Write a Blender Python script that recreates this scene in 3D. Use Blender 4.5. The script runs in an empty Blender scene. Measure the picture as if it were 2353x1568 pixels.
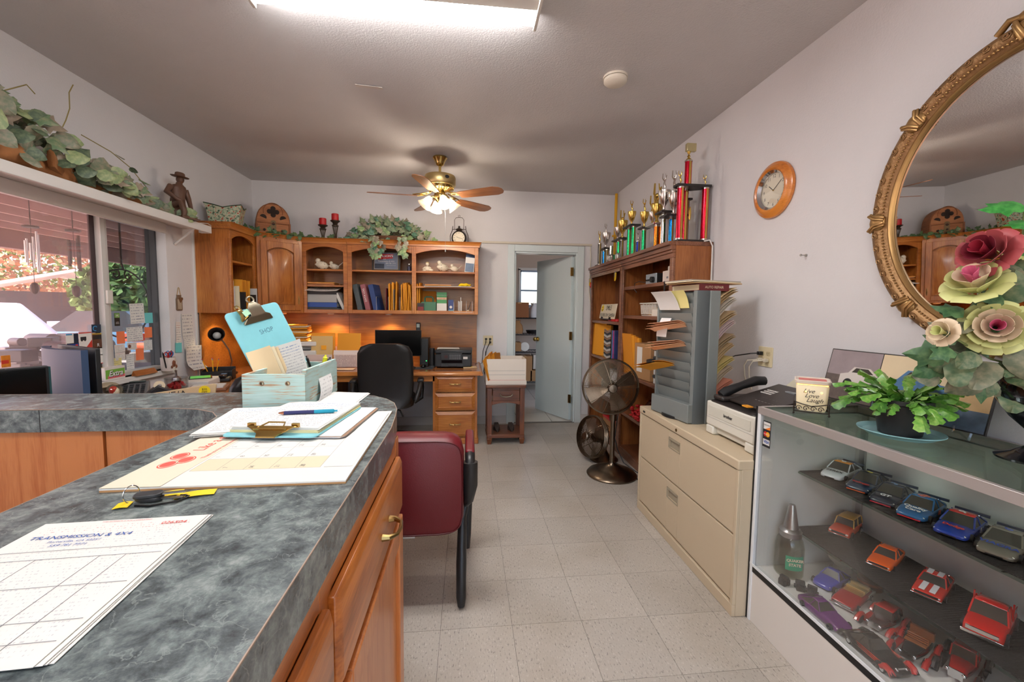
import bpy,bmesh,math,random
from math import sin,cos,pi,radians as RAD,sqrt,atan2
from mathutils import Matrix,Vector
S = bpy.context.scene
COL = S.collection
random.seed(7)

# ------------------------------------------------------------------ camera
cd = bpy.data.cameras.new('camera'); cam = bpy.data.objects.new('camera',cd); COL.objects.link(cam)
cd.sensor_width = 36; cd.lens = 14.812; cd.clip_start = .02; cd.clip_end = 200
cam.matrix_world = Matrix(((.99438,-.00379,-.10580,0),(-.10523,.07402,-.99169,0),(.01159,.99725,.07321,1.354),(0,0,0,1)))
S.camera = cam
S.view_settings.view_transform = 'Standard'; S.view_settings.look = 'None'
S.view_settings.gamma = 1; S.view_settings.use_curve_mapping = False
S.view_settings.exposure = 0.14
S.cycles.use_denoising = True
S.cycles.adaptive_threshold = .05; S.cycles.max_bounces = 7; S.cycles.diffuse_bounces = 3; S.cycles.glossy_bounces = 3; S.cycles.transparent_max_bounces = 12; S.cycles.transmission_bounces = 4
S.cycles.caustics_reflective = False; S.cycles.caustics_refractive = False
S.cycles.sample_clamp_indirect = 6

# ------------------------------------------------------------------ sky, sun
w = bpy.data.worlds.new('world'); S.world = w; w.use_nodes = True
_bg = w.node_tree.nodes['Background']
_sky = w.node_tree.nodes.new('ShaderNodeTexSky'); _sky.sky_type = 'NISHITA'; _sky.sun_disc = False
_sky.sun_elevation = RAD(48); _sky.sun_rotation = RAD(-120); _sky.air_density = 1.0; _sky.dust_density = 2.0
w.node_tree.links.new(_sky.outputs[0],_bg.inputs[0]); _bg.inputs[1].default_value = .8
_sd = bpy.data.lights.new('sun','SUN'); _sd.energy = 14.0; _sd.angle = RAD(.6); _sd.color = (1,.95,.87)
sun = bpy.data.objects.new('sun',_sd); COL.objects.link(sun); sun.rotation_euler = (RAD(42),0,RAD(-30)); sun.location = (-8,-4,9)

# ------------------------------------------------------------------ materials
def lin(c):
    r = []
    for x in c[:3]:
        x /= 255.
        r.append(x / 12.92 if x <= .04045 else ((x + .055) / 1.055) ** 2.4)
    return (*r,1)
_mc = {}
def _new(name):
    m = bpy.data.materials.new(name); m.use_nodes = True
    nt = m.node_tree; return m,nt,nt.nodes['Principled BSDF']
def M(name,col,rough=.5,metal=0.,bump=0,bscale=60,emit=0,ecol=None,alpha=1,coat=0,var=0,sub=0,trans=0,spec=.5,vscale=4):
    if name in _mc: return _mc[name]
    m,nt,b = _new(name)
    b.inputs['Base Color'].default_value = lin(col); b.inputs['Roughness'].default_value = rough; b.inputs['Metallic'].default_value = metal
    b.inputs['Specular IOR Level'].default_value = spec
    if coat: b.inputs['Coat Weight'].default_value = coat; b.inputs['Coat Roughness'].default_value = .08
    if trans: b.inputs['Transmission Weight'].default_value = trans
    if sub: b.inputs['Subsurface Weight'].default_value = sub; b.inputs['Subsurface Radius'].default_value = (.01,.006,.004)
    if emit: b.inputs['Emission Color'].default_value = lin(ecol or col); b.inputs['Emission Strength'].default_value = emit
    if alpha < 1: b.inputs['Alpha'].default_value = alpha
    if bump or var:
        tc = nt.nodes.new('ShaderNodeTexCoord')
        if bump:
            n = nt.nodes.new('ShaderNodeTexNoise'); n.inputs['Scale'].default_value = bscale; n.inputs['Detail'].default_value = 3
            bp = nt.nodes.new('ShaderNodeBump'); bp.inputs['Strength'].default_value = bump; bp.inputs['Distance'].default_value = .004
            nt.links.new(tc.outputs['Object'],n.inputs['Vector']); nt.links.new(n.outputs['Fac'],bp.inputs['Height']); nt.links.new(bp.outputs[0],b.inputs['Normal'])
        if var:
            n = nt.nodes.new('ShaderNodeTexNoise'); n.inputs['Scale'].default_value = vscale; n.inputs['Detail'].default_value = 4
            mx = nt.nodes.new('ShaderNodeMix'); mx.data_type = 'RGBA'
            c = lin(col); mx.inputs[6].default_value = tuple(x * (1 - var) for x in c[:3]) + (1,); mx.inputs[7].default_value = tuple(min(1,x * (1 + var)) for x in c[:3]) + (1,)
            nt.links.new(tc.outputs['Object'],n.inputs['Vector']); nt.links.new(n.outputs['Fac'],mx.inputs[0]); nt.links.new(mx.outputs[2],b.inputs['Base Color'])
    _mc[name] = m; return m
def ramp(nt,stops):
    r = nt.nodes.new('ShaderNodeValToRGB'); e = r.color_ramp.elements
    while len(e) < len(stops): e.new(.5)
    for i,(p,c) in enumerate(stops): e[i].position = p; e[i].color = lin(c) if max(c) > 1 else (*c,1)
    return r
def wood(name,c1,c2,axis='z',scale=1.,rough=.35,coat=.25,rings=.5,dark=None):
    if name in _mc: return _mc[name]
    m,nt,b = _new(name); L = nt.links.new
    tc = nt.nodes.new('ShaderNodeTexCoord'); mp = nt.nodes.new('ShaderNodeMapping')
    s = [14 * scale] * 3; s['xyz'.index(axis)] = 1.1 * scale; mp.inputs['Scale'].default_value = s
    L(tc.outputs['Object'],mp.inputs[0])
    n1 = nt.nodes.new('ShaderNodeTexNoise'); n1.inputs['Scale'].default_value = 1.2; n1.inputs['Detail'].default_value = 5; n1.inputs['Distortion'].default_value = .8
    n2 = nt.nodes.new('ShaderNodeTexNoise'); n2.inputs['Scale'].default_value = 9; n2.inputs['Detail'].default_value = 3
    n3 = nt.nodes.new('ShaderNodeTexNoise'); n3.inputs['Scale'].default_value = 2.5; n3.inputs['Detail'].default_value = 2
    L(mp.outputs[0],n1.inputs[0]); L(mp.outputs[0],n2.inputs[0]); L(tc.outputs['Object'],n3.inputs[0])
    a = nt.nodes.new('ShaderNodeMath'); a.operation = 'MULTIPLY_ADD'; a.inputs[1].default_value = rings; L(n1.outputs[0],a.inputs[0])
    a2 = nt.nodes.new('ShaderNodeMath'); a2.operation = 'MULTIPLY_ADD'; a2.inputs[1].default_value = .35; L(n2.outputs[0],a2.inputs[0])
    a3 = nt.nodes.new('ShaderNodeMath'); a3.operation = 'MULTIPLY'; a3.inputs[1].default_value = .65 - rings * .3; L(n3.outputs[0],a3.inputs[0])
    L(a3.outputs[0],a2.inputs[2]); L(a2.outputs[0],a.inputs[2])
    d = dark or tuple(x * .72 for x in c1)
    r = ramp(nt,[(.42,d),(.56,c1),(.78,c2)]); L(a.outputs[0],r.inputs[0]); L(r.outputs[0],b.inputs['Base Color'])
    b.inputs['Roughness'].default_value = rough; b.inputs['Coat Weight'].default_value = coat; b.inputs['Coat Roughness'].default_value = .15
    bp = nt.nodes.new('ShaderNodeBump'); bp.inputs['Strength'].default_value = .08; bp.inputs['Distance'].default_value = .002; L(n2.outputs[0],bp.inputs['Height']); L(bp.outputs[0],b.inputs['Normal'])
    _mc[name] = m; return m
def marble(name):
    m,nt,b = _new(name); L = nt.links.new
    tc = nt.nodes.new('ShaderNodeTexCoord')
    n1 = nt.nodes.new('ShaderNodeTexNoise'); n1.inputs['Scale'].default_value = 24; n1.inputs['Detail'].default_value = 10; n1.inputs['Roughness'].default_value = .72; n1.inputs['Distortion'].default_value = .25
    L(tc.outputs['Object'],n1.inputs[0])
    r = ramp(nt,[(.32,(56,60,63)),(.44,(84,91,93)),(.54,(110,119,119)),(.64,(140,148,146)),(.8,(178,182,178))]); L(n1.outputs[0],r.inputs[0])
    n2 = nt.nodes.new('ShaderNodeTexNoise'); n2.inputs['Scale'].default_value = 22; n2.inputs['Detail'].default_value = 8; n2.inputs['Distortion'].default_value = .5; L(tc.outputs['Object'],n2.inputs[0])
    v = ramp(nt,[(.488,(0,0,0)),(.5,(1,1,1)),(.512,(0,0,0))]); L(n2.outputs[0],v.inputs[0])
    mx = nt.nodes.new('ShaderNodeMix'); mx.data_type = 'RGBA'; mx.inputs[7].default_value = lin((150,158,156))
    mu = nt.nodes.new('ShaderNodeMath'); mu.operation = 'MULTIPLY'; mu.inputs[1].default_value = .45; L(v.outputs[0],mu.inputs[0]); L(mu.outputs[0],mx.inputs[0]); L(r.outputs[0],mx.inputs[6])
    L(mx.outputs[2],b.inputs['Base Color']); b.inputs['Roughness'].default_value = .22
    return m
def glass(name,col=(255,255,255),refl=.08,haze=0,hcol=(230,200,200)):
    if name in _mc: return _mc[name]
    m,nt,b = _new(name); L = nt.links.new; nt.nodes.remove(b); out = nt.nodes['Material Output']
    t = nt.nodes.new('ShaderNodeBsdfTransparent'); t.inputs[0].default_value = lin(col)
    g = nt.nodes.new('ShaderNodeBsdfGlossy'); g.inputs['Roughness'].default_value = .02
    lw = nt.nodes.new('ShaderNodeLayerWeight'); lw.inputs[0].default_value = .25
    mp = nt.nodes.new('ShaderNodeMath'); mp.operation = 'MULTIPLY_ADD'; mp.inputs[1].default_value = .2; mp.inputs[2].default_value = refl * .3; L(lw.outputs['Fresnel'],mp.inputs[0])
    mx = nt.nodes.new('ShaderNodeMixShader'); L(mp.outputs[0],mx.inputs[0]); L(t.outputs[0],mx.inputs[1]); L(g.outputs[0],mx.inputs[2])
    o = mx
    if haze:
        d = nt.nodes.new('ShaderNodeBsdfDiffuse'); d.inputs[0].default_value = lin(hcol); tr = nt.nodes.new('ShaderNodeBsdfTranslucent'); tr.inputs[0].default_value = lin(hcol)
        ad = nt.nodes.new('ShaderNodeMixShader'); ad.inputs[0].default_value = .5; L(d.outputs[0],ad.inputs[1]); L(tr.outputs[0],ad.inputs[2])
        m2 = nt.nodes.new('ShaderNodeMixShader'); m2.inputs[0].default_value = haze; L(mx.outputs[0],m2.inputs[1]); L(ad.outputs[0],m2.inputs[2]); o = m2
    L(o.outputs[0],out.inputs[0]); _mc[name] = m; return m
def printed(name,base,ink,rows=14,cols=1,amount=.5,ink2=None,split=.75,rough=.7):
    """paper with rows of small print; coordinates run over the sheet itself (UV)"""
    if name in _mc: return _mc[name]
    m,nt,b = _new(name); L = nt.links.new
    tc = nt.nodes.new('ShaderNodeTexCoord'); sx = nt.nodes.new('ShaderNodeSeparateXYZ'); L(tc.outputs['UV'],sx.inputs[0])
    def mt(op,a,bb=None,c=None):
        n = nt.nodes.new('ShaderNodeMath'); n.operation = op
        for i,v in enumerate((a,bb,c)):
            if v is None: continue
            if isinstance(v,(int,float)): n.inputs[i].default_value = v
            else: L(v,n.inputs[i])
        return n.outputs[0]
    u,v = sx.outputs[0],sx.outputs[1]
    fy = mt('FRACT',mt('MULTIPLY',v,rows)); line = mt('MULTIPLY',mt('GREATER_THAN',fy,.35),mt('LESS_THAN',fy,.68))
    cx = nt.nodes.new('ShaderNodeCombineXYZ'); L(mt('MULTIPLY',u,rows * 1.6),cx.inputs[0]); L(mt('FLOOR',mt('MULTIPLY',v,rows)),cx.inputs[1])
    n = nt.nodes.new('ShaderNodeTexNoise'); n.inputs['Scale'].default_value = 1.7; n.inputs['Detail'].default_value = 2; L(cx.outputs[0],n.inputs[0])
    on = mt('GREATER_THAN',n.outputs[0],1 - amount)
    mar = mt('MULTIPLY',mt('MULTIPLY',mt('GREATER_THAN',u,.07),mt('LESS_THAN',u,.93)),mt('MULTIPLY',mt('GREATER_THAN',v,.05),mt('LESS_THAN',v,.95)))
    fac = mt('MULTIPLY',mt('MULTIPLY',line,on),mar)
    c0 = nt.nodes.new('ShaderNodeMix'); c0.data_type = 'RGBA'; c0.inputs[6].default_value = lin(ink); c0.inputs[7].default_value = lin(ink2 or ink); L(mt('GREATER_THAN',v,split),c0.inputs[0])
    mx = nt.nodes.new('ShaderNodeMix'); mx.data_type = 'RGBA'; mx.inputs[6].default_value = lin(base); L(c0.outputs[2],mx.inputs[7]); L(mt('MULTIPLY',fac,.75),mx.inputs[0])
    L(mx.outputs[2],b.inputs['Base Color']); b.inputs['Roughness'].default_value = rough
    _mc[name] = m; return m

# ------------------------------------------------------------------ mesh builder
class B:
    def __init__(s): s.v = []; s.f = []; s.m = []; s.uv = {}
    def add(s,vs,fs,mi=0,T=None,uv=None):
        o = len(s.v)
        s.v += [tuple(T @ Vector(p)) if T is not None else tuple(p) for p in vs]
        for k,f in enumerate(fs):
            if uv: s.uv[len(s.f)] = uv[k]
            s.f.append([i + o for i in f]); s.m.append(mi)
        return s
    def box(s,x0,x1,y0,y1,z0,z1,mi=0,T=None):
        return s.add([(x0,y0,z0),(x1,y0,z0),(x1,y1,z0),(x0,y1,z0),(x0,y0,z1),(x1,y0,z1),(x1,y1,z1),(x0,y1,z1)],
                     [(0,3,2,1),(4,5,6,7),(0,1,5,4),(1,2,6,5),(2,3,7,6),(3,0,4,7)],mi,T)
    def cyl(s,p0,p1,r0,r1=None,n=16,mi=0,T=None,cap=True):
        r1 = r0 if r1 is None else r1; p0 = Vector(p0); p1 = Vector(p1); d = (p1 - p0).normalized()
        a = d.orthogonal().normalized(); b = d.cross(a)
        vs = []
        for p,r in ((p0,r0),(p1,r1)):
            for i in range(n): t = 2 * pi * i / n; vs.append(p + a * (r * cos(t)) + b * (r * sin(t)))
        fs = [(i,(i + 1) % n,n + (i + 1) % n,n + i) for i in range(n)]
        if cap: fs += [tuple(range(n - 1,-1,-1)),tuple(range(n,2 * n))]
        return s.add(vs,fs,mi,T)
    def lathe(s,prof,n=24,mi=0,T=None,rf=None):
        vs = []; fs = []
        for r,z in prof:
            for i in range(n):
                t = 2 * pi * i / n; k = rf(t) if rf else 1; vs.append((r * k * cos(t),r * k * sin(t),z))
        for j in range(len(prof) - 1):
            for i in range(n): fs.append((j * n + i,j * n + (i + 1) % n,(j + 1) * n + (i + 1) % n,(j + 1) * n + i))
        e = (len(prof) - 1) * n
        if prof[0][0] > 1e-5 and prof[-1][0] > 1e-5: fs += [(e + i,e + (i + 1) % n,(i + 1) % n,i) for i in range(n)]
        elif prof[0][0] > 1e-5: fs.append(tuple(range(n - 1,-1,-1)))
        elif prof[-1][0] > 1e-5: fs.append(tuple(e + i for i in range(n)))
        return s.add(vs,fs,mi,T)
    def tube(s,pts,r,n=8,mi=0,T=None,closed=False,cap=True):
        P = [Vector(p) for p in pts]; k = len(P); vs = []; fs = []; a = None
        for i,p in enumerate(P):
            if closed: d = P[(i + 1) % k] - P[i - 1]
            else: d = P[min(i + 1,k - 1)] - P[max(i - 1,0)]
            d.normalize()
            a = d.orthogonal() if a is None else (a - d * a.dot(d))
            if a.length < 1e-6: a = d.orthogonal()
            a.normalize(); b = d.cross(a); rr = r[i] if isinstance(r,(list,tuple)) else r
            for j in range(n): t = 2 * pi * j / n; vs.append(p + a * (rr * cos(t)) + b * (rr * sin(t)))
        for i in range(k if closed else k - 1):
            q = (i + 1) % k
            for j in range(n): fs.append((i * n + j,i * n + (j + 1) % n,q * n + (j + 1) % n,q * n + j))
        if not closed and cap: fs += [tuple(range(n - 1,-1,-1)),tuple((k - 1) * n + j for j in range(n))]
        return s.add(vs,fs,mi,T)
    def prism(s,poly,z0,z1,mi=0,T=None):
        n = len(poly)
        vs = [(x,y,z0) for x,y in poly] + [(x,y,z1) for x,y in poly]
        fs = [tuple(range(n - 1,-1,-1)),tuple(range(n,2 * n))] + [(i,(i + 1) % n,n + (i + 1) % n,n + i) for i in range(n)]
        return s.add(vs,fs,mi,T)
    def ball(s,c,r,nu=14,nv=9,mi=0,T=None):
        if isinstance(r,(int,float)): r = (r,r,r)
        vs = [(c[0],c[1],c[2] - r[2])]; fs = []
        for j in range(1,nv):
            ph = -pi / 2 + pi * j / nv
            for i in range(nu): t = 2 * pi * i / nu; vs.append((c[0] + r[0] * cos(ph) * cos(t),c[1] + r[1] * cos(ph) * sin(t),c[2] + r[2] * sin(ph)))
        vs.append((c[0],c[1],c[2] + r[2])); e = len(vs) - 1
        for i in range(nu):
            fs.append((0,1 + (i + 1) % nu,1 + i)); fs.append((e,1 + (nv - 2) * nu + i,1 + (nv - 2) * nu + (i + 1) % nu))
        for j in range(nv - 2):
            for i in range(nu): fs.append((1 + j * nu + i,1 + j * nu + (i + 1) % nu,1 + (j + 1) * nu + (i + 1) % nu,1 + (j + 1) * nu + i))
        return s.add(vs,fs,mi,T)
    def grid(s,fn,nu,nv,mi=0,T=None,th=0):
        """surface fn(u,v); with th it becomes a closed slab of that thickness along the local normal"""
        vs = [Vector(fn(i / nu,j / nv)) for j in range(nv + 1) for i in range(nu + 1)]; W_ = nu + 1
        fs = []; uv = []
        for j in range(nv):
            for i in range(nu):
                fs.append((j * W_ + i,j * W_ + i + 1,(j + 1) * W_ + i + 1,(j + 1) * W_ + i)); uv.append([(i / nu,j / nv),((i + 1) / nu,j / nv),((i + 1) / nu,(j + 1) / nv),(i / nu,(j + 1) / nv)])
        if th:
            n0 = len(vs); nor = [Vector((0,0,0)) for _ in vs]
            for f in fs:
                n = (vs[f[1]] - vs[f[0]]).cross(vs[f[3]] - vs[f[0]])
                for i in f: nor[i] += n
            vs += [v - (n.normalized() if n.length > 0 else Vector((0,0,1))) * th for v,n in zip(vs[:n0],nor)]
            k = len(fs)
            for q in range(k): f = fs[q]; fs.append((f[3] + n0,f[2] + n0,f[1] + n0,f[0] + n0)); uv.append([(0,0)] * 4)
            ed = [(i,i + 1) for i in range(nu)] + [(j * W_ + nu,(j + 1) * W_ + nu) for j in range(nv)] + [(nv * W_ + i + 1,nv * W_ + i) for i in range(nu)] + [((j + 1) * W_,j * W_) for j in range(nv)]
            for a,b in ed: fs.append((a,a + n0,b + n0,b)); uv.append([(0,0)] * 4)
        return s.add(vs,fs,mi,T,uv)
    def loft(s,rings,mi=0,T=None,cap=True):
        n = len(rings[0]); vs = [p for r in rings for p in r]; fs = []
        for j in range(len(rings) - 1):
            for i in range(n): fs.append((j * n + i,j * n + (i + 1) % n,(j + 1) * n + (i + 1) % n,(j + 1) * n + i))
        if cap: fs += [tuple(range(n - 1,-1,-1)),tuple((len(rings) - 1) * n + i for i in range(n))]
        return s.add(vs,fs,mi,T)
    def mesh(s,name,mats,smooth=35):
        me = bpy.data.meshes.new(name); me.from_pydata(s.v,[],s.f)
        for mt in (mats if isinstance(mats,(list,tuple)) else [mats]): me.materials.append(mt)
        me.polygons.foreach_set('material_index',s.m)
        if s.uv:
            ul = me.uv_layers.new(name='UVMap').data
            for p in me.polygons:
                q = s.uv.get(p.index)
                if q:
                    for k,li in enumerate(p.loop_indices): ul[li].uv = q[k]
        me.update()
        if smooth:
            me.polygons.foreach_set('use_smooth',[True] * len(me.polygons)); me.set_sharp_from_angle(angle=RAD(smooth))
        return me
    def obj(s,name,mats,parent=None,bev=0,smooth=35,loc=None,rot=None,seg=2,fix=True):
        me = s.mesh(name,mats,smooth)
        if fix and len(s.f) < 20000:
            bm = bmesh.new(); bm.from_mesh(me); bmesh.ops.recalc_face_normals(bm,faces=bm.faces); bm.to_mesh(me); bm.free()
        return mkobj(name,me,parent,bev,loc,rot,seg)
def mkobj(name,me,parent=None,bev=0,loc=None,rot=None,seg=2):
    o = bpy.data.objects.new(name,me); COL.objects.link(o)
    if parent: o.parent = parent
    if loc is not None: o.location = loc
    if rot is not None: o.rotation_euler = rot
    if bev:
        md = o.modifiers.new('bevel','BEVEL'); md.width = bev; md.segments = seg; md.limit_method = 'ANGLE'; md.angle_limit = RAD(40); md.harden_normals = False
    return o
def tag(o,label,cat,group=None):
    o['label'] = label; o['category'] = cat
    if group: o['group'] = group
    return o
def thing(name,label,cat,loc=(0,0,0),rz=0,group=None,rot=None):
    o = bpy.data.objects.new(name,None); COL.objects.link(o); o.location = loc; o.rotation_euler = rot if rot else (0,0,rz); o.empty_display_size = .05
    return tag(o,label,cat,group)
def struct(o): o['kind'] = 'structure'; return o
def sempty(name,loc=(0,0,0)):
    o = bpy.data.objects.new(name,None); COL.objects.link(o); o.location = loc; return struct(o)
def text(s,size,mat,parent,loc,rot=(0,0,0),name='lettering',align='CENTER',sx=1,ext=0,bold=0,shear=0,sp=1):
    c = bpy.data.curves.new(name,'FONT'); c.body = s; c.size = size; c.align_x = align; c.align_y = 'CENTER'; c.extrude = ext; c.offset = bold; c.resolution_u = 3; c.shear = shear; c.space_character = sp
    t = bpy.data.objects.new(name,c); COL.objects.link(t)
    me = bpy.data.meshes.new_from_object(t,depsgraph=bpy.context.evaluated_depsgraph_get()); bpy.data.objects.remove(t); bpy.data.curves.remove(c)
    me.materials.clear(); me.materials.append(mat)
    o = mkobj(name,me,parent,0,loc,rot); o.scale = (sx,1,1); return o
def TM(loc=(0,0,0),rx=0,ry=0,rz=0,s=1):
    return Matrix.Translation(loc) @ Matrix.Rotation(rz,4,'Z') @ Matrix.Rotation(ry,4,'Y') @ Matrix.Rotation(rx,4,'X') @ Matrix.Scale(s,4)
def arc(cx,cy,r,a0,a1,n): return [(cx + r * cos(a0 + (a1 - a0) * i / n),cy + r * sin(a0 + (a1 - a0) * i / n)) for i in range(n + 1)]
def rrect(x0,x1,y0,y1,r,n=4):
    return arc(x1 - r,y0 + r,r,-pi / 2,0,n) + arc(x1 - r,y1 - r,r,0,pi / 2,n) + arc(x0 + r,y1 - r,r,pi / 2,pi,n) + arc(x0 + r,y0 + r,r,pi,1.5 * pi,n)
def copy_thing(o,loc,rz=None,label=None):
    c = o.copy(); COL.objects.link(c); c.location = loc
    if rz is not None: c.rotation_euler = (0,0,rz)
    if label: c['label'] = label
    for ch in list(o.children):
        d = ch.copy(); COL.objects.link(d); d.parent = c
        for g in list(ch.children): e = g.copy(); COL.objects.link(e); e.parent = d
    return c


# ------------------------------------------------------------------ shared materials
def wallmat(name,col,b=.25):
    m = M(name,col,.75,bump=b,bscale=120,var=.04); return m
WALL = wallmat('wall_paint',(222,220,222)); CEIL = wallmat('ceiling_paint',(204,200,200),.5)
WHITE = M('white_paint',(226,224,222),.45); DOORP = M('door_paint',(214,226,228),.4,bump=.05,bscale=200)
CAB = wood('honey_maple',(166,96,38),(202,134,64),'z',1,rings=.35)
CABX = wood('honey_maple_x',(166,96,38),(202,134,64),'x',1,rings=.35)
CABY = wood('honey_maple_y',(166,96,38),(202,134,64),'y',1,rings=.35)
CABIN = wood('maple_interior',(140,88,44),(172,116,64),'x',.7,rings=.35)
OAK = wood('oak_veneer',(182,98,44),(206,128,70),'z',1.6,rings=.75,dark=(146,72,30)); OAKY = wood('oak_rail',(160,86,30),(196,116,48),'y',1.6,rings=.6)
DARKW = wood('walnut_stain',(88,46,24),(122,66,34),'z',1.2); DARKWX = wood('walnut_stain_x',(88,46,24),(122,66,34),'x',1.2)
BKW = wood('cherry_laminate',(142,84,42),(176,112,62),'z',.9,rings=.4,coat=.1); BKY = wood('cherry_laminate_y',(112,66,42),(150,100,72),'y',.9,rings=.4,coat=.3)
MARB = marble('green_marble_laminate')
BLACK = M('black_plastic',(24,24,26),.45); BLACKG = M('black_gloss',(14,14,16),.12); DGREY = M('dark_grey_plastic',(52,54,58),.5)
CHROME = M('chrome',(215,215,218),.12,1); STEEL = M('brushed_steel',(168,166,164),.32,1); ALU = M('aluminium',(196,192,190),.3,1)
BRASS = M('brass',(208,180,112),.18,1); ABRASS = M('antique_brass',(150,124,78),.3,1); BRONZE = M('dark_bronze',(124,110,94),.3,1); IRON = M('dark_iron',(62,52,46),.5,.7)
PAPER = M('white_paper',(222,219,214),.8); CREAM = M('cream_paper',(236,222,190),.8); MANILA = M('manila_envelope',(232,158,40),.7,var=.06); MANILA2 = M('amber_envelope',(214,138,34),.7,var=.06)
CARDB = M('cardboard',(176,132,88),.8,var=.06); IVORY = M('ivory_plastic',(222,208,172),.45); BEIGE = M('cabinet_beige',(204,185,156),.5,var=.03)
RED = M('bright_red',(196,30,34),.4); GREEN = M('plain_green',(60,140,80),.5); YEL = M('tag_yellow',(246,206,20),.55); BLUE = M('plain_blue',(40,80,160),.4)
INK = M('black_ink',(30,30,34),.7); REDINK = M('red_ink',(206,52,44),.7); BLUEINK = M('blue_ink',(44,84,160),.7); GREYINK = M('grey_ink',(130,130,135),.7); WINK = M('white_print',(240,240,240),.6)
CLEAR = glass('clear_glass'); GREENG = glass('green_edge_glass',(226,240,234),.06)

XL,XR,YB,YF,ZC = -2.32,1.73,4.93,-2.4,2.72
# ------------------------------------------------------------------ floor with single tiles
b = B().box(XL - .12,XR + .12,YF - .12,5.0,-.1,-.0035)
floor = struct(b.obj('floor',M('tile_grout',(74,66,58),.8)))
def floortile(name,c1,c2,fl):
    m,nt,bs = _new(name); L = nt.links.new
    oi = nt.nodes.new('ShaderNodeObjectInfo'); tc = nt.nodes.new('ShaderNodeTexCoord'); mp = nt.nodes.new('ShaderNodeMapping'); mp.inputs['Scale'].default_value = (170,60,1)
    L(tc.outputs['Object'],mp.inputs[0]); L(oi.outputs['Location'],mp.inputs['Location'])
    n = nt.nodes.new('ShaderNodeTexNoise'); n.inputs['Scale'].default_value = 1; n.inputs['Detail'].default_value = 2; L(mp.outputs[0],n.inputs[0])
    r = ramp(nt,[(.3,fl),(.4,c1),(.6,c1),(.72,c2)]); L(n.outputs[0],r.inputs[0])
    hs = nt.nodes.new('ShaderNodeHueSaturation'); mr = nt.nodes.new('ShaderNodeMapRange'); mr.inputs[3].default_value = .93; mr.inputs[4].default_value = 1.05; L(oi.outputs['Random'],mr.inputs[0]); L(mr.outputs[0],hs.inputs['Value']); L(r.outputs[0],hs.inputs['Color'])
    n2 = nt.nodes.new('ShaderNodeTexNoise'); n2.inputs['Scale'].default_value = 2.2; n2.inputs['Detail'].default_value = 4
    ge = nt.nodes.new('ShaderNodeNewGeometry'); L(ge.outputs['Position'],n2.inputs[0])
    st = ramp(nt,[(.35,(.82,.79,.74)),(.55,(1,1,1))]); L(n2.outputs[0],st.inputs[0])
    mu = nt.nodes.new('ShaderNodeMix'); mu.data_type = 'RGBA'; mu.blend_type = 'MULTIPLY'; mu.inputs[0].default_value = .7; L(hs.outputs[0],mu.inputs[6]); L(st.outputs[0],mu.inputs[7])
    L(mu.outputs[2],bs.inputs['Base Color']); bs.inputs['Roughness'].default_value = .3; bs.inputs['Specular IOR Level'].default_value = .45; return m
TILE = floortile('vinyl_tile',(186,178,168),(204,198,190),(138,130,124))
T = .3048; X0 = -.1078; Y0 = 1.7085; tm = {}
for i in range(-8,8):
    for j in range(-9,12):
        x0,x1 = max(X0 + i * T,XL),min(X0 + (i + 1) * T,XR); y0,y1 = max(Y0 + j * T,YF),min(Y0 + (j + 1) * T,4.96)
        if x1 - x0 < .01 or y1 - y0 < .01: continue
        hx,hy = round((x1 - x0) / 2 - .0007,4),round((y1 - y0) / 2 - .0007,4)
        if (hx,hy) not in tm: tm[hx,hy] = B().box(-hx,hx,-hy,hy,-.003,0).mesh('tile',TILE)
        if y1 < -.6 or (x1 < -1.2 and y1 < 1.4): continue
        mkobj('tile',tm[hx,hy],floor,0,((x0 + x1) / 2,(y0 + y1) / 2,0))
far = B()
for i in range(-8,8):
    for j in range(-16,0):
        x0,x1 = max(X0 + i * T,XL),min(X0 + (i + 1) * T,XR); y0,y1 = max(Y0 + j * T,YF),Y0 + (j + 1) * T
        if x1 - x0 < .01 or y1 - y0 < .01 or not (y1 < -.6 or (x1 < -1.2 and y1 < 1.4)): continue
        far.box(x0 + .0007,x1 - .0007,y0 + .0007,y1 - .0007,-.003,0)
_o = far.obj('tile_field',TILE,floor); _o['kind'] = 'stuff'

# ------------------------------------------------------------------ walls and ceiling
struct(B().box(XL - .14,XR + .12,YF - .12,5.07,ZC,ZC + .1).obj('ceiling',CEIL))
DX0,DX1,DZ = .545,1.295,2.035
b = B(); b.box(XL - .14,DX0,YB,YB + .12,0,ZC); b.box(DX1,XR + .12,YB,YB + .12,0,ZC); b.box(DX0,DX1,YB,YB + .12,DZ,ZC)
struct(b.obj('wall_back',WALL))
struct(B().box(XR,XR + .12,YF - .12,YB,0,ZC).obj('wall_right',WALL))
WY0,WY1,WZ0,WZ1 = .55,3.57,.865,1.99
b = B(); b.box(XL - .14,XL,YF - .12,WY0,0,ZC); b.box(XL - .14,XL,WY1,YB,0,ZC); b.box(XL - .14,XL,WY0,WY1,0,WZ0); b.box(XL - .14,XL,WY0,WY1,WZ1,ZC)
struct(b.obj('wall_left',WALL))
b = B(); b.box(XL,-1.6,YF - .12,YF,0,ZC); b.box(1.5,XR,YF - .12,YF,0,ZC); b.box(-1.6,1.5,YF - .12,YF,0,.5); b.box(-1.6,1.5,YF - .12,YF,2.3,ZC)
struct(b.obj('wall_front',WALL))
w2 = sempty('window_2',(-.05,YF,.5))
b = B(); b.box(-1.55,1.55,-.09,-.03,0,.05); b.box(-1.55,1.55,-.09,-.03,1.75,1.8); b.box(-1.55,-1.5,-.09,-.03,0,1.8); b.box(1.5,1.55,-.09,-.03,0,1.8); b.box(-.03,.03,-.09,-.03,0,1.8)
b.obj('window_frame',ALU,w2,.003); B().box(-1.5,1.5,-.064,-.058,.05,1.75).obj('pane',CLEAR,w2)
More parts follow.
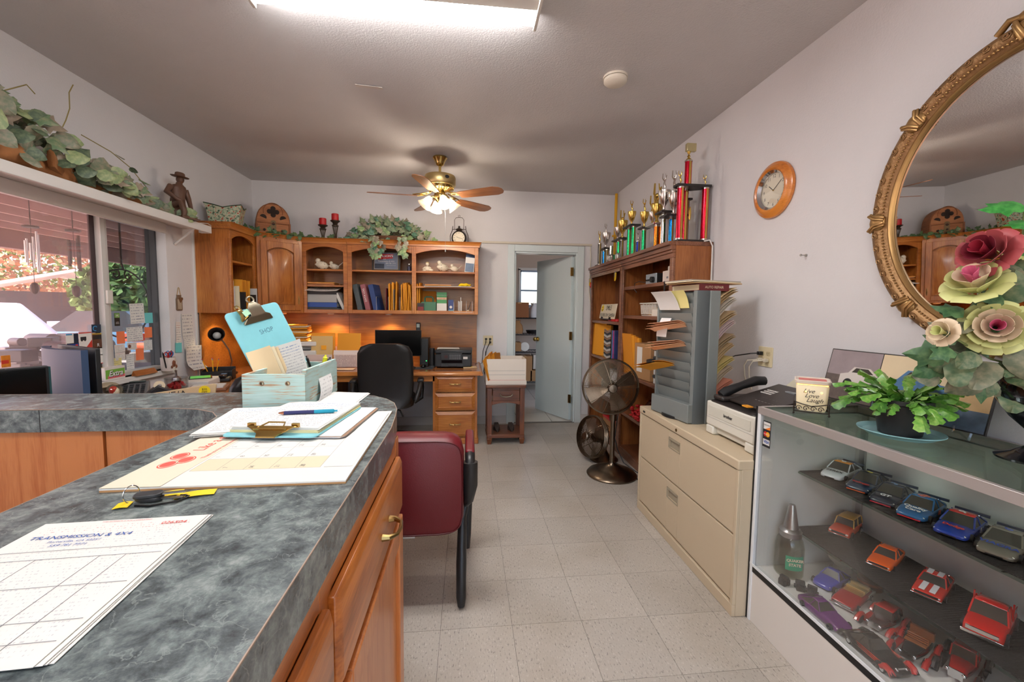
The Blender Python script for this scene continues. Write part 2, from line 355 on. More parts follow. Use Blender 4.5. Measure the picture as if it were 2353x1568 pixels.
# baseboards and the surface raceway over the door
BASE = M('baseboard_paint',(206,202,200),.5)
b = B().box(XL,.5,YB - .014,YB,0,.1).box(1.37,XR,YB - .014,YB,0,.1); struct(b.obj('baseboard_back',BASE,None,.004))
struct(B().box(XL,XL + .014,YF,YB,0,.1).obj('baseboard_left',BASE,None,.004)); struct(B().box(XR - .014,XR,YF,YB,0,.1).obj('baseboard_right',BASE,None,.004))
b = B().box(.16,1.46,YB - .022,YB,2.118,2.142).tube([(1.44,YB - .012,2.13),(1.452,YB - .012,2.0),(1.44,YB - .012,1.6),(1.47,YB - .012,1.35),(1.455,YB - .012,1.0)],.006,6)
struct(b.obj('trim_1',M('raceway_cream',(214,206,190),.5),None,.003))
struct(B().box(.5,1.37,YB - .004,YB + .0,-.002,.006).obj('trim_2',M('threshold',(92,86,80),.5)))

# ------------------------------------------------------------------ office door standing open
d1 = sempty('door_1',(1.295,YB,0))
b = B()
for x0,x1 in ((-.83,-.75),(-.0,.075)): b.box(x0,x1,-.018,0,0,2.11)
b.box(-.75,0,-.018,0,2.035,2.11)
b.obj('door_casing',DOORP,d1,.004)
b = B().box(-.75,-.732,0,.12,0,2.035).box(-.018,0,0,.12,0,2.035).box(-.732,-.018,0,.12,2.017,2.035).box(-.732,-.72,.06,.075,0,2.017)
b.obj('door_jamb',DOORP,d1,.002)
leaf = B().box(-.71,0,-.04,0,.012,2.005).obj('door_leaf',DOORP,d1,.003,loc=(-.02,.085,0),rot=(0,0,RAD(-64)))
b = B().cyl((-.655,-.04,.97),(-.655,-.06,.97),.03,n=20).cyl((-.655,-.06,.97),(-.655,-.075,.97),.012).ball((-.655,-.097,.97),(.029,.024,.029))
b.cyl((-.655,0,.97),(-.655,.02,.97),.03,n=20).ball((-.655,.05,.97),(.029,.024,.029)); b.obj('door_knob',BRASS,leaf)
for z in (.28,1.05,1.82): B().box(-.012,.03,-.044,-.03,z - .05,z + .05).cyl((.006,-.05,z - .05),(.006,-.05,z + .05),.007,n=8).obj('hinge',ABRASS,leaf)

# ------------------------------------------------------------------ back room seen through the door
BR = M('back_room_paint',(198,184,174),.7)
b = B().box(-.4,.92,7.45,7.55,0,2.72).box(1.42,2.7,7.45,7.55,0,2.72).box(.92,1.42,7.45,7.55,0,1.42).box(.92,1.42,7.45,7.55,2.06,2.72)
b.box(-.5,-.4,5.05,7.55,0,2.72).box(2.7,2.8,5.05,7.55,0,2.72); struct(b.obj('wall_storeroom',BR))
struct(B().box(-.5,2.8,5.05,7.55,2.72,2.82).obj('ceiling_storeroom',BR))
fs = struct(B().box(-.5,2.8,4.99,7.55,-.1,-.004).obj('floor_storeroom',M('dark_grout',(70,64,60),.9)))
CT = M('ceramic_tile',(222,218,210),.25,var=.04); cm = B().box(-.2,.2,-.2,.2,-.004,0).mesh('tile',CT)
for i in range(-1,7):
    for j in range(0,6): mkobj('tile',cm,fs,0,(i * .406 + .02,5.2 + j * .406,0))
w3 = sempty('window_3',(1.17,7.45,1.42))
b = B().box(-.25,.25,.02,.08,0,.03).box(-.25,.25,.02,.08,.61,.64).box(-.25,-.22,.02,.08,0,.64).box(.22,.25,.02,.08,0,.64).box(-.25,.25,.03,.07,.27,.3); b.obj('window_frame',M('window_blue_grey',(150,170,196),.4),w3)
B().box(-.24,.24,.05,.055,.02,.62).obj('pane',CLEAR,w3)
struct(B().box(.9,.93,7.43,7.45,1.4,2.08).box(1.41,1.45,7.43,7.45,1.38,2.1).box(.9,1.45,7.43,7.45,2.06,2.1).box(.9,1.45,7.41,7.45,1.39,1.42).obj('trim_3',WHITE))


# ------------------------------------------------------------------ fluorescent fixtures
TUBE = M('fluorescent_lens',(255,250,240),.4,emit=38.0,ecol=(255,252,250)); FXW = M('fixture_white',(220,214,206),.4)
def fluoro(loc,label):
    t = thing('ceiling_light_fixture',label,'light fixture',loc)
    b = B().box(-.61,.61,-.15,.15,-.03,0).box(-.61,.61,-.035,.035,-.075,-.03).box(.6,.615,-.155,.155,-.085,0).box(-.615,-.6,-.155,.155,-.085,0); b.obj('housing',FXW,t,.003)
    for s in (-1,1):
        pr = [(-.055,-.03),(-.055,-.06),(-.04,-.078),(.035,-.08),(.055,-.065),(.058,-.03)]
        b = B(); b.loft([[(x,s * .093 + p * s,q) for p,q in pr] for x in (-.598,.598)]); b.obj('lens',TUBE,t)
    return t
fluoro((-.305,1.865,ZC),'white fluorescent wrap fixture on the ceiling over the counter')
fluoro((-.305,-.75,ZC),'added fluorescent wrap fixture out of view behind the camera, brightening the room')  # unseen extra fixture, added behind the camera for bright, even light


RX = Matrix.Rotation(pi / 2,4,'X')
def pxz(b,poly,y0,y1,mi=0,T=None): return b.prism(poly,-y1,-y0,mi,(T @ RX) if T is not None else RX)
def archrail(x0,x1,zs,za,zt,n=14):
    """rail whose lower edge rises as an arch from zs (ends) to za (middle)"""
    c = (x1 - x0) / 2; h = za - zs; r = (c * c + h * h) / (2 * h); cx = (x0 + x1) / 2; a = math.asin(c / r)
    p = [(cx + r * sin(-a + 2 * a * i / n),za - r + r * cos(-a + 2 * a * i / n)) for i in range(n + 1)]
    return p + [(x1,zt),(x0,zt)]
def crown(b,pts,z0,z1,out):
    """stepped crown along a polyline of (x, y, nx, ny) corner directions"""
    for k,(za,zb,o) in enumerate(((z0,z0 + (z1 - z0) * .35,out * .35),(z0 + (z1 - z0) * .35,z0 + (z1 - z0) * .75,out * .7),(z0 + (z1 - z0) * .75,z1,out))):
        b.loft([[(x - nx * .02,y - ny * .02,za),(x + nx * o * (.6 if k else 1),y + ny * o * (.6 if k else 1),za),(x + nx * o,y + ny * o,zb),(x - nx * .02,y - ny * .02,zb)] for x,y,nx,ny in pts])
# ------------------------------------------------------------------ hutch over the desk
HZ,HT = 1.30,2.03
def open_unit(name,label,loc,rz,W,D,bays,mat=CABX):
    t = thing(name,label,'cabinet',loc,rz,'hutch cabinets over the desk'); H = HT - HZ
    B().box(0,.016,.02,D,0,H).obj('side_panel',CAB,t); B().box(W - .016,W,.02,D,0,H).obj('side_panel',CAB,t)
    B().box(.016,W - .016,D - .008,D,0,H).obj('back_panel',CABIN,t); B().box(.016,W - .016,.02,D - .008,.0,.018).obj('bottom_panel',CABX,t); B().box(.016,W - .016,.02,D - .008,H - .016,H).obj('top_panel',CABX,t)
    f = B(); xs = [q for bay in bays for q in bay[:2]]
    e = [0] + [(bays[i][1] + bays[i + 1][0]) / 2 for i in range(len(bays) - 1)] + [W]
    for i,(x0,x1,sh) in enumerate(bays):
        f.box(e[i],x0,0,.02,0,H); f.box(x1,e[i + 1],0,.02,0,H); f.box(x0,x1,0,.02,0,.038); pxz(f,archrail(x0,x1,.64,.69,H),0,.02)
        if i: B().box(e[i] - .009,e[i] + .009,.02,D - .008,.018,H - .016).obj('divider',CAB,t)
    f.obj('face_frame',mat,t,.002)
    for i,(x0,x1,sh) in enumerate(bays):
        for z in sh: B().box(e[i] + .01,e[i + 1] - .01,.018,D - .01,z - .018,z).obj('shelf',CABX,t,.002)
    return t
u = open_unit('hutch_cabinet','honey maple open cabinet beside the window wall with its side panel facing the room',(-2.025,3.9,HZ),pi / 2,.443,.293,[(.03,.4,(.46,))])
c = B(); crown(c,[(-.0,.293,-1,0),(0,0,-1,-1),(.443,0,.414,-1)],.72,.775,.035); c.obj('crown_moulding',CABX,u)
u = open_unit('hutch_cabinet','honey maple open cabinet with the binder stack and two white birds',(-1.71,4.62,HZ),0,.455,.308,[(.045,.415,(.46,.295))])
c = B(); crown(c,[(0,0,-.414,-1),(.455,0,0,-1)],.72,.775,.035); c.obj('crown_moulding',CABX,u)
u = open_unit('hutch_cabinet','wide double-arched honey maple cabinet at the right end of the hutch',(-1.253,4.62,HZ),0,1.37,.308,[(.045,.664,(.46,)),(.707,1.332,(.46,.3))])
c = B(); crown(c,[(0,0,0,-1),(1.37,0,1,-1),(1.37,.308,1,0)],.72,.775,.035); c.obj('crown_moulding',CABX,u)
# diagonal corner cabinet
t = thing('corner_cabinet','diagonal honey maple corner cabinet with arched raised-panel door','cabinet',(-2.025,4.345,HZ),0,'hutch cabinets over the desk')
dx,dy = .315,.275; L0 = sqrt(dx * dx + dy * dy); an = atan2(dy,dx)
B().prism([(.0,.001),(.3145,.273),(.3145,.58),(-.293,.58),(-.293,.001)],0,.73).obj('carcass',CAB,t)
R0 = Matrix.Rotation(an,4,'Z')
f = B().box(.0,.035,-.018,.0,0,.73,T=R0).box(L0 - .035,L0,-.018,0,0,.73,T=R0).box(.035,L0 - .035,-.018,0,0,.03,T=R0).box(.035,L0 - .035,-.018,0,.69,.73,T=R0); f.obj('face_frame',CAB,t,.002)
dr = B(); a0,a1,z0,z1 = .03,L0 - .03,.025,.7; st = .055
dr.box(a0,a0 + st,-.036,-.018,z0,z1,T=R0).box(a1 - st,a1,-.036,-.018,z0,z1,T=R0).box(a0 + st,a1 - st,-.036,-.018,z0,z0 + st,T=R0); pxz(dr,archrail(a0 + st,a1 - st,z1 - .1,z1 - .055,z1),-.036,-.018,T=R0)
door = dr.obj('door',CAB,t,.003)
pl = B(); i0,i1 = a0 + st,a1 - st
def parch(x0,x1,z0_,zs,za,y,n=14):
    return [(x,y,z) for x,z in archrail(x0,x1,zs,za,z0_,n)[:-2]] + [(x1,y,z0_),(x0,y,z0_)]
pl.loft([[tuple(R0 @ Vector(p)) for p in parch(i0,i1,z0 + st,z1 - .1,z1 - .055,-.022)],[tuple(R0 @ Vector(p)) for p in parch(i0 + .012,i1 - .012,z0 + st + .012,z1 - .112,z1 - .067,-.022)],[tuple(R0 @ Vector(p)) for p in parch(i0 + .035,i1 - .035,z0 + st + .035,z1 - .135,z1 - .09,-.034)]])
pl.obj('raised_panel',CAB,door)
B().cyl((a1 - .02,-.04,.09),(a1 - .02,-.04,.17),.004,n=8,T=R0).ball((a1 - .02,-.046,.13),(.006,.006,.02),8,6,T=R0).obj('handle',ABRASS,door)
nx,ny = dy / L0,-dx / L0
c = B(); crown(c,[(0,0,1,-.414),(dx,dy,.414,-1)],.72,.775,.035); c.obj('crown_moulding',CAB,t)
# wooden backsplash under the hutch
SPL = wood('backsplash_maple',(160,94,34),(198,128,54),'x',.5,rings=.2,coat=.35)
t = thing('backsplash','orange-brown wooden backsplash panelling between desk and hutch','panel',(-2.3,YB - .02,.74))
B().box(0,.98,0,.014,0,.56).obj('panel',SPL,t); B().box(.983,2.41,0,.014,0,.56).obj('panel',SPL,t); B().box(-.004,.01,-1.0,0,0,.56).obj('panel',SPL,t)
# under-cabinet puck lights
PUCK = M('puck_lens',(255,240,205),.4,emit=30,ecol=(255,214,150))
for i,(x,y,nm) in enumerate(((-1.9,4.6,'under the corner cabinet'),(-1.47,4.76,'under the binder-stack cabinet'),(-.86,4.76,'under the double-arched cabinet'),(-2.15,4.1,'under the window-side cabinet'))):
    t = thing('puck_light','small round white puck light glowing ' + nm,'puck light',(x,y,HZ),group='puck lights under the hutch')
    B().lathe([(.0,0),(.034,0),(.034,-.012),(.028,-.016),(.026,-.013),(0,-.013)],20).obj('housing',WHITE,t); B().lathe([(0,-.0155),(.026,-.0155),(.026,-.013),(0,-.013)],16).obj('lens',PUCK,t)
    ld = bpy.data.lights.new('puck_lamp','SPOT'); ld.energy = 12; ld.color = (1,.72,.4); ld.spot_size = RAD(125); ld.spot_blend = .6; ld.shadow_soft_size = .02
    lo = bpy.data.objects.new('puck_lamp',ld); COL.objects.link(lo); lo.parent = t; lo.location = (0,0,-.022)

# ------------------------------------------------------------------ desk
DT = wood('desk_top_maple',(140,84,44),(176,116,66),'x',.8,rings=.35,coat=.5,rough=.25)
t = thing('desk_worktop','long moulded-edge wooden desk top under the hutch','worktop',(-2.3,4.17,.70))
def mould(b,p0,p1,nx,ny,z0=0,z1=.042):
    pr = [(.0,z1),(.012,z1),(.018,z1 - .008),(.018,z1 - .016),(.026,z1 - .024),(.026,z0 + .004),(.018,z0),(0,z0)]
    b.loft([[(p[0] + nx * q,p[1] + ny * q,z) for q,z in pr] for p in (p0,p1)])
B().box(0,2.43,0,.755,0,.042).obj('top',DT,t)
b = B(); mould(b,(.72,0,0),(2.43,0,0),0,-1); mould(b,(2.43,-.026,0),(2.43,.755,0),1,0); b.obj('edge_moulding',CABX,t)
B().box(.8,1.98,.02,.04,-.06,0).obj('apron',CABX,t)
t = thing('desk_return','plain wooden desk return along the window wall behind the counter','desk',(-2.3,1.7,0))
B().box(0,.68,0,2.468,.7,.742).obj('top',DT,t,.004); B().box(.02,.64,.02,.05,0,.7).obj('end_panel',CAB,t); B().box(.62,.64,.05,.6,0,.7).obj('front_panel',CAB,t)
def pedestal(loc,label,grp):
    t = thing('desk_pedestal',label,'drawer unit',loc,group=grp)
    B().box(0,.44,.02,.7,.06,.7).obj('body',CAB,t); B().box(-.012,.452,-.006,.7,0,.06).obj('plinth',CABX,t,.006)
    for q in (0,.41): B().box(q,q + .03,0,.02,.06,.7).obj('stile',CAB,t)
    for z0,z1 in ((.535,.697),(.35,.52),(.085,.335)):
        x0,x1 = .022,.418; d = B()
        def rr(i,y): return [(x0 + i,y,z0 + i),(x1 - i,y,z0 + i),(x1 - i,y,z1 - i),(x0 + i,y,z1 - i)]
        d.loft([rr(0,.0),rr(0,-.008),rr(.03,-.02),rr(.034,-.014)]); dw = d.obj('drawer',CABX,t,smooth=0)
        h = B().tube([(.17,-.014,(z0 + z1) / 2),(.17,-.034,(z0 + z1) / 2),(.19,-.038,(z0 + z1) / 2),(.25,-.038,(z0 + z1) / 2),(.27,-.034,(z0 + z1) / 2),(.27,-.014,(z0 + z1) / 2)],.005,6)
        h.ball((.22,-.038,(z0 + z1) / 2),(.016,.007,.008),10,6)
        for x in (.17,.27): h.ball((x,-.02,(z0 + z1) / 2),(.009,.007,.007),8,5)
        h.obj('handle',ABRASS,dw)
    return t
pedestal((-.337,4.19,0),'maple three-drawer desk pedestal at the right end of the desk',None)
pedestal((-1.78,4.19,0),'maple three-drawer desk pedestal in the corner hidden behind the chair',None)

# ------------------------------------------------------------------ front counter
CZ = 1.03
ol = [(-.205,-.9),(-.205,1.15)] + [(-.215,1.28),(-.226,1.378),(-.25,1.47),(-.29,1.54),(-.345,1.595),(-.42,1.635),(-.52,1.665),(-.64,1.68),(-2.0,1.68)]
inn = [(-2.0,1.43),(-.93,1.43),(-.85,1.412),(-.78,1.37),(-.735,1.31),(-.72,1.23),(-.72,-.9)]
t = thing('reception_counter_top','L-shaped counter top in dark green marble laminate with a rounded corner','counter top',(-.2,1.15,CZ - .072))
def rel(P,dz=0): return [(x + .2,y - 1.15) for x,y in P]
P = rel(ol + inn)
B().prism(P,.0,.072).obj('slab',MARB,t,.0008,seg=1,smooth=30)
def rim(P,z,r): return [(x + .2,y - 1.15,z) for x,y in P]
B().tube(rim(ol,.0712,0),.0013,5).obj('edge_strip',M('laminate_seam',(150,124,106),.5),t); B().tube(rim(inn,.0712,0),.0013,5).obj('edge_strip',M('laminate_seam',(150,124,106),.5),t)
B().box(-1.117,-1.115,.2795,.2815,0,.071).obj('seam',INK,t)
t = thing('counter_base_cabinet','oak base cabinet with drawers and doors under the counter','cabinet',(-.72,.0,0))
B().box(.02,.5,-.85,1.31,.0,.957).obj('body',OAK,t)
fr = B(); xf = .505
fr.box(.5,xf,-.85,1.33,.905,.957)
for y0,y1 in ((1.275,1.33),(.615,.665),(-.05,0.0)): fr.box(.5,xf + .001,y0,y1,.0,.957)
fr.box(.5,xf,-.85,1.33,.72,.748).box(.5,xf,-.85,1.33,0,.1).obj('face_frame',OAKY,t,.002)
def slab_front(nm,y0,y1,z0,z1,panel):
    d = B(); x = xf
    if not panel: d.loft([[(x,y0,z0),(x,y1,z0),(x,y1,z1),(x,y0,z1)],[(x + .012,y0,z0),(x + .012,y1,z0),(x + .012,y1,z1),(x + .012,y0,z1)],[(x + .02,y0 + .012,z0 + .012),(x + .02,y1 - .012,z0 + .012),(x + .02,y1 - .012,z1 - .012),(x + .02,y0 + .012,z1 - .012)]]); return d.obj(nm,OAKY,t,.002)
    s = .065
    d.box(x,x + .02,y0,y0 + s,z0,z1).box(x,x + .02,y1 - s,y1,z0,z1).box(x,x + .02,y0 + s,y1 - s,z0,z0 + s).box(x,x + .02,y0 + s,y1 - s,z1 - s,z1); o = d.obj(nm,OAK,t,.004)
    B().box(x,x + .008,y0 + s,y1 - s,z0 + s,z1 - s).obj('panel',OAK,o); return o
for y0,y1 in ((.65,1.285),(-.02,.625)):
    d = slab_front('drawer',y0,y1,.745,.905,False); yc = (y0 + y1) / 2 + .05; zc = .82
    h = B().tube([(xf + .02,yc - .045,zc),(xf + .035,yc - .045,zc),(xf + .052,yc - .03,zc),(xf + .056,yc,zc),(xf + .052,yc + .03,zc),(xf + .035,yc + .045,zc),(xf + .02,yc + .045,zc)],[.009,.007,.0045,.0045,.0045,.007,.009],8); h.obj('handle',ABRASS,d)
    slab_front('door',y0,y1,.1,.725,True)
B().box(.0,.02,-.85,1.45,0,.957).obj('back_panel',OAK,t)
t = thing('counter_wing_panel','oak panelled front below the left wing of the counter','panel',(-2.0,1.46,0))
B().box(0,.835,.0,.02,0,.957).obj('panel',OAK,t); B().box(.84,1.26,.006,.02,0,.957).obj('panel',OAK,t); B().box(0,1.27,.02,.19,0,.957).obj('carcass',CAB,t)


# ------------------------------------------------------------------ bookcases on the right wall
def bookcase(label,y0,y1,shelves):
    t = thing('bookcase',label,'bookcase',(1.45,y0,0),group='cherry bookcases along the right wall'); W = y1 - y0; H = 1.85; D = .275
    B().box(0,D,0,.022,0,H - .03).obj('side_panel',BKW,t); B().box(0,D,W - .022,W,0,H - .03).obj('side_panel',BKW,t); B().box(D - .006,D,.022,W - .022,0,H - .03).obj('back_panel',wood('cherry_back',(92,48,20),(128,72,32),'z',.8),t)
    B().box(-.0,D,-.004,W + .004,H - .03,H).obj('top_panel',BKY,t,.003)
    for q in (0,W - .045): B().box(-.02,0,q,q + .045,0,1.735).obj('stile',BKY,t,.003)
    c = B()
    for z0,z1,o in ((1.735,1.77,.02),(1.77,1.79,.03),(1.79,1.822,.04),(1.822,1.85,.055)): c.box(-o,0,0,W,z0,z1)
    c.obj('cornice',BKY,t,.003)
    for z in shelves: B().box(-.008,D - .008,.023,W - .023,z - .028,z).obj('shelf',BKY,t,.002)
    B().box(-.012,0,.0,W,0,.07).obj('plinth',BKY,t,.003)
    return t
bookcase('near cherry laminate bookcase with trophies on top and five shelves',2.85,3.832,(1.577,1.318,.784,.42,.085))
bookcase('far cherry laminate bookcase next to the office door with the key rack',3.834,4.82,(1.25,.86,.45,.085))

# ------------------------------------------------------------------ lateral file cabinet
t = thing('file_cabinet','beige steel two-drawer lateral file cabinet','file cabinet',(1.175,1.668,0)); W = 1.055; H = .715; D = .46
B().box(.016,D,0,W,.0,H - .03).obj('body',BEIGE,t,.003); B().box(-.004,D,-.002,W + .002,H - .045,H).obj('top',BEIGE,t,.006); B().box(.0,.016,0,W,0,.055).obj('kick_plate',BEIGE,t,.003)
for q in (0,W - .018): B().box(.0,.016,q,q + .018,.055,H - .045).obj('stile',BEIGE,t,.002)
for z0,z1 in ((.375,.665),(.07,.365)):
    hy,hz = W / 2 + .05,z1 - .07; d = B(); x = .004
    d.box(x,.016,.022,hy - .065,z0,z1).box(x,.016,hy + .065,W - .022,z0,z1).box(x,.016,hy - .065,hy + .065,z0,hz - .03).box(x,.016,hy - .065,hy + .065,hz + .03,z1); o = d.obj('drawer',BEIGE,t,.0015)
    B().box(.014,.0155,hy - .064,hy + .064,hz - .029,hz + .029).box(.002,.014,hy - .064,hy + .064,hz + .018,hz + .03).box(.002,.006,hy - .066,hy - .06,hz - .03,hz + .03).box(.002,.006,hy + .06,hy + .066,hz - .03,hz + .03).box(.002,.006,hy - .066,hy + .066,hz - .032,hz - .027).obj('pull',M('pull_grey',(168,156,134),.4),o)
B().cyl((-.006,W / 2 + .02,H - .024),(-.0,W / 2 + .02,H - .024),.009,n=14).obj('lock',ABRASS,t); B().box(-.0055,-.004,W - .09,W - .06,H - .03,H - .018).obj('badge',INK,t)

# ------------------------------------------------------------------ glass display case
t = thing('display_case','white glass-top display case full of model cars','display case',(1.245,1.665,0)); CL = 1.42; D = .475; H = .955
LAMW = M('white_laminate',(226,218,210),.4); LAMG = M('case_interior',(214,214,208),.45)
B().box(.0,D,-CL,0,0,.225).obj('base',LAMW,t,.002); B().box(.004,D,-CL,-.0,.225,.25).obj('deck',M('case_deck',(232,230,222),.4),t); B().box(-.002,.006,-CL,0,.225,.25).obj('deck_edge',BLACK,t)
B().box(.014,D,-.022,0,.25,.92).obj('end_panel',LAMG,t); B().box(D - .018,D,-CL,-.022,.25,.92).obj('back_panel',LAMG,t); B().box(.01,D,-CL,-CL + .02,.25,.92).obj('end_panel',LAMG,t)
B().box(-.004,.014,-.006,.006,0,.955).obj('black_edge',BLACK,t,.001); b = B().box(-.003,.012,-.022,-.006,.0,.93).box(-.004,.0,-CL,-.006,.25,.262); b.obj('corner_post',M('post_white',(232,234,236),.35),t,.001)
B().box(.001,.007,-CL,-.022,.252,.925).obj('front_glass',CLEAR,t)
b = B().box(-.004,.012,-CL,-.006,.925,.955).box(D - .014,D,-CL,0,.925,.955).box(.012,D - .014,-.014,0,.925,.955); b.obj('top_rail',M('case_rail',(196,188,184),.35,.5),t,.001)
B().box(.012,D - .014,-CL,-.014,.945,.953).obj('top_glass',glass('case_top_glass',(228,240,234),.12),t)
for y in (-.06,-.72,-1.3): 
    B().box(D - .028,D - .018,y - .012,y + .012,.26,.92).obj('shelf_standard',ALU,t)
MAT_ = M('black_ribbed_mat',(44,40,38),.85,bump=.9,bscale=300)
for nm,x0,z in (('upper',.185,.675),('lower',.165,.425)):
    sh = B().box(x0,D - .03,-CL + .02,-.025,z - .012,z - .004).obj('shelf',GREENG,t); sh['label'] = nm + ' glass shelf with a black mat'
    rb = B().box(x0 + .004,D - .03,-CL + .02,-.027,z - .004,z - .001)
    k = 150 if nm == 'lower' else 60
    for i in range(k): y = -.03 - (CL - .06) * i / k; rb.box(x0 + .004,D - .032,y - .0028,y,z - .001,z)
    rb.obj('mat',MAT_,sh,smooth=0)
    for y in (-.06,-.72,-1.3): pxz(B(),[(x0 + .01,z - .012),(D - .03,z - .012),(D - .03,z - .05)],y - .003,y + .003).obj('bracket',ALU,sh)


# ------------------------------------------------------------------ small-object helpers
ORD = 'first second third fourth fifth sixth seventh eighth ninth tenth eleventh twelfth thirteenth fourteenth fifteenth sixteenth seventeenth eighteenth nineteenth twentieth'.split()
FACE_Y = (pi / 2,0,0); FACE_XP = (pi / 2,0,pi / 2); FACE_XN = (pi / 2,0,-pi / 2)
def paper(name,label,cat,loc,w_,h_,mat,rot=(0,0,0),group=None,bend=0,th=.0006,curl=0,parent=None):
    b = B(); b.grid(lambda u,v: ((u - .5) * w_,(v - .5) * h_,bend * (4 * (u - .5) ** 2) + curl * max(0,.4 - v) ** 2 * 6),6,5 if curl else 2,th=th)
    o = b.obj(name,mat,parent,loc=loc,rot=rot,smooth=60,fix=False)
    return tag(o,label,cat,group) if label else o
def stack(name,label,cat,loc,w_,d_,h_,n,mats,rz=0,jit=.012,group=None):
    """n loose sheets or envelopes lying on each other as one bundle with a part for each"""
    t = thing(name,label,cat,loc,rz,group); z = 0
    for i in range(n):
        a = random.uniform(-.06,.06); k = h_ / n
        B().grid(lambda u,v: ((u - .5) * w_,(v - .5) * d_,k * .85 + sin(u * 3 + i) * k * .3),4,2,th=k * .8).obj('sheet',mats[i % len(mats)],t,loc=(random.uniform(-jit,jit),random.uniform(-jit,jit),z),rot=(0,0,a),fix=False); z += k
    return t
def binder(label,th,d_,h_,mat,loc,rot=(0,0,0),name='ring_binder',group=None,txt=None,pages=PAPER):
    """stands on local z, spine on local -y"""
    t = thing(name,label,'binder',loc,0,group,rot)
    b = B().box(-th / 2,-th / 2 + .003,0,d_,0,h_).box(th / 2 - .003,th / 2,0,d_,0,h_).box(-th / 2,th / 2,-.002,.002,0,h_); b.obj('cover',mat,t,.0015)
    B().box(-th / 2 + .004,th / 2 - .004,.004,d_ - .008,.006,h_ - .008).obj('pages',pages,t)
    if txt: text(txt,th * .55,WINK if txt[0] != '*' else INK,t,(0,-.0025,h_ * .6),(pi / 2,-pi / 2,0))
    return t
def envelope(label,loc,w_,h_,rot,mat=None,group=None,th=.005,name='envelope',bend=.006):
    b = B(); b.grid(lambda u,v: ((u - .5) * w_,v * h_,bend * (1 - 4 * (u - .5) ** 2) + th),4,3,th=th)
    return tag(b.obj(name,mat or MANILA,loc=loc,rot=rot,fix=False),label,'envelope',group)
def leafmesh(name,mat,kind='ivy',fold=.12):
    if kind == 'ivy': half = [(0,0),(.3,-.12),(.42,.1),(.33,.24),(.5,.46),(.26,.52),(.17,.72),(0,1)]
    elif kind == 'round': half = [(0,0),(.22,-.06),(.42,.12),(.46,.4),(.32,.7),(.12,.92),(0,1)]
    elif kind == 'cactus': half = [(0,0),(.16,.06),(.24,.25),(.2,.32),(.32,.5),(.26,.58),(.32,.8),(.14,.95),(0,1)]
    else: half = [(0,0),(.14,.12),(.22,.4),(.18,.65),(.08,.88),(0,1)]
    vs = []; fs = []
    n = len(half)
    for x,y in half: vs.append((0,y if x else y,0.02 * sin(y * 3)))
    mid = len(vs)
    for x,y in half[1:-1]: vs.append((x,y,-fold * x * 1.5 - .12 * y * y)); vs.append((-x,y,-fold * x * 1.5 - .12 * y * y))
    b = B()
    for i in range(n - 1):
        a = i; c = i + 1
        for s in (0,1):
            P = [a,c] if True else None
            p0 = None if i == 0 else mid + (i - 1) * 2 + s; p1 = None if i + 1 == n - 1 else mid + i * 2 + s
            f = [a] + ([p0] if p0 is not None else []) + ([p1] if p1 is not None else []) + [c]
            if len(f) >= 3: fs.append(tuple(f) if s == 0 else tuple(reversed(f)))
    b.add(vs,fs); return b.mesh(name,mat,smooth=50)
def leafmat(name,c1,c2,rough=.5):
    m = M(name,c1,rough,var=.0); nt = m.node_tree; bs = nt.nodes['Principled BSDF']; L = nt.links.new
    tc = nt.nodes.new('ShaderNodeTexCoord'); n = nt.nodes.new('ShaderNodeTexNoise'); n.inputs['Scale'].default_value = 3.5; n.inputs['Detail'].default_value = 3; L(tc.outputs['Object'],n.inputs[0])
    r = ramp(nt,[(.4,c1),(.62,c2)]); L(n.outputs[0],r.inputs[0]); L(r.outputs[0],bs.inputs['Base Color']); return m
IVM = [leafmesh('leaf',leafmat('ivy_%d' % i,a,c_)) for i,(a,c_) in enumerate((((92,116,90),(140,152,122)),((112,134,100),(162,162,138)),((64,108,84),(116,152,130)),((132,126,108),(158,148,132)),((112,148,100),(168,180,134))))]
def orient(o,d,up=(0,0,1),roll=0):
    d = Vector(d).normalized(); o.rotation_mode = 'QUATERNION'; q = d.to_track_quat('Y','Z'); o.rotation_quaternion = q @ Matrix.Rotation(roll,3,'Y').to_quaternion()
def leaves(t,pts,size,meshes=None,smin=.7,name='leaf',face=None):
    """pts: list of (position, direction); face: the way the blades mostly turn"""
    for p,d in pts:
        o = mkobj(name,random.choice(meshes or IVM),t,0,p); k = size * random.uniform(smin,1.3); o.scale = (k,k,k)
        if face is None: orient(o,d,roll=random.uniform(-.7,.7)); continue
        z = (Vector(face).normalized() + rv(.55)).normalized(); y = Vector(d) + rv(.3); y = (y - z * y.dot(z)).normalized(); x = y.cross(z)
        o.rotation_mode = 'QUATERNION'; o.rotation_quaternion = Matrix((x,y,z)).transposed().to_quaternion()
def rv(s=1): return Vector((random.uniform(-s,s),random.uniform(-s,s),random.uniform(-s,s)))


# ------------------------------------------------------------------ things on top of the hutch
HTZ = 2.031
